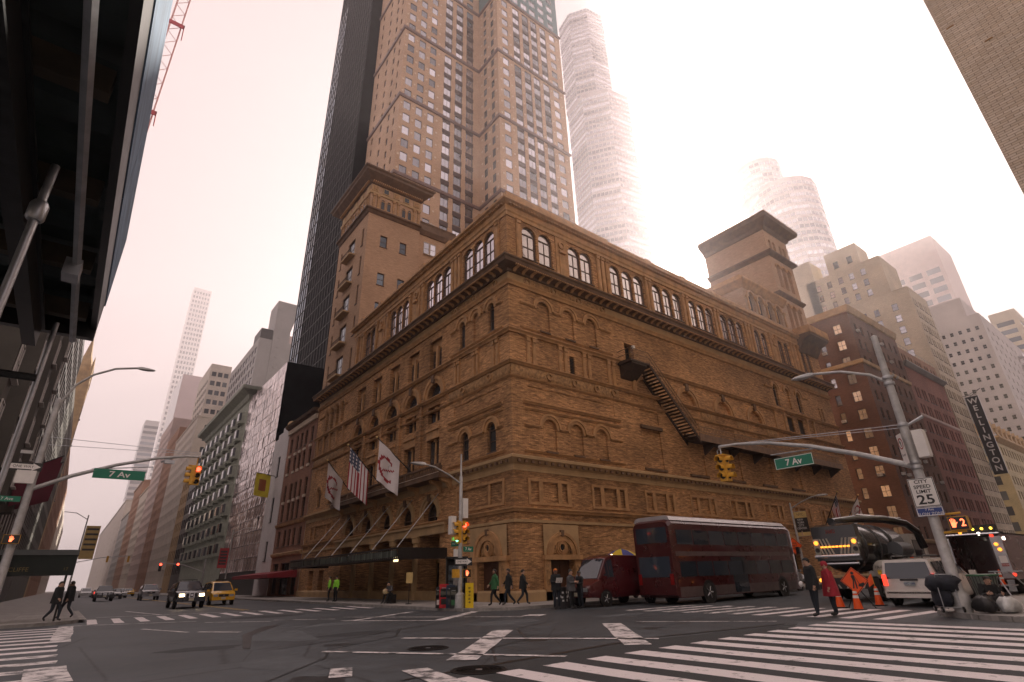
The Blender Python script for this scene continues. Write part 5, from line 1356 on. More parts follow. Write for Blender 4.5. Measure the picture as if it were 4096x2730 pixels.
B.part(m_, 'roof_rail', M_GR)
# tan apartment tower with setbacks
M_TN = brick('tan_brick', (.54, .46, .35), (.48, .40, .29), (.44, .37, .29), .4, .12, .014, .14, blotch=.14)
B = Bld('tan_apartment_tower', 'tan brick apartment tower with stepped upper blocks behind the pink brick house', (113, 9, 0)); m_ = B.mb()
B.face(m_, 'N', 107.5, 0, 19.5, 20, 55.5, [(3.3, 1.1), (6.8, 1.0), (9.25, 1.0), (11.6, 1.0), (14.1, 1.0), (16.6, 1.0), (18.9, 1.0)], floors(35.2, 7, 2.66, 1.55), dict(bars=(1, 2), fr=M_FRD, pane=M_GLB))
wcs = [(108.6, .75), (110.0, .75), (111.9, .75), (113.2, .75), (115.0, .75), (116.3, .75), (117.9, .75)]
B.face(m_, 'W', 0, 107.5, 119, .1, 55.5, wcs, floors(5, 17, 2.9, 1.75), dict(bars=(1, 2), fr=M_FRD, pane=M_GL))
B.shell(m_, 107.5, 119, 0, 19.5, 55.5, 55.6, 'R'); B.shell(m_, 107.5, 119, 19.5, 19.6, 20, 55.5, 'E'); B.shell(m_, 107.5, 119, 0, 19.5, .1, 55.5, 'S')
B.face(m_, 'N', 107.6, 3.0, 19.0, 55.5, 64.9, [(6.8, 1.0), (9.25, 1.0), (11.6, 1.0), (14.1, 1.0), (16.6, 1.0)], floors(56.4, 3, 2.66, 1.55), dict(bars=(1, 2), fr=M_FRD, pane=M_GLB)); B.shell(m_, 107.6, 118, 3.0, 19, 55.5, 64.9, 'WSER')
B.face(m_, 'N', 109, 7.0, 14, 64.9, 71, [(9, 1.1), (12, 1.1)], [(66.5, 1.8)], dict(bars=(1, 2), fr=M_FRD, pane=M_GLD)); B.shell(m_, 109, 116, 7, 14, 64.9, 71, 'WSER')
B.shell(m_, 107.6, 114, 17, 23, 40, 70.5, 'WNSER'); B.part(m_, 'wall', M_TN)
# vertical hotel sign
sg = thing('hotel_blade_sign', 'black vertical blade sign lettered WELLINGTON on the tan apartment tower', 'sign', (118.6, -1.3, 17))
m_ = MB(); m_.box(-.12, .12, -1.1, 1.0, 0, 15.6); m_.build('panel', M_BLACK, sg)
m_ = MB()
for y in (-1.14, 1.0): m_.box(-.14, .14, y, y + .06, -.05, 15.65)
m_.build('edge_trim', M_STEEL, sg)
m_ = MB(); m_.rod((0, 1.0, 15.8), (0, -1.9, 16.9), .05, n=5); m_.rod((0, 1.2, 15.0), (0, -1.9, 16.9), .05, n=5); m_.rod((0, 1.3, 2), (0, .9, 2), .08, n=5); m_.rod((0, 1.3, 16.0), (0, -1.0, 15.8), .05, n=5); m_.build('bracket', M_DKMETAL, sg)
M_SIGNW = mat('sign_white', (.75, .74, .72), .4, var=.04)
for i, ch in enumerate('WELLINGTON'): text(ch, 1.55, M_SIGNW, sg, (-.14, -.05, 14.6 - i * 1.5), FN, 'letter')
# ornate mansard hotel
B = slab('ornate_stone_hotel', 'ornate tan stone hotel with mansard roof and dormers beyond the blade sign', 133, 168, .0, 18, 26, mat('gold_stone', (.42, .34, .20), .75, var=.2, scale=.5), [('W', span(134, 167, 14, .95), floors(4, 7, 3.1, 1.8), D1), ('N', span(.8, 17, 6, 1.2), floors(4, 7, 3.1, 1.8), D1)])
ledge(B, PW(0), [(0, 25.2), (.3, 25.4), (1.0, 26.0), (1.0, 26.4), (0, 26.6)], 133, 168, M_HS, 'cornice', 1); ledge(B, PN(133), [(0, 25.2), (.3, 25.4), (1.0, 26.0), (1.0, 26.4), (0, 26.6)], 0, 18, M_HS, 'cornice', 1)
m_ = B.mb(); m_.add([(133, 0, 26.4), (168, 0, 26.4), (168, 18, 26.4), (133, 18, 26.4), (135, 2, 32), (166, 2, 32), (166, 16, 32), (135, 16, 32)], [(0, 1, 5, 4), (1, 2, 6, 5), (2, 3, 7, 6), (3, 0, 4, 7), (4, 5, 6, 7)]); B.part(m_, 'mansard_roof', M_GR)
for k in range(8):
    m_ = B.mb(); x = 135.5 + k * 4.2; m_.box(x - .8, x + .8, .3, 2, 26.5, 29.2); m_.prism([(-1, 29.2), (1, 29.2), (0, 30.3)], lambda a, z: (x + a, .2, z), lambda a, z: (x + a, 2, z)); B.part(m_, 'dormer', M_HS)
for k in range(3):
    m_ = B.mb(); y = 3 + k * 6; m_.box(133.3, 135, y - .8, y + .8, 26.5, 29.2); m_.prism([(-1, 29.2), (1, 29.2), (0, 30.3)], lambda a, z: (133.2, y + a, z), lambda a, z: (135, y + a, z)); B.part(m_, 'dormer', M_HS)
# white apartment tower with many small windows
B = slab('white_apartment_tower', 'tall whitish apartment tower dotted with small square windows', 176, 232, .0, 16, 69, mat('whitewashed_brick', (.50, .45, .42), .8, var=.1, scale=.15), [('N', span(.6, 15, 7, .9), floors(25, 14, 3.0, 1.25), dict(bars=(1, 2), fr=M_FRW, pane=M_GLD, sill=False)), ('W', span(178, 231, 10, 1.2), floors(25, 14, 3.0, 1.25), dict(bars=(1, 2), fr=M_FRW, pane=M_GLD, sill=False))])
m_ = B.mb(); m_.box(178, 200, 3, 13, 69, 76); B.part(m_, 'water_tank_house', MATS['whitewashed_brick'])
b_ = MB(); b_.box(-1.6, 1.6, -1.3, 0, 0, .25); b_.box(-1.6, 1.6, -1.35, -1.25, .25, 1.2); bc = b_.mesh('balcony', M_WHITE)
for i in range(13):
    for x in (214, 226): obj('balcony', bc, B.root, Vector((x, 0, 27 + i * 3.0)) - B.o)
B = slab('pink_office_tower', 'pink stone office tower with three columns of grouped windows, pale with haze', 370, 410, 32.6, 64, 194, M_PK, [('N', [(38.0, 7.0), (47.6, 7.0), (57.4, 7.0)], floors(104, 11, 6.4, 3.7), D3)])
B = slab('banded_tan_tower', 'tan tower with dark window bands at the far right of the avenue', 262, 300, .5, 9, 96, M_TN, [('W', [(271, 14), (289, 14)], floors(50, 12, 3.6, 1.9), D3), ('N', [(4.8, 5.5)], floors(50, 12, 3.6, 1.9), D3)])
for i, (a, b2, z, w_, d_) in enumerate(((302, 340, 60, M_CR, 'cream block far down the avenue behind the banded tower'), (342, 400, 52, M_GR, 'grey block at the far end of the avenue'))):
    slab('avenue_block', d_, a, b2, 0, 20, z, w_, [('W', span(a + 1, b2 - 1, 10, 2), floors(5, int(z / 4) - 2, 4, 2), D1)])
# --- north side of the street, seen end on
M_ST = mat('sooty_stone', (.075, .07, .06), .8, var=.25, scale=.5)
XN = -26.5
B = slab('stone_corner_block', 'sooty stone apartment block with projecting bays at the left edge of the street', -46, XN, 10.5, 44, 44, M_ST, [('S', span(11.5, 43.5, 9, 1.5), floors(5, 11, 3.3, 2.2), dict(bars=(2, 2), fr=M_FRW, pane=M_GL)), ('W', span(-45, -27.5, 5, 1.5), floors(5, 11, 3.3, 2.2), dict(bars=(2, 2), fr=M_FRW, pane=M_GL))])
for y in (14.5, 24.0, 33.5, 42):
    m_ = B.mb(); m_.prism([(0, -1.5), (1.1, -1.0), (1.1, 1.0), (0, 1.5)], lambda d, s: (XN + d, y + s, 8), lambda d, s: (XN + d, y + s, 30)); B.part(m_, 'bay', M_ST)
    for j in range(6):
        o_ = B.win('S', XN, y, 9.2 + j * 3.5, 1.5, 2.2, (2, 2), -1.13, M_FRW, M_GL)
ledge(B, PS(XN), [(0, 6.5), (.4, 6.7), (.6, 7.1), (0, 7.2)], 10.5, 44, M_GR, 'belt_course'); ledge(B, PS(XN), [(0, 30.5), (.5, 30.9), (1.2, 31.5), (0, 31.7)], 10.5, 44, M_GR, 'cornice')
slab('glass_front_block', 'glass fronted block glinting between the stone block and the church', -46, XN, 44.2, 92, 40, M_FRD, [('S', span(44.6, 91.8, 14, 2.7), floors(4, 11, 3.2, 2.6), dict(bars=(2, 1), fr=M_FRW, pane=M_MG, sill=False))])
slab('grey_loft_block', 'grey loft block on the left side of the street before the church spire', -46, XN, 92.2, 150, 36, M_ST, [('S', span(92.6, 149.8, 14, 2.2), floors(4, 9, 3.5, 2.3), D1)])
B = Bld('church_tower', 'pale stone church tower ending in a pinnacle with cross', (-28, 154, 0)); m_ = B.mb(); m_.box(-31, XN, 151, 157, 0, 52); m_.box(-30.6, XN - .2, 151.4, 156.6, 52, 56)
m_.lathe([(2.2, 56), (1.9, 58), (.9, 61), (.15, 66)], 8, (-28.7, 154, 0)); m_.box(-28.8, -28.6, 153.9, 154.1, 66, 68.4); m_.box(-28.8, -28.6, 153.4, 154.6, 67.3, 67.6); B.part(m_, 'tower', M_HS)
for j in range(4): B.win('S', XN, 154, 22 + j * 7, 1.4, 4, (1, 2), -.02, M_GR, M_GLD, arch=True)
for y in (151.4, 156.6):
    m_ = B.mb(); m_.lathe([(.5, 52), (.4, 57), (.05, 60)], 6, (XN - .4, y, 0)); B.part(m_, 'pinnacle', M_HS)
slab('dark_brick_row', 'dark brick row beyond the church on the left side', -46, XN, 158, 250, 36, M_OB, [('S', span(159, 249, 14, 2.6), floors(4, 9, 3.5, 2.0), D1)])
slab('cream_corner_block', 'cream block closing the left side of the street in the distance', -46, XN, 252, 420, 34, M_CR, [('S', span(254, 418, 14, 4), floors(4, 8, 3.6, 2.0), D1)])
# --- corner house on the right, brick seen close
M_CB = brick('buff_brick', (.64, .54, .45), (.54, .43, .33), (.30, .235, .185), .36, .095, .012, .22, blotch=.14)
B = Bld('buff_brick_corner_house', 'buff brick corner house whose plain wall fills the upper right corner', (12, -36, 0)); m_ = B.mb(); B.shell(m_, 1.0, 22, -60, -25.43, .1, 48, 'WNSER'); B.part(m_, 'wall', M_CB)
m_ = B.mb(); m_.box(.96, 1.0, -25.6, -25.40, 22.2, 30); B.part(m_, 'flashing', M_STEEL)
m_ = B.mb()
for k in range(300):
    z = .3 + .075 * random.randrange(130, 420); y = -25.5 - .235 * random.randrange(0, 60) - (.1175 if random.random() < .5 else 0); m_.box(.985, 1.0, y - .225, y, z, z + .063)
B.part(m_, 'brown_bricks', mat('brown_brick', (.30, .17, .07), .85, var=.4, scale=6))['kind'] = 'stuff'
# west side of the avenue and the north-west corner, behind the viewer
slab('cream_office_block', 'cream office block on the right side of the avenue behind the corner house', 23, 115, -60, -25.4, 55, M_CR, [('E', span(24, 114, 20, 2.4), floors(5, 9, 3.6, 2.0), D1)])
slab('pale_stone_block', 'pale stone block north of the street on the near corner', -80, -26.6, -90, -27.5, 60, M_CR, [('S', span(-89, -28.5, 14, 2.2), floors(5, 11, 3.5, 2.0), D1), ('E', span(-79, -28, 12, 2.2), floors(5, 11, 3.5, 2.0), D1)])
# ------------------------------------------------------------------ street furniture
M_SIGY = mat('signal_yellow', (.62, .33, .03), .45, var=.15, scale=5)
M_LENS = mat('dark_lens', (.02, .02, .02), .3)
M_GRN = mat('sign_green', (.0, .17, .10), .4, var=.06)
M_ORG = mat('sign_orange', (.85, .10, .01), .45, var=.06, scale=5)
M_SBLUE = mat('sign_blue', (.02, .05, .22), .4, var=.06)
M_POLE = mat('pole_grey', (.40, .40, .40), .45, metal=.3, var=.2, scale=4)
G_RED = glow('signal_red', (1.0, .06, .03), 3); G_GRN = glow('signal_green', (.15, 1.0, .7), 2.5); G_HAND = glow('signal_hand', (1.0, .16, .06), 1.6)
def signal_head(parent, loc, rz, lit=None):
    """three-lens housing with visors; front looks along local -y"""
    h = obj('signal_head', None, parent, loc, rz)
    m_ = MB(); m_.box(-.16, .16, 0, .17, -.53, .53); m_.box(-.12, .12, .17, .2, -.5, .5); me = m_.mesh('housing', M_SIGY)
    obj('housing', me, h)
    for i, z in enumerate((.35, 0, -.35)):
        m_ = MB(); secs = []
        for k in range(13):
            t = R(-25 + 230 * k / 12); L_ = .26; secs.append([(r * math.cos(t), y, z + r * math.sin(t)) for r, y in ((.14, 0), (.14, -L_), (.125, -L_), (.125, 0))])
        m_.loft(secs); m_.build('visor', M_SIGY, h, 40)
        m_ = MB(); m_.lathe([(.125, -.012), (.08, -.04), (.01, -.05)], 14, (0, 0, z), 'y'); m_.build('lens', lit[1] if lit and lit[0] == i else M_LENS, h, 50)
    return h
def hand_sign(parent, loc, rz, count=None, w=.42):
    """pedestrian signal with raised hand; looks along local -y"""
    h = obj('walk_signal', None, parent, loc, rz)
    m_ = MB(); m_.box(-w / 2, w / 2, 0, .2, -.2, .2); m_.build('housing', M_SIGY, h)
    m_ = MB(); m_.box(-w / 2 + .02, w / 2 - .02, -.02, 0, -.18, .18); m_.build('face', M_BLACK, h)
    m_ = MB(); cx = -w * .24 if count else 0
    P_ = lambda x, z, d=0: (cx + x, -.03 - d, z)
    m_.add([P_(x, z) for x, z in ((-.055, -.12), (.04, -.12), (.06, -.02), (.055, .03), (-.06, .03), (-.065, -.03))], [(0, 1, 2, 3, 4, 5)])
    for x0, L_, a in ((-.05, .10, -8), (-.018, .12, -2), (.016, .11, 4), (.046, .08, 10)):
        c_, s_ = math.cos(R(a)), math.sin(R(a)); q = [(-.012, 0), (.012, 0), (.011, L_), (-.011, L_)]
        m_.add([P_(x0 + x * c_ + z * s_, .025 - x * s_ + z * c_, .001) for x, z in q], [(0, 1, 2, 3)])
    m_.add([P_(x, z, .001) for x, z in ((.05, -.05), (.095, .0), (.11, .03), (.09, .035), (.055, .0))], [(0, 1, 2, 3, 4)])
    m_.build('hand_symbol', G_HAND, h)
    if count: text(count, .30, G_HAND, h, (w * .25, -.03, 0), FW, 'countdown_digit', .85)
    return h
def flat_sign(parent, loc, rz, w, h, mt, rim=None, name='sign_plate', rr=.012, dia=False):
    m_ = MB()
    if dia:
        s = w / 2; m_.prism([(-s, 0), (0, -s), (s, 0), (0, s)], lambda a, z: (a, -.012, z), lambda a, z: (a, .0, z))
    else: m_.box(-w / 2, w / 2, -.012, 0, -h / 2, h / 2)
    o = m_.build(name, mt, parent, None, loc, rz)
    if rim:
        m_ = MB(); e = .02
        if dia:
            for i in range(4):
                a = [(-s, 0), (0, -s), (s, 0), (0, s)][i]; b2 = [(0, -s), (s, 0), (0, s), (-s, 0)][i]; k = .90
                m_.quad((a[0] * .95, -.014, a[1] * .95), (b2[0] * .95, -.014, b2[1] * .95), (b2[0] * k, -.014, b2[1] * k), (a[0] * k, -.014, a[1] * k))
        else:
            for a, b2, c, d in ((-w / 2 + .01, w / 2 - .01, -h / 2 + .01, -h / 2 + .01 + e), (-w / 2 + .01, w / 2 - .01, h / 2 - .01 - e, h / 2 - .01), (-w / 2 + .01, -w / 2 + .01 + e, -h / 2 + .03, h / 2 - .03), (w / 2 - .01 - e, w / 2 - .01, -h / 2 + .03, h / 2 - .03)): m_.box(a, b2, -.015, -.012, c, d)
        m_.build('border', rim, o)
    return o
def cobra(parent, pts, tip_dir, r=.05):
    m_ = MB(); m_.tube(pts, [r * 1.2] + [r] * (len(pts) - 1), 8); m_.build('lamp_arm', M_POLE, parent, 40)
    p = Vector(pts[-1]); d = Vector(tip_dir).normalized(); s = Vector((-d.y, d.x, 0)).normalized(); m_ = MB(); secs = []
    for t, w, h0, h1 in ((0, .07, -.05, .07), (.18, .13, -.07, .09), (.5, .17, -.07, .06), (.75, .13, -.05, .03), (.85, .05, -.03, .0)):
        c = p + d * t; secs.append([tuple(c + s * (w * a) + Vector((0, 0, b2))) for a, b2 in ((-1, h0), (1, h0), (1, h0 * .2), (.5, h1), (-.5, h1), (-1, h0 * .2))])
    m_.loft(secs); m_.build('luminaire', M_POLE, parent, 40)
# --- right-hand mast
px, py = 1.27, -20.18
rp = thing('signal_mast', 'grey signal mast with speed limit sign, walk signal and long arm on the right corner', 'street light', (px, py, .13))
m_ = MB(); m_.lathe([(.24, 0), (.24, .5), (.16, .62), (.14, 5), (.10, 9.1), (.02, 9.15)], 14); m_.build('pole', M_POLE, rp, 40)
for z in (4.25, 4.42, 7.2, 7.42, 5.7): m_ = MB(); m_.lathe([(.165, z), (.175, z + .02), (.175, z + .1), (.165, z + .12)], 12); m_.build('clamp', M_STEEL, rp, 40)
arm = [(0, .1, 4.38), (0, 1.6, 5.05), (0, 3.2, 5.65), (0, 4.8, 6.1), (0, 6.2, 6.32), (0, 7.0, 6.34)]
m_ = MB(); m_.tube(arm, [.1, .09, .08, .07, .06, .06], 10); m_.build('signal_arm', M_POLE, rp, 40)
m_ = MB(); m_.rod((0, 0, 5.78), (0, 7.0, 6.42), .014, n=5); m_.build('guy_wire', M_STEEL, rp)
m_ = MB(); m_.rod((-.05, 0, 5.66), (-.05, 7.0, 6.38), .012, n=5); m_.build('guy_wire', M_STEEL, rp)
cobra(rp, [(0, 0, 7.3), (0, .5, 7.75), (0, 1.4, 8.15), (0, 2.4, 8.36)], (0, 1, .03))
m_ = MB(); m_.rod((0, 6.95, 6.3), (0, 6.95, 5.95), .03, n=6); m_.tube([(0, 6.95, 6.3), (0, 7.12, 6.2), (0, 7.1, 6.0), (0, 6.97, 5.97)], .018, 6); m_.build('hanger', M_STEEL, rp)
signal_head(rp, (-.16, 6.95, 5.42), -math.pi / 2, None); signal_head(rp, (.02, 6.76, 5.42), 0, None)
m_ = MB(); m_.box(-.22, .2, 6.72, 7.12, 5.94, 5.99); m_.box(-.2, .18, 6.76, 7.08, 4.85, 4.89); m_.build('signal_bracket', M_SIGY, rp)
m_ = MB(); m_.rod((-.06, 3.1, 5.52), (-.06, 4.75, 5.58), .025, n=6); m_.build('sign_hanger', M_STEEL, rp)
o = flat_sign(rp, (-.08, 3.9, 5.18), -math.pi / 2, 1.5, .44, M_GRN, M_SIGNW, 'street_name_sign'); text('7 Av', .34, M_WHITE, o, (0, -.016, -.01), FW)
o = flat_sign(rp, (-.19, -.02, 3.5), -math.pi / 2 + .08, .70, .90, M_WHITE, M_BLACK, 'speed_sign')
for s_, z, q in (('CITY', .33, .15), ('SPEED', .17, .15), ('LIMIT', .02, .15), ('25', -.24, .40)): text(s_, q, M_BLACK, o, (0, -.017, z), FW, sx=1.15 if s_ != '25' else 1.2)
o = flat_sign(rp, (-.19, -.02, 2.9), -math.pi / 2 + .08, .72, .27, M_SBLUE, M_WHITE, 'zone_sign'); text('7 Ave', .10, M_WHITE, o, (0, -.016, .06), FW); text('SLOW ZONE', .12, M_WHITE, o, (0, -.016, -.07), FW)
hand_sign(rp, (-.1, -.62, 2.5), -math.pi / 2, '2', .5)
m_ = MB()
for z in (2.25, 2.78): m_.rod((0, -.1, z), (-.05, -.75, z + .02), .035, n=6)
m_.build('walk_signal_bracket', M_SIGY, rp)
o = flat_sign(rp, (-.16, .18, 4.95), -math.pi / 2 - .95, .42, 1.0, M_WHITE, None, 'no_turn_sign'); m_ = MB()
secs = []
for k in range(21):
    t = 2 * math.pi * k / 20; secs.append([(r * math.cos(t), y, .18 + r * math.sin(t)) for r, y in ((.15, -.013), (.15, -.018), (.19, -.018), (.19, -.013))])
m_.loft(secs, caps=False); m_.build('red_ring', mat('ring_red', (.30, .02, .03), .5), o)
m_ = MB(); m_.box(-.03, .02, -.017, -.013, .08, .2); m_.add([(-.1, -.017, .2), (.05, -.017, .2), (-.02, -.017, .3)], [(0, 1, 2)]); m_.build('arrow', M_BLACK, o); text('Except', .11, M_BLACK, o, (0, -.016, -.2), FW)
m_ = MB(); m_.box(-.18, .16, -.5, -.2, 4.6, 5.5); m_.box(-.16, .14, -.52, -.5, 4.65, 5.45)
m_.build('equipment_box', M_WHITE, rp)
m_ = MB(); m_.tube([(0, -.1, 5.72), (.1, -.4, 5.86), (.15, -.6, 5.95)], [.04, .05, .06], 8); m_.build('camera_bracket', M_STEEL, rp)
# --- left-hand mast
lp = thing('signal_mast', 'grey signal mast with one way sign and curved lamp arm at the left edge', 'street light', (-22.7, 9.83, .13))
m_ = MB(); m_.lathe([(.26, 0), (.26, .5), (.19, .62), (.17, 5), (.13, 10.6), (.02, 10.7)], 14); m_.build('pole', M_POLE, lp, 40)
m_ = MB(); m_.tube([(.1, 0, 6.0), (1.5, 0, 6.75), (3.2, 0, 7.45), (5.0, 0, 8.0), (6.4, 0, 8.25), (7.05, 0, 8.28)], [.11, .1, .09, .08, .07, .06], 10); m_.build('signal_arm', M_POLE, lp, 40)
cobra(lp, [(0, 0, 9.9), (.15, 0, 10.6), (.5, 0, 11.5), (1.1, 0, 12.2), (2.0, 0, 12.75), (3.0, 0, 13.0)], (1, 0, .03), .06)
m_ = MB(); m_.rod((0, 0, 8.2), (7.0, 0, 8.42), .014, n=5); m_.build('guy_wire', M_STEEL, lp)
m_ = MB(); m_.rod((0, 0, 8.6), (7.0, 0, 8.5), .014, n=5); m_.build('guy_wire', M_STEEL, lp)
m_ = MB(); m_.rod((2.2, 0, 7.15), (4.9, 0, 7.5), .025, n=6); m_.build('sign_hanger', M_STEEL, lp)
o = flat_sign(lp, (3.45, -.08, 6.95), 0, 2.3, .50, M_GRN, None, 'street_name_sign'); text('7 Av', .40, M_WHITE, o, (0, -.016, -.01), FW, sx=1.25)
signal_head(lp, (6.75, -.02, 7.2), -math.pi / 2, None); signal_head(lp, (7.1, -.12, 7.2), 0, (0, G_RED))
m_ = MB(); m_.rod((7.0, .1, 8.25), (7.0, .1, 7.75), .03, n=6); m_.box(6.6, 7.3, .0, .2, 7.74, 7.79); m_.build('signal_bracket', M_SIGY, lp)
m_ = MB(); m_.cbox((5.6, 0, 7.85), (.5, .2, .2)); m_.rod((5.2, 0, 7.8), (5.7, 0, 8.1), .06, n=6); m_.build('camera_box', M_STEEL, lp)
o = flat_sign(lp, (-.45, -.24, 7.0), 0, 1.35, .42, M_BLACK, None, 'one_way_sign'); m_ = MB(); m_.add([(x, -.015, z) for x, z in ((-.58, -.12), (.3, -.12), (.3, -.18), (.62, 0), (.3, .18), (.3, .12), (-.58, .12))], [tuple(range(7))]); m_.build('arrow', M_WHITE, o); text('ONE WAY', .17, M_BLACK, o, (-.05, -.018, 0), FW)
m_ = MB(); m_.cbox((-.3, -.3, 6.5), (.75, .12, .62)); m_.build('equipment_box', M_WHITE, lp)
m_ = MB(); m_.cbox((-.55, 0, 7.75), (.5, .12, .16)); m_.build('sensor', M_POLE, lp)
o = flat_sign(lp, (-.7, -.2, 5.45), 0, 1.0, .26, M_GRN, None, 'street_name_sign'); text('7 Ave', .2, M_WHITE, o, (0, -.016, 0), FW)
hand_sign(lp, (-.05, -.4, 3.62), 0, None, .62)
# --- corner lamp by the hall
ml = thing('corner_lamp_post', 'slim lamp post with signals, one way sign and street names at the hall corner', 'street light', (-4.55, -1.2, .13))
m_ = MB(); m_.lathe([(.28, 0), (.26, .62), (.12, .72), (.10, 3.5), (.08, 6.4), (.045, 6.45), (.045, 7.6), (.01, 7.62)], 12); m_.build('pole', M_POLE, ml, 40)
cobra(ml, [(0, 0, 6.0), (-.7, 0, 6.4), (-1.6, 0, 6.75), (-2.2, 0, 6.85)], (-1, 0, .02), .04)
signal_head(ml, (-.16, .05, 3.55), -math.pi / 2, (2, G_GRN)); signal_head(ml, (.22, -.05, 3.55), 0, (0, G_RED))
m_ = MB(); m_.box(-.2, .36, -.04, .04, 4.08, 4.12); m_.box(-.2, .36, -.04, .04, 2.98, 3.02); m_.build('signal_bracket', M_SIGY, ml)
m_ = MB(); m_.cbox((.22, 0, 4.75), (.3, .3, 1.0)); m_.build('equipment_box', M_WHITE, ml)
m_ = MB(); m_.cbox((-.35, .25, 3.9), (.3, .3, .9)); m_.build('equipment_box', M_WHITE, ml)
o = flat_sign(ml, (-.05, .42, 3.0), -math.pi / 2, .75, .24, M_GRN, None, 'street_name_sign'); text('W 57 ST', .16, M_WHITE, o, (0, -.016, 0), FW, sx=.9)
o = flat_sign(ml, (.42, -.1, 2.72), 0, .62, .26, M_GRN, None, 'street_name_sign'); text('7 Av', .2, M_WHITE, o, (0, -.016, 0), FW)
o = flat_sign(ml, (.1, -.14, 2.12), -.35, .92, .38, M_BLACK, None, 'one_way_sign'); m_ = MB(); m_.add([(x, -.015, z) for x, z in ((-.4, -.1), (.18, -.1), (.18, -.16), (.43, 0), (.18, .16), (.18, .1), (-.4, .1))], [tuple(range(7))]); m_.build('arrow', M_WHITE, o); text('ONE WAY', .13, M_BLACK, o, (-.06, -.018, 0), FW, sx=.95)
hand_sign(ml, (.35, -.1, 1.58), -.2, None, .46)
m_ = MB(); m_.cbox((-.25, 0, 1.58), (.34, .2, .4)); m_.build('side_walk_signal', M_SIGY, ml)
m_ = MB(); m_.cbox((-.18, .1, 2.55), (.26, .12, .36)); m_.build('equipment_box', M_WHITE, ml)
# kiosk and newspaper boxes
def news_box(label, x, y, rz, mt, h=1.05, w=.42, d=.4, win=True, deco=None):
    t = thing('newspaper_box', label, 'newspaper box', (x, y, .14), rz, 'newspaper boxes by the corner lamp post')
    m_ = MB(); m_.prism([(-d / 2, 0), (d / 2, 0), (d / 2, h * .84), (-d / 2, h)], lambda y_, z: (-w / 2, y_, z), lambda y_, z: (w / 2, y_, z)); m_.build('case', mt, t)
    if win:
        m_ = MB(); m_.box(-w * .38, w * .38, -d / 2 - .012, -d / 2, h * .45, h * .8); m_.build('door', M_GLD, t)
        m_ = MB(); m_.box(-w * .3, w * .3, -d / 2 - .016, -d / 2, h * .15, h * .38); m_.build('label_panel', deco or M_WHITE, t)
        m_ = MB(); m_.box(-.1, .1, -d / 2 - .05, -d / 2 - .02, h * .82, h * .85); m_.build('handle', M_STEEL, t)
    return t
FR = -.6
news_box('narrow black newspaper box at the left end of the row', -4.95, .15, FR, M_BLACK, .98, .3)
news_box('bright red newspaper box with slanted top', -4.85, -.2, FR, mat('box_red', (.45, .01, .02), .4, var=.1), 1.1, .46, deco=M_BLACK)
news_box('dark blue newspaper box beside the red one', -4.72, -.62, FR, mat('box_blue', (.01, .025, .06), .4, var=.1), 1.05, .44, deco=M_GREYC)
news_box('black newspaper box with green window next to the lamp base', -4.75, -.95, FR, M_BLACK, .95, .36, deco=M_GREENJ)
yb = news_box('tall yellow newspaper box with a column of black characters', -4.25, -1.62, FR, mat('box_yellow', (.72, .50, .01), .4, var=.08), 1.12, .4, win=False)
m_ = MB(); random.seed(3)
for i in range(5):
    z = .88 - i * .155
    for k in range(5):
        a = random.uniform(-.06, .04); b2 = random.uniform(-.05, .03); 
        if k % 2: m_.box(-.06 + .02 * (k == 1), .06, -.204, -.2, z + b2, z + b2 + .014)
        else: m_.box(a, a + .014, -.204, -.2, z - .05, z + .045)
m_.build('lettering', M_BLACK, yb); random.seed(11)
ks = thing('phone_kiosk', 'dark payphone kiosk with poster behind the newspaper boxes', 'phone kiosk', (-3.95, .1, .14), -.5)
m_ = MB(); m_.box(-.55, .55, .3, .38, 0, 2.3); m_.box(-.55, -.48, -.3, .3, 0.6, 2.3); m_.box(.48, .55, -.3, .3, .6, 2.3); m_.box(-.58, .58, -.35, .4, 2.3, 2.4); m_.build('shell', M_DKMETAL, ks)
m_ = MB(); m_.box(-.4, .4, .24, .3, .7, 2.0); m_.build('poster', mat('poster_blue', (.03, .06, .14), .4, var=.9, scale=6, col2=(.3, .4, .5)), ks)
m_ = MB(); m_.box(-.15, .15, .1, .24, 1.0, 1.5); m_.build('phone', M_STEEL, ks)
# --- lamp with banner and orange sign on the avenue
nl = thing('banner_lamp_post', 'lamp post with theatre banner and orange diamond sign on the avenue kerb', 'street light', (26.3, -3.75, .13))
m_ = MB(); m_.lathe([(.2, 0), (.2, .6), (.1, .7), (.07, 6.3), (.02, 6.35)], 10); m_.build('pole', M_POLE, nl, 40)
cobra(nl, [(0, 0, 5.9), (0, -.9, 6.3), (0, -1.8, 6.6), (0, -2.3, 6.66)], (0, -1, .02), .04)
M_GOLD = mat('banner_gold', (.55, .40, .16), .7)
m_ = MB(); m_.box(-.01, .01, -1.12, -.12, 3.7, 5.6); bn = m_.build('banner', M_BLACK, nl)
m_ = MB(); m_.box(-.014, -.011, -1.12, -.12, 5.1, 5.6); m_.build('banner_head', M_GOLD, bn); m_ = MB(); m_.box(-.014, -.011, -1.12, -.12, 3.7, 4.0); m_.build('banner_foot', M_GOLD, bn)
text('NYC', .26, M_BLACK, bn, (-.02, -.62, 5.35), FN)
for i, s_ in enumerate(('NEW', 'YORK', 'CITY ', 'CENTER')): text(s_, .22, M_WHITE, bn, (-.02, -.55, 4.95 - i * .22), FN, sx=.95)
m_ = MB(); m_.tube([(-.02, -.5, 4.1), (-.02, -.45, 3.85), (-.02, -.52, 3.75)], .04, 6); m_.build('dancer_leg', M_SKIN, bn)
m_ = MB()
for z in (3.7, 5.6): m_.rod((0, 0, z), (0, -1.15, z), .02, n=5)
m_.build('banner_arm', M_STEEL, nl)
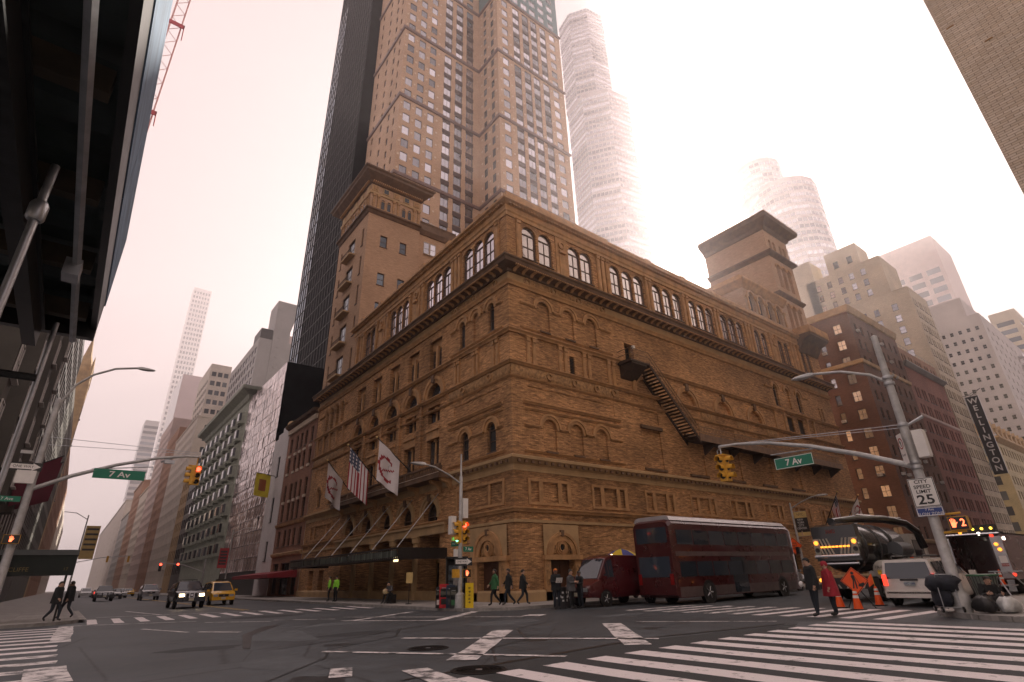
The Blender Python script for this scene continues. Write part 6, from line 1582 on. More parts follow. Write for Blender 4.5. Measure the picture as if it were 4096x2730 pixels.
o = flat_sign(nl, (-.16, .35, 3.0), -math.pi / 2, 1.3, 1.3, M_ORG, M_BLACK, 'lane_shift_sign', dia=True)
for s_, z in (('LANE', .2), ('SHIFT', .0), ('AHEAD', -.2)): text(s_, .2, M_BLACK, o, (0, -.02, z), FW)
# traffic cones, flags, worker sign
def cone(label, x, y, flag):
    t = thing('traffic_cone', label, 'traffic cone', (x, y, 0), group='traffic cones behind the tanker')
    m_ = MB(); m_.box(-.21, .21, -.21, .21, 0.002, .04); m_.build('base', M_BLACK, t)
    m_ = MB(); m_.lathe([(.16, .04), (.115, .3), (.055, .66), (.035, .72)], 16); m_.build('body', M_ORG, t, 40)
    for z0, z1 in ((.40, .5), (.56, .64)):
        r_ = lambda z: .115 - (z - .3) * .1667 + .006
        m_ = MB(); m_.lathe([(r_(z0), z0), (r_(z1), z1)], 16); m_.build('reflective_band', M_WHITE, t, 40)
    if flag:
        m_ = MB(); m_.rod((0, 0, .7), (.02, .02, 1.22), .012, n=5); m_.build('flag_stick', M_SIGY, t)
        m_ = MB(); m_.add([(.02, .02, 1.22), (.02, .02, .82), (-.05, .2 * flag, .68), (-.02, .2 * flag, 1.0)], [(0, 1, 2), (0, 2, 3)]); m_.build('flag', M_ORG, t)
cone('dusty orange cone with flag beside the walkers', 4.3, -15.35, 1); cone('orange cone under the workman diamond sign', 3.3, -16.4, 0); cone('orange cone with flag nearest the white minivan', 6.1, -16.1, 1)
ws = thing('workman_sign', 'orange diamond workman sign leaning on a cone behind the tanker', 'sign', (4.0, -16.22, 0))
o = flat_sign(ws, (0, 0, .98), -math.pi / 2 + .15, .98, .98, M_ORG, M_BLACK, 'sign_plate', dia=True)
m_ = MB(); Y_ = -.017
m_.lathe([(.001, Y_), (.055, Y_), (.055, Y_ - .002), (.001, Y_ - .002)], 14, (-.02, 0, .27), 'y')
for q in ([(-.07, .2), (.03, .2), (.05, .02), (-.05, .0)], [(-.05, .02), (.0, .02), (-.06, -.28), (-.11, -.28)], [(0, .02), (.05, .02), (.06, -.28), (.01, -.28)], [(.03, .18), (.05, .15), (.16, -.12), (.14, -.13)], [(-.09, .16), (-.06, .17), (-.02, .04), (-.05, .03)], [(.12, -.12), (.3, -.06), (.34, -.13), (.22, -.22), (.1, -.2)]):
    m_.add([(a, Y_, z) for a, z in q], [tuple(range(len(q)))])
m_.build('workman_symbol', M_BLACK, o)
m_ = MB(); m_.rod((.12, 0, .02), (.02, 0, .8), .02, n=5); m_.rod((.12, .5, .02), (.02, 0, .8), .02, n=5); m_.rod((.3, -.4, .02), (.02, 0, .8), .02, n=5); m_.build('stand', M_DKMETAL, ws)
# litter basket
tb = thing('litter_basket', 'dark green steel mesh litter basket on the right corner', 'litter bin', (4.2, -20.2, .14))
m_ = MB(); m_.lathe([(.43, .93), (.45, .94), (.45, .985), (.43, .99)], 20); m_.build('rim', mat('basket_green', (.03, .13, .06), .5, var=.2), tb, 40)
m_ = MB()
for k in range(28):
    t = 2 * math.pi * k / 28; m_.rod((.31 * math.cos(t), .31 * math.sin(t), .02), (.435 * math.cos(t), .435 * math.sin(t), .96), .01, n=4)
m_.build('mesh_bars', M_DKMETAL, tb)
m_ = MB(); m_.lathe([(.28, .03), (.39, .9), (.41, .99), (.36, 1.0), (.3, .9)], 18); m_.build('liner_bag', mat('grey_bag', (.16, .19, .17), .35, var=.2), tb, 50)
# --- flags on the hall
def flag(label, base, tip, kind, drop, wid, seed):
    t = thing('flag_pole', label, 'flag', base, group='flags on the hall balcony'); b0 = Vector(base); tp = Vector(tip) - b0
    m_ = MB(); m_.rod((0, 0, 0), tp, .05, .035, 8); m_.build('pole', M_DKMETAL, t)
    m_ = MB(); m_.lathe([(.01, -.09), (.08, -.04), (.09, 0), (.06, .07), (.01, .1)], 10, tp); m_.build('finial', M_GOLD, t, 50)
    # cloth hangs from the outer part of the pole, folds falling straight down
    n, k = 18, 22; a = tp * .93; b2 = tp * (.93 - wid); rs = random.Random(seed); vs = []; fs = []; mi = []
    side = Vector((tp.y, -tp.x, 0)).normalized()
    for i in range(n + 1):
        s = i / n; top = a.lerp(b2, s)
        for j in range(k + 1):
            q = j / k; L_ = drop * (1 - .12 * s)
            off = side * (math.sin(s * 9 + seed) * .12 * q + math.sin(q * 5 + s * 4 + seed) * .05) + Vector((0, .25 * s * q * (1 if seed % 2 else -1), 0)) * .6
            vs.append(tuple(top + off + Vector((0, 0, -L_ * q))))
    for i in range(n):
        for j in range(k):
            fs.append((i * (k + 1) + j, i * (k + 1) + j + 1, (i + 1) * (k + 1) + j + 1, (i + 1) * (k + 1) + j))
            s, q = (i + .5) / n, (j + .5) / k
            if kind == 'us':
                mi.append(2 if q < .38 and s < .54 and ((i + j) % 2 or i % 3) else (0 if (q < .38 and s < .54) else (1 if int(s * 13) % 2 == 0 else 0)))
            else:
                x, y = (s - .45) / .42, (q - .55) / .30; rr = math.hypot(x, y); red = .78 < rr < 1.02 and (x < .45)
                red = red or (abs((y + x * .55) - .05) < .06 and -.6 < x < .75); mi.append(1 if red else 0)
    m_ = MB(); m_.v = vs; m_.f = fs; m_.mi = mi
    m_.build('cloth', [mat('flag_white', (.66, .62, .63), .8, var=.05), mat('flag_red', (.30, .02, .03), .8, var=.1), mat('flag_blue', (.02, .04, .12), .8, var=.5, scale=9, col2=(.12, .14, .2))], t, 60)
    if kind != 'us':
        p = a.lerp(b2, .55) + Vector((0, 0, -drop * .52)); text('CARNEGIE HALL', .24, M_GREYC, t, (p.x - .15, p.y, p.z), (math.pi / 2, -.55, -math.pi / 2 - .3), sx=.9)
flag('white hall flag with red ring hanging lowest at the left of the balcony', (-1.0, 23.8, 9.3), (-3.8, 22.43, 11.59), 'c', 3.0, .62, 1)
flag('striped national flag on the middle pole of the balcony', (-1.0, 16.74, 8.73), (-3.8, 17.73, 12.08), 'us', 3.3, .55, 4)
flag('white hall flag with red ring at the right of the balcony', (-1.0, 11.47, 9.04), (-3.8, 11.95, 11.52), 'c', 3.0, .6, 3)
flag('small striped flag over the far hall entrance on the avenue', (40.0, -.2, 5.2), (38.6, -2.8, 8.3), 'us', 1.8, .4, 2)
flag('small white flag over the far hall entrance on the avenue', (44.5, -.2, 5.2), (43.5, -2.8, 8.3), 'c', 1.8, .4, 5)
# --- sidewalk shed over the near left pavement
sh = thing('sidewalk_shed', 'dark sidewalk shed with blue plywood parapet looming overhead at the left', 'scaffold', (-23, -22, .13))
def shb(): m_ = MB(); m_.T = Matrix.Translation((23, 22, -.13)); return m_
M_COR = mat('corrugated_deck', (.045, .06, .062), .5, metal=.5, var=.3, scale=3)
m_ = shb(); q = []; x = -27.0
while x < -20.85: q.append(x); x += .09
vs = []; fs = []
for i, x in enumerate(q):
    z = 4.62 + (.03 if (i // 2) % 2 else -.03); vs += [(x, -34, z), (x, -18.3, z)]
for i in range(len(q) - 1): fs.append((2 * i, 2 * i + 1, 2 * i + 3, 2 * i + 2))
# ribs run across the street direction
m_.add([(-27 + (v[1] + 34) * 6.2 / 15.7, -34 + (v[0] + 27) * 15.7 / 6.2, v[2]) for v in vs], fs); m_.build('deck', M_COR, sh)
m_ = shb(); m_.box(-27, -20.84, -34, -18.3, 4.7, 4.8); m_.build('deck_boards', M_BLACK, sh)
M_TIM = mat('shed_timber', (.06, .045, .03), .7, var=.4, scale=3, stretch=(1, .1, 1))
for x, w, h in ((-21.35, .12, .22), (-22.6, .1, .2), (-23.9, .1, .2)):
    m_ = shb(); m_.box(x - w / 2, x + w / 2, -34, -18.3, 4.3 - h, 4.3); m_.box(x - w / 2 - .03, x + w / 2 + .03, -34, -18.3, 4.3, 4.33); m_.build('beam', M_DKMETAL, sh)
for y in [-33 + 1.3 * k for k in range(12)]:
    m_ = shb(); m_.box(-27, -20.9, y - .05, y + .05, 4.36, 4.56); m_.build('joist', M_TIM, sh)
m_ = shb(); m_.box(-27, -20.8, -18.3, -18.2, 4.3, 4.8); m_.box(-20.86, -20.8, -34, -18.2, 4.42, 4.82); m_.build('edge_board', M_BLACK, sh)
M_PLY = mat('blue_plywood', (.14, .21, .30), .75, var=.4, scale=2.2, stretch=(5, .5, 5))
for k in range(6):
    m_ = shb(); y = -34 + 2.65 * k; m_.box(-20.82, -20.79, y + .01, y + 2.64, 4.83, 5.85); m_.build('parapet_panel', M_PLY, sh)
for x, y in ((-21.15, -21.75), (-21.15, -18.6), (-21.15, -25.2), (-24.2, -21.75), (-24.2, -18.6)):
    m_ = shb(); m_.rod((x, y, .13), (x, y, 4.3), .027, n=10); m_.build('post', M_STEEL, sh, 40)
m_ = shb(); m_.rod((-21.15, -18.7, 3.6), (-24.2, -18.7, 3.6), .04, n=6); m_.rod((-21.2, -21.7, 3.2), (-24.2, -21.7, 4.2), .04, n=6); m_.build('brace', M_DKMETAL, sh)
m_ = shb(); m_.rod((-20.98, -34, 4.2), (-20.98, -18.4, 4.2), .035, n=6); m_.build('conduit', M_STEEL, sh)
m_ = shb(); m_.cbox((-21.0, -20.4, 4.15), (.12, .2, .16)); m_.rod((-21.0, -20.4, 4.2), (-21.0, -20.4, 4.35), .02, n=5); m_.build('shed_lamp', M_STEEL, sh)
m_ = shb(); m_.lathe([(.04, 3.82), (.055, 3.84), (.055, 3.95), (.04, 3.98)], 10, (-21.15, -21.75, 0)); m_.build('coupling', M_STEEL, sh, 40)
# --- awning on the left pavement
aw = thing('entrance_awning', 'long dark canvas awning with faint gilt lettering over the left pavement', 'awning', (-23, 11, .13))
m_ = MB(); m_.box(-3.5, 2.95, -.9, 1.2, 2.05, 2.95); m_.prism([(-.95, 2.95), (1.25, 2.95), (.15, 3.25)], lambda a, z: (-3.5, a, z), lambda a, z: (2.98, a, z)); m_.build('canvas', mat('awning_green', (.008, .014, .012), .8, var=.3), aw)
text('THE BRIARCLIFFE', .26, mat('gilt', (.16, .11, .03), .4), aw, (.2, -.92, 2.3), FW); text('17', .2, MATS['gilt'], aw, (2.6, -.92, 2.3), FW)
for x, y in ((2.7, -.8), (2.7, 1.1), (-.5, -.8), (-.5, 1.1)):
    m_ = MB(); m_.rod((x, y, 0), (x, y, 2.06), .04, n=8); m_.build('post', M_DKMETAL, aw)
m_ = MB(); m_.cbox((-1.4, 0, 1.98), (.5, .5, .1)); m_.build('lamp', glow('awning_lamp', (1, .55, .2), 1.5), aw)
# crane mast
cr = thing('tower_crane', 'pale red lattice crane mast standing high over the left roofs', 'crane', (-27.2, 66, 40))
m_ = MB()
for a, b2 in ((-.9, -.9), (.9, -.9), (.9, .9), (-.9, .9)): m_.rod((a, b2, 0), (a, b2, 110), .09, n=4)
for k in range(60):
    z = k * 1.83; s = 1 if k % 2 else -1
    m_.rod((-.9 * s, -.9, z), (.9 * s, -.9, z + 1.83), .05, n=4); m_.rod((.9, -.9 * s, z), (.9, .9 * s, z + 1.83), .05, n=4)
m_.build('mast', mat('crane_red', (.50, .22, .20), .6), cr)
for k in range(4):
    m_ = MB(); z = 14 + k * 22; m_.box(-1.5, 1.5, -1.5, -1.35, z, z + .9); m_.box(-1.5, -1.35, -1.5, 1.5, z, z + .9); m_.box(1.35, 1.5, -1.5, 1.5, z, z + .9); m_.rod((-1.5, -1.5, z + .4), (-4.5, 1, z + .4), .08, n=5); m_.build('mast_collar', mat('collar_red', (.45, .05, .06), .5), cr)
# --- farther poles and hangings
def far_signal(label, x, y, arm, zt, lit):
    t = thing('far_signal_pole', label, 'traffic light', (x, y, .1)); s = 1 if arm > 0 else -1
    m_ = MB(); m_.lathe([(.12, 0), (.1, zt + .4)], 8); m_.tube([(0, 0, zt - 1.2), (arm * .5, 0, zt - .3), (arm, 0, zt)], .06, 6); m_.build('pole', M_POLE, t)
    for k, q in enumerate((arm * .62, arm)):
        m_ = MB(); m_.cbox((q, 0, zt - .55), (.32, .25, 1.0)); hd = m_.build('signal_head', M_SIGY if not lit else M_BLACK, t)
        if lit: m_ = MB(); m_.lathe([(.15, -.02), (.1, -.06), (.01, -.07)], 10, (q, -.13, zt - .22), 'y'); m_.build('red_lens', G_RED, hd)
far_signal('far signal pole showing two red lights above the dark traffic', -5.4, 62, -5.2, 4.3, True)
far_signal('distant signal arm reaching from the left pavement', -19.9, 96, 8, 6.6, False)
def banner_pole(label, x, y, zt, z0, z1, side, mt, txt=None, w=1.0):
    t = thing('banner_pole', label, 'banner', (x, y, .13)); m_ = MB(); m_.lathe([(.1, 0), (.06, zt)], 8); m_.tube([(0, 0, zt - .5), (-1.2 * side, 0, zt + .2), (-2.4 * side, 0, zt + .3)], .04, 6); m_.build('pole', M_POLE, t)
    m_ = MB(); m_.box(min(.1 * side, (w + .1) * side), max(.1 * side, (w + .1) * side), -.02, .02, z0, z1); b_ = m_.build('banner', mt, t)
    m_ = MB()
    for k in range(5): m_.box(min(.25 * side, w * side), max(.25 * side, w * side), -.03, -.021, z1 - .5 - k * (z1 - z0) / 6.5, z1 - .28 - k * (z1 - z0) / 6.5)
    m_.build('print', M_GREYC, b_)
banner_pole('gold street banner hanging against the bright sky on the left pavement', -19.6, 58, 9.5, 4.6, 8.3, 1, M_GOLD, w=1.4)
banner_pole('red and white street banner on the kerb before the grey bay block', -5.2, 49, 7.5, 3.2, 5.4, -1, mat('banner_red', (.45, .05, .06), .7), w=1.0)
yf = thing('yellow_flag', 'yellow flag with red emblem on the black glass base', 'flag', (0, 54.0, 14.6)); m_ = MB(); m_.rod((0, 0, .6), (-2.6, .2, 1.0), .04, n=6); m_.build('pole', M_DKMETAL, yf)
m_ = MB(); vs = []; fs = []
for i in range(9):
    for j in range(9): vs.append((-2.5 + i * .24, .1 + .12 * math.sin(i * 1.1 + j * .5), .95 - j * .38 - .03 * i))
for i in range(8):
    for j in range(8): fs.append((i * 9 + j, i * 9 + j + 1, (i + 1) * 9 + j + 1, (i + 1) * 9 + j)); m_.mi
m_.add(vs, fs); m_.mi = [1 if 2 <= k // 8 <= 5 and 2 <= k % 8 <= 5 else 0 for k in range(64)]; m_.build('cloth', [mat('flag_yellow', (.55, .45, .03), .8), mat('flag_emblem', (.30, .09, .03), .8)], yf, 60)
ra = thing('red_awning', 'dark red shop awning on the pavement past the hall', 'awning', (-1.6, 47, .13)); m_ = MB(); m_.prism([(1.5, 2.7), (-1.6, 2.3), (-1.6, 1.95), (1.5, 1.95)], lambda a, z: (a, -8, z), lambda a, z: (a, 8, z)); m_.build('canvas', mat('awning_red', (.22, .01, .02), .7), ra)
mf = thing('maroon_banner_flags', 'pair of maroon flags jutting from the left facades', 'flag', (XN, 40, 11))
for k in range(2):
    m_ = MB(); y = k * 3.4; m_.rod((0, y, 0), (3.6, y + .2, 2.2), .05, n=6); m_.build('pole', M_DKMETAL, mf)
    m_ = MB(); m_.add([(.8, y, .5), (3.5, y + .2, 2.15), (3.3, y + .3, -1.6), (.8, y + .1, -2.6)], [(0, 1, 2, 3)]); m_.build('cloth', mat('flag_maroon', (.12, .015, .03), .8), mf)
# bare tree on the hall roof behind the attic
bt = thing('bare_roof_tree', 'leafless young tree on the roof in front of the studio tower', 'tree', (5.0, 20.5, 28.0)); rt = random.Random(5)
def limb(m_, p, d, L_, r, n):
    q = p + d * L_; m_.rod(p, q, r, r * .65, 5)
    if n == 0: return
    for k in range(3 if n > 1 else 4):
        nd = (d + Vector((rt.uniform(-.7, .7), rt.uniform(-.7, .7), rt.uniform(-.1, .5)))).normalized(); limb(m_, p.lerp(q, rt.uniform(.6, 1)), nd, L_ * rt.uniform(.6, .85), r * .6, n - 1)
m_ = MB(); m_.lathe([(.5, 0), (.6, .6), (.55, .6), (.5, .5)], 10); m_.build('planter', M_DKMETAL, bt)
m_ = MB(); m_.rod((0, 0, .3), (0, 0, 2.0), .09, .07, 6); m_.build('trunk', M_TIM, bt)
m_ = MB(); [limb(m_, Vector((0, 0, 1.2 + .2 * k)), Vector((rt.uniform(-.8, .8), rt.uniform(-.8, .8), .8)).normalized(), 1.3, .04, 4) for k in range(5)]; m_.build('crown', M_TIM, bt)
# ------------------------------------------------------------------ vehicles (local x = ahead, y = left)
M_TYRE = mat('tyre', (.015, .015, .016), .85, var=.3, scale=20)
M_RIM = mat('wheel_rim', (.38, .38, .40), .3, metal=.8, var=.15)
M_CARGL = glass('car_glass', (.03, .04, .055), .03, .3, .8)
M_CHROME = mat('chrome', (.6, .6, .62), .15, metal=1.0, var=.05)
G_HEAD = glow('headlight', (1.0, .72, .42), 6); G_TAIL = glow('tail_light', (1.0, .04, .02), 1.1); G_AMB = glow('amber_light', (1.0, .28, .03), 1.4); G_WHT = glow('white_light', (1.0, .85, .7), 2.5)
M_HEADOFF = glass('headlamp_glass', (.35, .36, .38), .08, .2, .8)
M_TAILOFF = mat('tail_plastic', (.22, .012, .012), .25)
def paint(n, c, rough=.28): return mat(n, c, rough, var=.06, scale=1.5, coat=.6)
WHM = {}
def wheel(parent, x, y, r, w=.22):
    if (r, w) not in WHM:
        m_ = MB(); m_.lathe([(r * .62, -w / 2), (r * .9, -w / 2), (r, -w * .36), (r, w * .36), (r * .9, w / 2), (r * .62, w / 2)], 22, axis='y'); t_ = m_.mesh('tyre', M_TYRE, 40)
        m_ = MB(); m_.lathe([(r * .63, -w * .47), (r * .56, -w * .5), (r * .5, -w * .36), (r * .12, -w * .42), (.01, -w * .44)], 18, axis='y')
        for k in range(5):
            a = 2 * math.pi * k / 5; m_.rod((r * .1 * math.cos(a), -w * .46, r * .1 * math.sin(a)), (r * .56 * math.cos(a), -w * .47, r * .56 * math.sin(a)), r * .09, r * .07, 5)
        m_.lathe([(r * .63, w * .47), (r * .5, w * .36), (.01, w * .42)], 18, axis='y'); WHM[(r, w)] = (t_, m_.mesh('rim', M_RIM, 40))
    wh = obj('wheel', None, parent, (x, y, r), 0 if y < 0 else math.pi); obj('tyre', WHM[(r, w)][0], wh); obj('rim', WHM[(r, w)][1], wh); return wh
def ringpts(st):
    x, zb, zl, zt, ws, wb, wr = st; zm = zb + (zl - zb) * .45
    return [(x, -ws, zb), (x, -wb, zb + .1), (x, -wb - .012, zm), (x, -wb + .015, zl), (x, -wr, zt - .03), (x, -wr * .8, zt), (x, wr * .8, zt), (x, wr, zt - .03), (x, wb - .015, zl), (x, wb + .012, zm), (x, wb, zb + .1), (x, ws, zb)]
def lerp3(a, b, t): return tuple(a[i] + (b[i] - a[i]) * t for i in range(3))
def car(name, label, cat, loc, rz, st, cab, col, wheels, r, group=None, lights='off', front=True, rear=True, rack=False, plate=None, trim=None, grille='bar', roofsign=None):
    """st: stations rear to front; cab: index pairs (rear glass, side glasses..., windscreen)"""
    t = thing(name, label, cat, loc, rz, group)
    m_ = MB(); m_.loft([ringpts(s) for s in st]); m_.build('body', col, t, 32)
    Rg = [ringpts(s) for s in st]
    def gl(a, b2, c, d, nm, off):
        m_ = MB(); m_.quad(*[tuple(Vector(p) + Vector(off)) for p in (a, b2, c, d)]); m_.build(nm, M_CARGL, t)
    i, j = cab['screen']; A, B2 = Rg[i], Rg[j]
    gl(lerp3(A[4], A[7], .05), lerp3(A[4], A[7], .95), lerp3(lerp3(A[4], A[7], .95), lerp3(B2[4], B2[7], .94), .93), lerp3(lerp3(A[4], A[7], .05), lerp3(B2[4], B2[7], .06), .93), 'windscreen', (.02 if st[i][0] > st[j][0] else -.02, 0, .045))
    if 'back' in cab:
        i, j = cab['back']; A, B2 = Rg[i], Rg[j]
        if cab.get('upright'):
            z0, z1, w0, w1 = cab['upright']; x = min(st[i][0], st[j][0]) - .005; xr = st[j][0]
            gl((st[i][0] - .012, -w0, z0), (st[i][0] - .012, w0, z0), (xr - .02, w1, z1), (xr - .02, -w1, z1), 'rear_window', (0, 0, 0))
        else: gl(lerp3(A[4], A[7], .06), lerp3(A[4], A[7], .94), lerp3(lerp3(A[4], A[7], .94), lerp3(B2[4], B2[7], .93), .92), lerp3(lerp3(A[4], A[7], .06), lerp3(B2[4], B2[7], .07), .92), 'rear_window', (-.02, 0, .045))
    for (i, j, f0, f1) in cab['side']:
        for a, b2, s in ((3, 4, -1), (8, 7, 1)):
            p, q = Rg[i], Rg[j]; P0, P1 = lerp3(p[a], q[a], f0), lerp3(p[a], q[a], f1); Q0, Q1 = lerp3(p[b2], q[b2], f0), lerp3(p[b2], q[b2], f1)
            gl(lerp3(P0, Q0, .08), lerp3(P1, Q1, .08), lerp3(P1, Q1, .86), lerp3(P0, Q0, .86), 'side_window', (0, s * .014, .004))
    for x in wheels:
        hw = max(s[5] for s in st)
        for s in (-1, 1):
            m_ = MB(); m_.lathe([(r * 1.16, -.004), (r * 1.16, .004)], 20, (x, s * (hw + .012), r), 'y'); m_.build('wheel_arch', M_BLACK, t); wheel(t, x, s * (hw - .075), r)
    f, b_ = st[-1], st[0]; hw = f[5]
    m_ = MB(); m_.box(f[0] - .12, f[0] + .05, -hw - .03, hw + .03, f[1] - .06, f[1] + .16); m_.build('front_bumper', trim or col, t)
    m_ = MB(); m_.box(b_[0] - .06, b_[0] + .12, -b_[5] - .03, b_[5] + .03, b_[1] - .08, b_[1] + .17); m_.build('rear_bumper', trim or col, t)
    zl = f[2] - .06
    for s in (-1, 1):
        m_ = MB(); m_.box(f[0] - .06, f[0] + .025, s * hw * .72 - .16, s * hw * .72 + .16, zl - .09, zl + .09); m_.build('headlight', G_HEAD if lights in ('head', 'both') else M_HEADOFF, t)
        m_ = MB(); zr = b_[2] - .05; m_.box(b_[0] - .03, b_[0] + .05, s * b_[5] * .93 - .08, s * b_[5] * .93 + .08, zr - .2, zr + .2); m_.build('tail_light', G_TAIL if lights in ('tail', 'both') else M_TAILOFF, t)
        m_ = MB(); i = cab['screen'][0]; m_.cbox((st[i][0] - .25, s * (st[i][5] + .13), st[i][2] + .12), (.14, .22, .16)); m_.build('mirror', col, t)
    if grille == 'bar':
        m_ = MB(); m_.box(f[0], f[0] + .02, -hw * .45, hw * .45, zl - .1, zl + .1); m_.build('grille', M_BLACK, t); m_ = MB(); m_.cbox((f[0] + .03, 0, zl), (.02, .14, .1)); m_.build('emblem', M_CHROME, t)
    elif grille == 'chrome':
        m_ = MB(); m_.box(f[0], f[0] + .015, -hw * .5, hw * .5, zl - .14, zl + .13); m_.build('grille', M_BLACK, t)
        m_ = MB()
        for a, q in ((-.5, -.42), (-.2, -.12), (.12, .2), (.42, .5)): m_.box(f[0] + .015, f[0] + .04, hw * a, hw * q, zl - .14, zl + .13)
        m_.box(f[0] + .015, f[0] + .04, -hw * .5, hw * .5, zl + .13, zl + .17); m_.box(f[0] + .015, f[0] + .04, -hw * .2, hw * .2, zl - .18, zl - .14); m_.build('grille_trim', M_CHROME, t); m_ = MB(); m_.lathe([(.08, 0), (.08, .03), (.01, .03)], 12, (f[0] + .02, 0, zl), 'x'); m_.build('emblem', M_CHROME, t)
    if plate:
        m_ = MB(); x = f[0] + .055 if plate == 'front' else b_[0] - .07; m_.cbox((x, 0, (f if plate == 'front' else b_)[1] + .08), (.012, .32, .16)); m_.build('number_plate', mat('plate', (.55, .5, .38), .5, var=.3, scale=30), t)
    if rack:
        m_ = MB(); zt = max(s[3] for s in st)
        for s in (-1, 1): m_.tube([(st[1][0] + .3, s * .55, zt), (st[1][0] + .45, s * .55, zt + .08), (st[2][0], s * .55, zt + .09), (st[2][0] + .2, s * .55, zt)], .025, 6)
        m_.box(-.6, -.55, -.55, .55, zt + .05, zt + .09); m_.box(.1, .15, -.55, .55, zt + .05, zt + .09); m_.build('roof_rack', M_DKMETAL, t)
    if roofsign:
        m_ = MB(); zt = max(s[3] for s in st); m_.cbox((.2, 0, zt + .07), (.25, .8, .14)); m_.build('roof_sign', M_BLACK, t)
    return t
SUV = [(-2.42, .58, 1.02, 1.12, .82, .88, .80), (-2.36, .48, 1.12, 1.74, .88, .94, .70), (-.2, .44, 1.14, 1.88, .9, .96, .70), (.5, .44, 1.14, 1.84, .9, .96, .68), (1.25, .44, 1.14, 1.2, .9, .96, .86), (2.25, .46, 1.08, 1.13, .9, .95, .84), (2.42, .52, .95, 1.02, .84, .90, .78)]
SUVC = dict(screen=(4, 3), back=(0, 1), side=[(1, 2, .08, .95), (2, 3, .1, 1.0), (3, 4, .02, .45)], upright=(1.16, 1.66, .72, .64))
SED = [(-2.3, .5, .88, .96, .78, .84, .74), (-1.6, .4, .92, 1.0, .84, .9, .78), (-.9, .36, .92, 1.42, .86, .91, .60), (.3, .36, .92, 1.45, .86, .91, .60), (1.05, .36, .92, .97, .86, .91, .78), (2.1, .38, .82, .86, .84, .88, .74), (2.3, .45, .72, .78, .76, .82, .66)]
SEDC = dict(screen=(4, 3), back=(1, 2), side=[(2, 3, .04, .5), (2, 3, .54, .98), (3, 4, .02, .5)])
VAN = [(-2.5, .4, 1.0, 1.08, .84, .9, .86), (-2.42, .32, 1.06, 1.68, .9, .96, .78), (-.4, .3, 1.06, 1.74, .92, .97, .74), (.7, .3, 1.06, 1.68, .92, .97, .72), (1.75, .3, 1.02, 1.08, .9, .96, .84), (2.35, .34, .84, .9, .86, .92, .8), (2.48, .42, .7, .78, .78, .86, .7)]
VANC = dict(screen=(4, 3), back=(0, 1), side=[(1, 2, .06, .55), (1, 2, .6, .98), (2, 3, .05, .98), (3, 4, .02, .4)], upright=(1.04, 1.6, .76, .68))
TRN = [(-2.7, .5, 1.2, 1.3, .9, .95, .9), (-2.64, .42, 1.25, 2.35, .94, .98, .82), (1.0, .4, 1.25, 2.4, .94, .98, .82), (1.4, .4, 1.25, 2.25, .94, .98, .8), (2.1, .4, 1.2, 1.28, .93, .97, .88), (2.7, .44, 1.0, 1.05, .9, .94, .84), (2.85, .5, .85, .92, .82, .88, .76)]
TRNC = dict(screen=(4, 3), back=(0, 1), side=[(2, 3, .1, .95), (3, 4, .02, .5)], upright=(1.3, 2.1, .7, .64))
TAX = [(-2.2, .42, 1.0, 1.1, .8, .86, .8), (-2.12, .36, 1.06, 1.72, .86, .92, .72), (-.2, .34, 1.06, 1.82, .88, .93, .70), (.75, .34, 1.06, 1.72, .88, .93, .68), (1.65, .34, 1.0, 1.06, .86, .92, .8), (2.1, .38, .9, .95, .84, .89, .76), (2.25, .44, .78, .84, .76, .82, .7)]
HW = -math.pi / 2      # heading towards the viewer along the cross street
car('dark_suv', 'dark navy sport utility car with lit headlights and chrome grille coming up the street', 'car', (-12.6, 25.0, 0), HW, SUV, SUVC, paint('navy_paint', (.012, .016, .026)), (1.5, -1.5), .39, 'cars on the cross street', 'head', rack=True, plate='front', grille='chrome')
car('yellow_taxi', 'yellow taxi van half hidden behind the dark sport utility car', 'taxi', (-9.6, 29.0, 0), HW, TAX, VANC | dict(upright=(1.04, 1.6, .7, .62)), paint('taxi_yellow', (.72, .38, .005)), (1.35, -1.35), .33, 'cars on the cross street', plate='front', trim=None, roofsign=True)
car('black_pickup', 'black pickup style car with pale bonnet at the left kerb line', 'car', (-15.6, 68, 0), HW, SUV, SUVC, paint('black_car', (.01, .01, .012)), (1.5, -1.5), .39, 'cars on the cross street', plate='front', grille='chrome')
car('white_bonnet_suv', 'grey sport utility car with white bonnet in the middle of the street', 'car', (-11.2, 62, 0), HW, SUV, SUVC, paint('grey_car', (.25, .26, .28)), (1.5, -1.5), .39, 'cars on the cross street', plate='front')
car('red_lit_van', 'dark van seen from behind with red tail lights on', 'car', (-7.3, 66, 0), -HW, VAN, VANC, paint('dark_van', (.02, .018, .02)), (1.6, -1.6), .34, 'cars on the cross street', 'tail')
car('maroon_sedan', 'small maroon sedan from behind, tail lights on, nearest the parked kerb', 'car', (-6.4, 57, 0), -HW, SED, SEDC, paint('maroon_car', (.08, .012, .015)), (1.45, -1.4), .32, 'cars on the cross street', 'tail')
car('small_dark_sedan', 'small dark sedan between the pickup and the grey car', 'car', (-13.6, 82, 0), HW, SED, SEDC, paint('black_car', (.01, .01, .012)), (1.45, -1.4), .32, 'cars on the cross street')
car('silver_sedan', 'silver sedan behind the small dark one', 'car', (-12.2, 92, 0), HW, SED, SEDC, paint('silver_car', (.4, .4, .42)), (1.45, -1.4), .32, 'cars on the cross street')
car('distant_white_van', 'white van farthest down the cross street', 'van', (-16.0, 120, 0), HW, VAN, VANC, paint('white_car', (.6, .6, .6)), (1.6, -1.6), .34, 'cars on the cross street')
car('distant_red_car', 'red car far down the street before the haze', 'car', (-14.5, 104, 0), -HW, SED, SEDC, paint('red_car', (.3, .03, .03)), (1.45, -1.4), .32, 'cars on the cross street', 'tail')
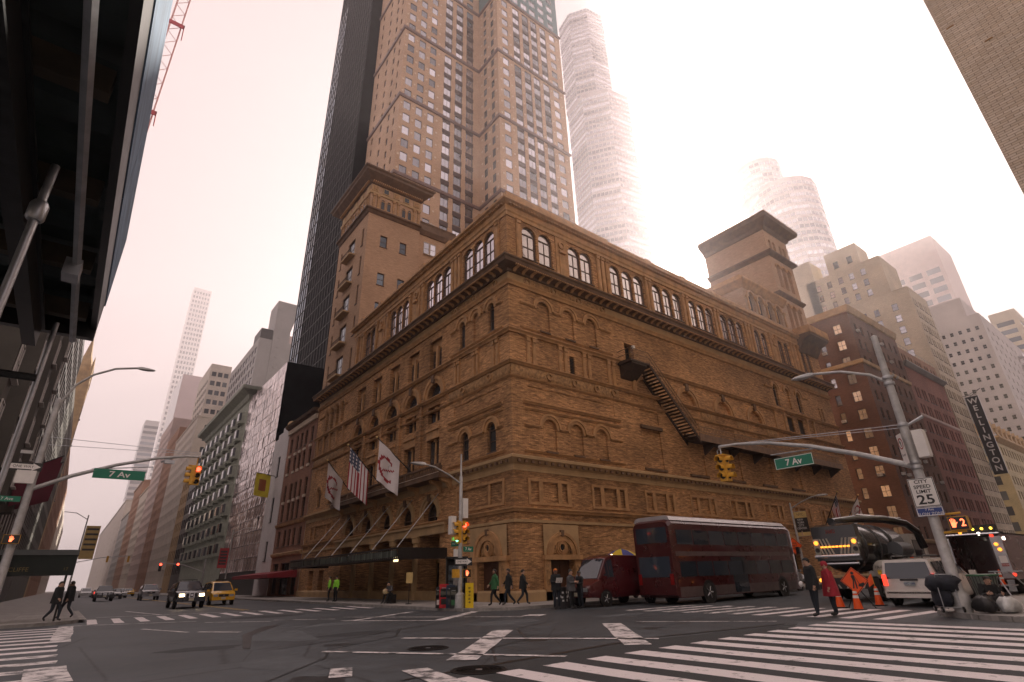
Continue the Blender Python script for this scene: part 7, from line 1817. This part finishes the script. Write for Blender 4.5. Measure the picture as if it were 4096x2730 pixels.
car('distant_taxi', 'distant yellow cab beyond the silver sedan', 'taxi', (-9.5, 112, 0), HW, SED, SEDC, MATS['taxi_yellow'], (1.45, -1.4), .32, 'cars on the cross street')
# minivan at the right corner, rear to the viewer
mv = car('white_minivan', 'white minivan seen from behind at the right corner, brake light on', 'van', (8.1, -17.55, 0), 0, VAN, VANC | dict(upright=(1.0, 1.58, .8, .7)), paint('white_van', (.66, .63, .60)), (1.6, -1.6), .34, lights='tail', rack=True)
m_ = MB(); m_.box(-2.55, -2.5, -.3, .3, .92, .99); m_.build('tailgate_handle', M_BLACK, mv)
m_ = MB(); m_.cbox((-2.54, 0, .82), (.02, .36, .15)); pl_ = m_.build('number_plate', mat('plate_blue', (.35, .4, .42), .5, var=.3, scale=25), mv); text('HYO 1086', .09, M_SBLUE, pl_, (-2.555, 0, .82), FN)
m_ = MB(); m_.box(-2.56, -2.53, -.86, .86, .47, .52); m_.build('bumper_strip', M_GREYC, mv)
# parked vans by the hall
car('red_parked_van', 'dark red van parked at the hall kerb behind the waiting people', 'van', (2.9, -4.75, 0), math.pi, TRN, TRNC, paint('red_van', (.075, .009, .012)), (1.75, -1.65), .36, plate='front')
car('grey_parked_van', 'grey delivery van parked beyond the double decker bus', 'van', (19.2, -4.75, 0), 0, TRN, TRNC, paint('grey_van', (.16, .15, .15)), (1.75, -1.65), .36)
# --- double decker bus
def bus():
    t = thing('double_decker_bus', 'dark red double decker tour bus with silver roof crossing in front of the hall', 'bus', (9.4, -7.3, 0))
    M_RD = paint('bus_red', (.055, .009, .010)); M_SV = mat('bus_silver', (.46, .44, .46), .3, metal=.4, var=.1); M_BD = mat('bus_dark', (.02, .018, .02), .4)
    L_, W_ = 6.2, 1.22
    def ring_(x, w, z0, z1): return [(x, -w, z0), (x, -w, z1 - .25), (x, -w + .12, z1 - .06), (x, -w + .35, z1), (x, w - .35, z1), (x, w - .12, z1 - .06), (x, w, z1 - .25), (x, w, z0)]
    m_ = MB(); m_.loft([ring_(-L_, W_ - .08, .45, 3.85), (ring_(-L_ + .2, W_, .32, 4.0)), ring_(L_ - .7, W_, .32, 4.0), ring_(L_ - .15, W_ - .04, .32, 3.9), ring_(L_, W_ - .12, .4, 3.6)]); m_.build('body', M_RD, t, 30)
    m_ = MB(); m_.loft([ring_(-L_ + .15, W_ - .05, 3.92, 4.16), ring_(L_ - .7, W_ - .05, 3.92, 4.16), ring_(L_ - .25, W_ - .15, 3.9, 4.05)]); m_.build('roof', M_SV, t, 30)
    for z0, z1, nm in ((1.25, 1.95, 'lower_window'), (2.75, 3.45, 'upper_window')):
        m_ = MB(); m_.box(-.66, .66, -.012, .012, 0, z1 - z0); me = m_.mesh(nm, M_CARGL)
        for k in range(8):
            for s in (-1, 1): obj(nm, me, t, (-5.1 + k * 1.42, s * (W_ + .004), z0))
    m_ = MB()
    for s in (-1, 1): m_.box(-L_ + .2, L_ - .7, s * (W_ + .003) - .006, s * (W_ + .003) + .006, 2.2, 2.42); m_.box(-L_ + .2, L_ - .7, s * (W_ + .003) - .006, s * (W_ + .003) + .006, .35, .8)
    m_.build('side_band', M_SV if False else mat('bus_band', (.10, .07, .07), .4, var=.3), t)
    for z0, z1 in ((1.1, 2.2), (2.7, 3.6)):
        m_ = MB(); m_.quad((L_ + .01 if z0 < 2 else L_ - .02, -W_ + .2, z0), (L_ + .01 if z0 < 2 else L_ - .02, W_ - .2, z0), (L_ - .02 if z0 < 2 else L_ - .08, W_ - .25, z1), (L_ - .02 if z0 < 2 else L_ - .08, -W_ + .25, z1)); m_.build('windscreen', M_CARGL, t)
        m_ = MB(); m_.box(-L_ - .012, -L_ + .05, -W_ + .25, W_ - .25, z0 + .15, z1); m_.build('rear_window', M_CARGL, t)
    for x in (-3.6, 3.9):
        for s in (-1, 1):
            m_ = MB(); m_.lathe([(.58, -.005), (.58, .005)], 20, (x, s * (W_ + .01), .5), 'y'); m_.build('wheel_arch', M_BLACK, t); wheel(t, x, s * (W_ - .13), .5, .3)
    for s in (-1, 1):
        m_ = MB(); m_.box(L_ - .03, L_ + .03, s * .85 - .18, s * .85 + .18, .65, .85); m_.build('headlight', M_HEADOFF, t); m_ = MB(); m_.box(-L_ - .02, -L_ + .05, s * .98 - .1, s * .98 + .1, .9, 1.4); m_.build('tail_light', M_TAILOFF, t)
        m_ = MB(); m_.cbox((L_ + .2, s * (W_ + .1), 2.5), (.15, .2, .4)); m_.build('mirror', M_BD, t)
    m_ = MB(); m_.box(-1.2, .2, -W_ - .014, -W_ + .02, .4, 2.15); m_.build('door', M_CARGL, t)
bus()
# --- vacuum tanker lorry, rear to the viewer
def tanker():
    t = thing('vacuum_tanker', 'big black vacuum tanker lorry seen from behind with striped rear door and amber lights', 'truck', (9.0, -14.0, 0))
    M_TK = mat('tanker_black', (.012, .013, .014), .22, var=.3, scale=2, coat=.5); M_CH = mat('chevron_grey', (.35, .33, .28), .5)
    R_ = 1.08; zc = 2.35
    m_ = MB(); m_.lathe([(.02, -.28), (.5, -.24), (.85, -.14), (1.04, 0), (R_, .12), (R_, 5.2), (.9, 5.5), (.02, 5.6)], 32, (0, 0, zc), 'x'); m_.build('tank', M_TK, t, 40)
    m_ = MB()
    for x in (.1, 1.8, 3.5): m_.lathe([(R_ + .005, x), (R_ + .05, x + .02), (R_ + .05, x + .1), (R_ + .005, x + .12)], 32, (0, 0, zc), 'x')
    m_.build('tank_band', M_TK, t, 40)
    m_ = MB(); m_.box(-.55, -.1, -1.0, 1.0, 1.75, 3.3); m_.prism([(-.55, 3.3), (-.1, 3.3), (-.1, 3.42)], lambda x, z: (x, -.9, z), lambda x, z: (x, .9, z)); rd = m_.build('rear_door', M_TK, t)
    for s in (-1, 1):
        for k in range(5):
            m_ = MB(); y0 = s * .12 + s * k * .16; m_.add([(-.556, y0, 2.05), (-.556, y0 + s * .08, 2.05), (-.556, y0 + s * .28, 2.75), (-.556, y0 + s * .20, 2.75)], [(0, 1, 2, 3)]); m_.build('chevron', M_CH, rd)
    for s in (-1, 1):
        m_ = MB(); m_.box(-.6, -.5, s * .86 - .13, s * .86 + .13, 2.05, 2.75); m_.build('lamp_plate', M_CH, t)
        m_ = MB(); m_.lathe([(.1, 0), (.09, -.05), (.01, -.06)], 14, (-.6, s * .86, 2.57), 'x'); m_.build('amber_lamp', G_AMB, t); m_ = MB(); m_.lathe([(.11, 0), (.1, -.04), (.01, -.03)], 14, (-.6, s * .86, 2.24), 'x'); m_.build('dark_lamp', M_LENS, t)
        m_ = MB(); m_.lathe([(.09, 0), (.08, -.05), (.01, -.06)], 14, (-.75, s * .95 + .0, .92), 'x'); m_.build('amber_lamp', G_AMB, t)
    m_ = MB(); [m_.box(-.6, -.56, -.62 + k * .17, -.5 + k * .17, 2.34, 2.41) for k in range(8)]; m_.build('light_bar', G_AMB, t)
    m_ = MB(); m_.rod((-.66, -1.0, 1.95), (-.66, 1.0, 1.95), .085, n=12); m_.build('chrome_bar', M_CHROME, t, 40)
    m_ = MB(); m_.rod((-.6, -.85, 1.62), (-.6, .85, 1.62), .065, n=12); m_.build('chrome_bar', M_CHROME, t, 40)
    text('3682', .24, mat('dim_red', (.25, .03, .02), .5), t, (-.57, .1, 3.05), FN)
    m_ = MB(); m_.tube([(.3, .3, 3.55), (1.2, .3, 3.62), (2.2, -.1, 3.72), (3.5, -.9, 3.68), (5.2, -1.3, 3.5), (5.9, -1.5, 3.1), (6.2, -1.55, 2.3)], .19, 12); m_.build('suction_boom', M_TK, t, 40)
    m_ = MB(); m_.rod((2.2, -.2, 3.93), (5.0, -1.25, 3.75), .035, n=6); m_.build('boom_rail', M_CHROME, t)
    m_ = MB(); m_.lathe([(.02, -.1), (.36, -.06), (.42, 0), (.42, 1.5), (.36, 1.56), (.02, 1.6)], 20, (.25, -1.45, 1.30), 'x'); wt = m_.build('water_tank', mat('tank_white', (.40, .39, .35), .35, var=.2, scale=3), t, 40)
    text('7A-033', .17, M_BLACK, wt, (.12, -1.43, 1.42), FN); m_ = MB(); m_.box(.13, .15, -1.62, -1.24, 1.1, 1.3); m_.build('warning_label', mat('label_yellow', (.6, .42, .03), .5, var=.5, scale=14), wt)
    m_ = MB(); m_.rod((2.6, -1.35, 2.2), (4.1, -1.35, 2.2), .36, n=18); m_.build('filter_drum', mat('drum_grey', (.10, .11, .12), .35, metal=.4), t, 40)
    m_ = MB(); m_.tube([(1.8, -1.4, 1.9), (2.6, -1.5, 1.8), (3.2, -1.5, 1.5)], .13, 10); m_.build('hose', M_BLACK, t, 40)
    m_ = MB(); m_.box(-.7, 7.6, -.45, .45, .75, 1.0); m_.box(-.75, -.65, -1.1, 1.1, .55, .75); m_.build('chassis', M_BLACK, t)
    m_ = MB()
    for s in (-1, 1): [m_.add([(-.757, s * (.1 + k * .17), .57), (-.757, s * (.18 + k * .17), .57), (-.757, s * (.26 + k * .17), .73), (-.757, s * (.18 + k * .17), .73)], [(0, 1, 2, 3)]) for k in range(5)]
    m_.build('bumper_stripes', M_CH, t)
    m_ = MB(); m_.box(5.6, 7.8, -1.2, 1.2, .8, 3.0); m_.build('cab', paint('cab_white', (.5, .48, .45)), t)
    m_ = MB(); m_.box(5.8, 7.2, -1.22, -1.19, 1.9, 2.7); m_.build('cab_window', M_CARGL, t)
    m_ = MB(); m_.box(3.2, 4.9, -1.5, -.7, 1.15, 1.75); m_.build('tool_box', mat('box_cream', (.40, .35, .26), .5), t); m_ = MB(); m_.lathe([(.08, 0), (.08, .14), (.02, .18)], 10, (4.6, -1.35, 1.76)); m_.build('beacon', M_ORG, t)
    for x in (.6, 1.9, 6.6):
        for s in (-1, 1): wheel(t, x, s * 1.0, .5, .32)
    for s in (-1, 1):
        m_ = MB(); m_.box(-.1, -.06, s * 1.0 - .28, s * 1.0 + .28, .2, .95); m_.build('mud_flap', M_RUB, t)
tanker()
# --- red utility box lorry
def boxtruck():
    t = thing('red_box_truck', 'dark red utility box truck with open rear bay and many lights at the right edge', 'truck', (13.6, -18.05, 0))
    M_R = paint('truck_red', (.09, .01, .012)); w = 1.1
    m_ = MB(); m_.box(0, 6, -w, -w + .06, .8, 2.75); m_.box(0, 6, w - .06, w, .8, 2.75); m_.box(0, 6, -w, w, 2.69, 2.75); m_.box(0, 6, -w, w, .74, .8); m_.box(3.4, 3.46, -w, w, .8, 2.7); m_.build('box_body', M_R, t)
    m_ = MB(); m_.box(-.06, .0, -w, -w + .42, .8, 2.6); m_.build('rear_post', M_STEEL, t); m_ = MB(); m_.box(-.06, 0, w - .2, w, .8, 2.6); m_.build('rear_post', M_STEEL, t)
    m_ = MB(); m_.rod((-.1, -w, 2.72), (-.1, w, 2.72), .045, n=8); m_.build('rear_rail', M_CHROME, t)
    for y, z, g in ((w - .05, 2.66, G_WHT), (-.35, 2.74, G_WHT), (.35, 2.84, G_AMB), (-.8, 2.64, G_TAIL), (-.85, 2.25, G_AMB), (-.92, 2.02, G_AMB), (-1.12, .95, G_TAIL)):
        m_ = MB(); m_.lathe([(.075, 0), (.07, -.05), (.01, -.06)], 12, (-.08, y, z), 'x'); m_.build('lamp', g, t)
    m_ = MB(); m_.lathe([(.08, 0), (.07, -.05), (.01, -.06)], 12, (.4, -w, 2.5), 'y'); m_.build('side_lamp', G_WHT, t)
    m_ = MB(); m_.box(.5, .9, -.9, .5, 2.8, 3.15); m_.box(.3, 1.2, -1.0, .6, 2.76, 2.82); lb = m_.build('light_rack', M_DKMETAL, t)
    for k in range(4): m_ = MB(); m_.lathe([(.06, 0), (.055, -.04), (.01, -.05)], 10, (.49, -.75 + k * .35, 2.98), 'x'); m_.build('rack_lamp', glow('yellow_lamp', (1, .6, .05), 2), lb)
    m_ = MB(); m_.box(-.07, -.062, -1.05, -.78, 1.45, 1.75); m_.build('notice', M_WHITE, t); m_ = MB(); m_.box(-.07, -.062, -1.05, -.78, 1.3, 1.42); dn = m_.build('danger_sign', mat('danger_red', (.35, .03, .03), .5), t); text('DANGER', .07, M_WHITE, dn, (-.074, -.915, 1.36), FN)
    m_ = MB(); m_.box(-.9, 0, -w, w, .5, .56); m_.build('tail_step', M_STEEL, t); m_ = MB(); m_.box(6.2, 8, -w, w, .6, 2.3); m_.build('cab', M_R, t)
    m_ = MB(); m_.box(-.95, -.88, -1.6, -.4, 1.08, 1.13); m_.build('barrier_bar', M_STEEL, t); m_ = MB(); m_.rod((-.9, -1.1, 1.1), (-.4, -1.7, .1), .03, n=6); m_.rod((-.9, -.6, 1.1), (-1.3, -1.0, .1), .03, n=6); m_.build('barrier_leg', M_STEEL, t)
    for x in (1.2, 6.9):
        for s in (-1, 1): wheel(t, x, s * (w - .14), .42, .28)
    k = thing('traffic_cone', 'orange cone stowed upright on the rear step of the red box truck', 'traffic cone', (13.05, -18.75, .56), group='traffic cones behind the tanker'); m_ = MB(); m_.lathe([(.13, 0), (.13, .03), (.09, .03), (.03, .6), (.01, .62)], 12); m_.build('body', M_ORG, k, 40)
    for z in (.22, .4): m_ = MB(); m_.lathe([(.101 - z * .1 + .006, z), (.101 - (z + .09) * .1 + .006, z + .09)], 12); m_.build('reflective_band', M_WHITE, k, 40)
boxtruck()
# ------------------------------------------------------------------ people, cart, bundles
def coat(t, mt, z0, z1, w0, w1, d0=.16, d1=.2, name='coat'):
    m_ = MB(); secs = []
    for q in range(6):
        f = q / 5; z = z0 + (z1 - z0) * f; w = w0 + (w1 - w0) * f; d = d0 + (d1 - d0) * f
        secs.append([(w * math.cos(2 * math.pi * i / 20) * (1 + .05 * math.sin(i * 3 + q)), d * math.sin(2 * math.pi * i / 20) * (1 + .05 * math.sin(i * 2.3)), z) for i in range(20)])
    m_.loft(secs); return m_.build(name, mt, t, 60)
def person(label, key, x, y, rz, z=0.0, hair=(.02, .015, .01), hat=None, sc=1.0, grp=None):
    t = obj('person', BODY[key], None, (x, y, z), rz); t.scale = (sc, sc, sc); tag(t, label, 'person', grp)
    hd = {'sit': (0, .24, .83), 'seat': (0, .24, 1.13), 'black': (0, .05, 1.60)}.get(key, (0, .03, 1.60)); tl = .25 if key in ('sit', 'seat') else .0
    m_ = MB(); pr = []; n = 14
    vs = []; fs = []
    for j in range(7):
        ph = R(-25 + 115 * j / 6)
        for i in range(n):
            th = 2 * math.pi * i / n; r = math.cos(ph); fr = math.sin(th) > .35
            zz = max(math.sin(ph), .28) if fr and not hat == 'hood' else math.sin(ph)
            vs.append((hd[0] + .098 * r * math.cos(th), hd[1] - .012 + .116 * r * math.sin(th), hd[2] + .03 + .118 * zz))
    for j in range(6):
        for i in range(n): fs.append((j * n + i, j * n + (i + 1) % n, (j + 1) * n + (i + 1) % n, (j + 1) * n + i))
    fs.append(tuple(range(6 * n, 7 * n))); m_.add(vs, fs)
    if key in ('walk', 'walkg', 'stand'): coat(t, {'walk': M_COATK, 'walkg': M_GREENJ, 'stand': M_GREYC}[key], 1.4, .78, .21, .25, .15, .22, 'jacket')
    if key == 'vest': coat(t, M_COATK, 1.0, .75, .2, .22, .15, .17, 'jacket')
    m_.build('hat' if hat else 'hair', hat_m(hat) if hat else mat('hair_%d' % int(hair[0] * 100), hair, .6), t, 60)
    return t
def hat_m(h): return {'beanie': M_COATK, 'hood': M_COATR, 'orange': M_ORH}[h]
LEFT = math.atan2(.61, -.79) - math.pi / 2     # facing towards the left of the crossing
p = person('man in black coat, knit cap and white glove standing in the crosswalk', 'black', -.4, -16.65, LEFT, hat='beanie', sc=1.04); coat(p, M_COATK, 1.40, .78, .23, .25, .16, .2)
m_ = MB(); m_.lathe([(.02, -.08), (.06, -.05), (.075, 0), (.06, .06), (.02, .09)], 10, (.12, .3, .95)); m_.build('glove', M_WGLV, p, 60)
p = person('person in long red hooded coat standing behind the man in black', 'red', .15, -16.95, LEFT - .3, hat='hood', sc=.97); coat(p, M_COATR, 1.42, .62, .22, .33, .16, .27)
p = person('man in dark coat reading a white paper by the kerb', 'read', -1.5, -5.0, LEFT + 1.9, .0, hat='orange', sc=1.03); m_ = MB(); m_.add([(-.16, .34, 1.12), (.16, .34, 1.12), (.16, .46, 1.34), (-.16, .46, 1.34)], [(0, 1, 2, 3)]); m_.build('paper', M_WHITE, p); coat(p, M_COATK, 1.4, .8, .22, .25)
person('man in dark clothes holding a map next to the bicycle rack people', 'stand', -1.0, -5.5, LEFT + 2.6, .0)
person('woman with scarf standing before the hall doors', 'read', -.4, -5.5, LEFT + .6, .0, sc=.95)
person('pedestrian in green jacket walking past the hall corner', 'walkg', -2.6, -1.5, LEFT + .2, .14, grp='pedestrians at the hall corner')
person('pedestrian in black walking close behind the green jacket', 'walk', -2.0, -1.9, LEFT + .1, .14, grp='pedestrians at the hall corner')
person('pedestrian in black walking alone toward the hall door', 'walk', -1.3, -2.2, LEFT + math.pi, .14, sc=.97, grp='pedestrians at the hall corner')
p = person('worker in yellow green vest on the hall pavement, left of the pair', 'vest', -4.3, 17.4, 1.3, .14, grp='workers in vests')
p = person('worker in yellow green vest on the hall pavement, right of the pair', 'vest', -4.2, 16.3, 1.9, .14, grp='workers in vests')
p = person('seated person with a pale bag before the hall entrance', 'seat', -3.8, 8.0, 1.8, .14); m_ = MB(); m_.lathe([(.02, 0), (.16, .05), (.18, .2), (.08, .3), (.02, .32)], 10, (0, .45, .55)); m_.build('bag', mat('tan_bag', (.45, .36, .2), .7), p, 60)
m_ = MB(); m_.cbox((0, -.05, .28), (.45, .4, .5)); m_.build('stool', M_DKMETAL, p)
person('pedestrian in dark clothes crossing by the awning post', 'walk', -20.4, 9.6, LEFT + math.pi, .14, grp='pedestrians by the awning')
person('pedestrian in dark clothes beside the awning, nearest the kerb', 'walk', -19.9, 12.6, LEFT, .14, sc=1.02, grp='pedestrians by the awning')
p = person('person in dark clothes sitting on the right corner pavement among bundles', 'sit', 1.9, -20.75, 2.2, .15)
# cart with bundles
ct = thing('loaded_cart', 'folding cart piled with dark bags and an orange cloth by the signal mast', 'cart', (1.15, -19.85, .145), .6)
def blob(m_, c, r, seed, n=14):
    rs = random.Random(seed); vs = []; fs = []
    for j in range(n // 2 + 1):
        ph = math.pi * j / (n // 2)
        for i in range(n):
            th = 2 * math.pi * i / n; k = 1 + .16 * math.sin(3 * th + seed) * math.sin(ph) + .1 * math.sin(5 * th + 4 * ph + seed) + rs.uniform(-.13, .13)
            vs.append((c[0] + r[0] * k * math.sin(ph) * math.cos(th), c[1] + r[1] * k * math.sin(ph) * math.sin(th), max(c[2] + r[2] * k * math.cos(ph), .012)))
    for j in range(n // 2):
        for i in range(n): fs.append((j * n + i, j * n + (i + 1) % n, (j + 1) * n + (i + 1) % n, (j + 1) * n + i))
    m_.add(vs, fs)
m_ = MB()
for a in (-.3, .3):
    for b2 in (-.22, .22): m_.rod((a, b2, .05), (a, b2, .95), .014, n=6)
m_.tube([(-.3, -.22, .95), (-.36, -.22, 1.05), (-.36, .22, 1.05), (-.3, .22, .95)], .014, 6); m_.box(-.32, .32, -.24, .24, .12, .15); m_.build('frame', M_STEEL, ct)
m_ = MB(); blob(m_, (0, 0, .80), (.5, .42, .26), 2); m_.build('bundle', mat('bundle_navy', (.02, .024, .035), .8, var=.4, scale=5, bump=1, bscale=6), ct, 70)
m_ = MB(); blob(m_, (.05, 0, .4), (.36, .3, .28), 5); m_.build('bag', MATS['bundle_navy'], ct, 70)
m_ = MB(); blob(m_, (.1, -.36, .72), (.2, .12, .12), 8); m_.build('orange_cloth', M_ORH, ct, 70)
for a in (-.3, .3): wheel(ct, a, -.27, .08, .05); wheel(ct, a, .27, .08, .05)
def bundle(name, label, x, y, r, mt, seed):
    m_ = MB(); blob(m_, (0, 0, r[2] * .85), r, seed); o = m_.build(name, mt, None, 70, (x, y, .145)); tag(o, label, 'bag'); return o
bundle('white_bag', 'white plastic bag lying on the right corner pavement', 1.55, -21.2, (.42, .26, .22), mat('plastic_white', (.6, .62, .62), .35, var=.1, scale=4, bump=1, bscale=5), 4)
bundle('black_bag', 'black sack on the pavement next to the white bag', 1.25, -20.75, (.36, .3, .24), M_BLACK, 9)
cp = thing('paper_cup', 'white paper cup standing at the kerb beyond the white bag', 'cup', (1.6, -21.95, .145)); m_ = MB(); m_.lathe([(.035, 0), (.05, .13), (.052, .14)], 12); m_.build('body', M_WHITE, cp, 40)
sg2 = thing('cardboard_box', 'small cream cardboard box beside the paper cup', 'box', (1.45, -21.7, .145), .4); m_ = MB(); m_.box(-.1, .1, -.08, .08, 0, .17); m_.build('body', MATS['box_cream'], sg2); m_ = MB(); m_.add([(-.1, -.08, .171), (.1, -.08, .171), (.12, -.2, .22), (-.08, -.2, .22)], [(0, 1, 2, 3)]); m_.build('flap', MATS['box_cream'], sg2)
# hot dog cart with umbrella, posters, sandwich board, lamp
hc = thing('food_cart', 'steel food cart under a yellow and blue umbrella at the hall kerb', 'food cart', (6.0, -2.7, .13))
m_ = MB(); m_.box(-.8, .8, -.4, .4, .35, 1.1); m_.build('body', M_STEEL, hc); m_ = MB(); m_.rod((0, 0, 1.1), (0, 0, 2.7), .025, n=6); m_.build('pole', M_STEEL, hc)
for k in range(8):
    m_ = MB(); n = 4; a0, a1 = 2 * math.pi * k / 8, 2 * math.pi * (k + 1) / 8
    pr = [(0.02, 2.72), (.5, 2.6), (.95, 2.35), (1.2, 2.08), (1.22, 1.9)]
    m_.loft([[(r * math.cos(a), r * math.sin(a), z) for r, z in pr] for a in (a0, a1)], closed=False, caps=False); m_.build('umbrella_panel', [mat('umbrella_yellow', (.55, .42, .03), .7), mat('umbrella_blue', (.05, .06, .25), .7)][k % 2], hc, 60)
text('SABRETT', .22, M_BLACK, hc, (-.1, -1.13, 2.0), FW)
for x in (-.5, .5): wheel(hc, x, -.35, .25, .06); wheel(hc, x, .35, .25, .06)
m_ = MB(); m_.lathe([(.02, 2.15), (.14, 2.2), (.1, 2.36), (.02, 2.4)], 12, (-1.2, -.3, 0)); m_.build('work_lamp', glow('cart_lamp', (1.0, .6, .3), 4), hc, 50)
m_ = MB(); m_.rod((-1.2, -.3, 0), (-1.2, -.3, 2.16), .02, n=5); m_.build('lamp_stand', M_DKMETAL, hc)
def poster(label, x, w, mt, tx=None):
    t = thing('poster_case', label, 'poster', (x, -.2, .14)); m_ = MB(); m_.box(-w / 2, w / 2, 0, .12, .3, 2.2); m_.build('case', M_DKMETAL, t); m_ = MB(); m_.box(-w / 2 + .06, w / 2 - .06, -.006, 0, .4, 1.8); m_.build('print', mt, t)
    m_ = MB(); m_.box(-w / 2 + .06, w / 2 - .06, -.006, 0, 1.85, 2.1); m_.build('header', M_WHITE, t)
    if tx: text(tx, .2, M_WHITE, t, (0, -.012, 1.65), FW)
poster('tall dark blue poster case lettered MAESTRO beside the hall door', 5.7, 1.0, mat('poster_navy', (.03, .035, .09), .4, var=.8, scale=5, col2=(.10, .09, .14)), 'MAESTRO')
poster('pale poster case right of the blue one', 6.9, .9, mat('poster_pale', (.35, .25, .22), .4, var=.5, scale=4))
sb = thing('black_bin', 'black box bin covered in stickers by the reading man', 'bin', (-.75, -4.6, 0), .4); m_ = MB(); m_.box(-.3, .3, -.3, .3, 0.003, .95); m_.build('case', M_BLACK, sb); m_ = MB()
for k in range(7): a, b2 = random.uniform(-.25, .15), random.uniform(.1, .8); m_.box(a, a + .1, -.306, -.3, b2, b2 + .1); m_.box(-.306, -.3, a, a + .1, b2, b2 + .08)
m_.build('sticker', M_WHITE, sb)
nb = thing('notice_stand', 'small framed notice on a stand before the hall entrance', 'sign', (-3.6, 6.0, .14), -.8); m_ = MB(); m_.rod((0, 0, 0), (0, 0, 1.2), .02, n=6); m_.lathe([(.2, 0), (.2, .03), (.03, .05)], 12); m_.build('stand', M_DKMETAL, nb); m_ = MB(); m_.box(-.2, .2, -.02, .02, 1.15, 1.75); m_.build('frame', M_GOLD, nb)
# neon shop sign and posters at the far end of the hall
ns_ = thing('neon_sign', 'small orange neon sign over the shop window at the far end of the hall', 'sign', (27.2, -.3, 2.5)); m_ = MB(); m_.box(-.9, .9, 0, .06, -.2, .3); m_.build('panel', M_BLACK, ns_); text('OPEN', .4, glow('neon', (1.0, .25, .06), 2.0), ns_, (0, -.02, .05), FW)
# ------------------------------------------------------------------ haze
mb = MB(); mb.box(-165, 625, -165, 985, -1.0, 455)
hm = bpy.data.materials.new('haze_air'); hm.use_nodes = True
hn = hm.node_tree.nodes; hn.clear()
ho = hn.new('ShaderNodeOutputMaterial'); hv = hn.new('ShaderNodeVolumePrincipled')
hv.inputs['Color'].default_value = (1.0, .90, .93, 1)
hv.inputs['Density'].default_value = .00062
hv.inputs['Anisotropy'].default_value = .62
hm.node_tree.links.new(hv.outputs[0], ho.inputs['Volume'])
hz = mb.build('haze', hm)
hz['kind'] = 'stuff'; hz['label'] = 'pale pinkish haze hanging between the buildings'
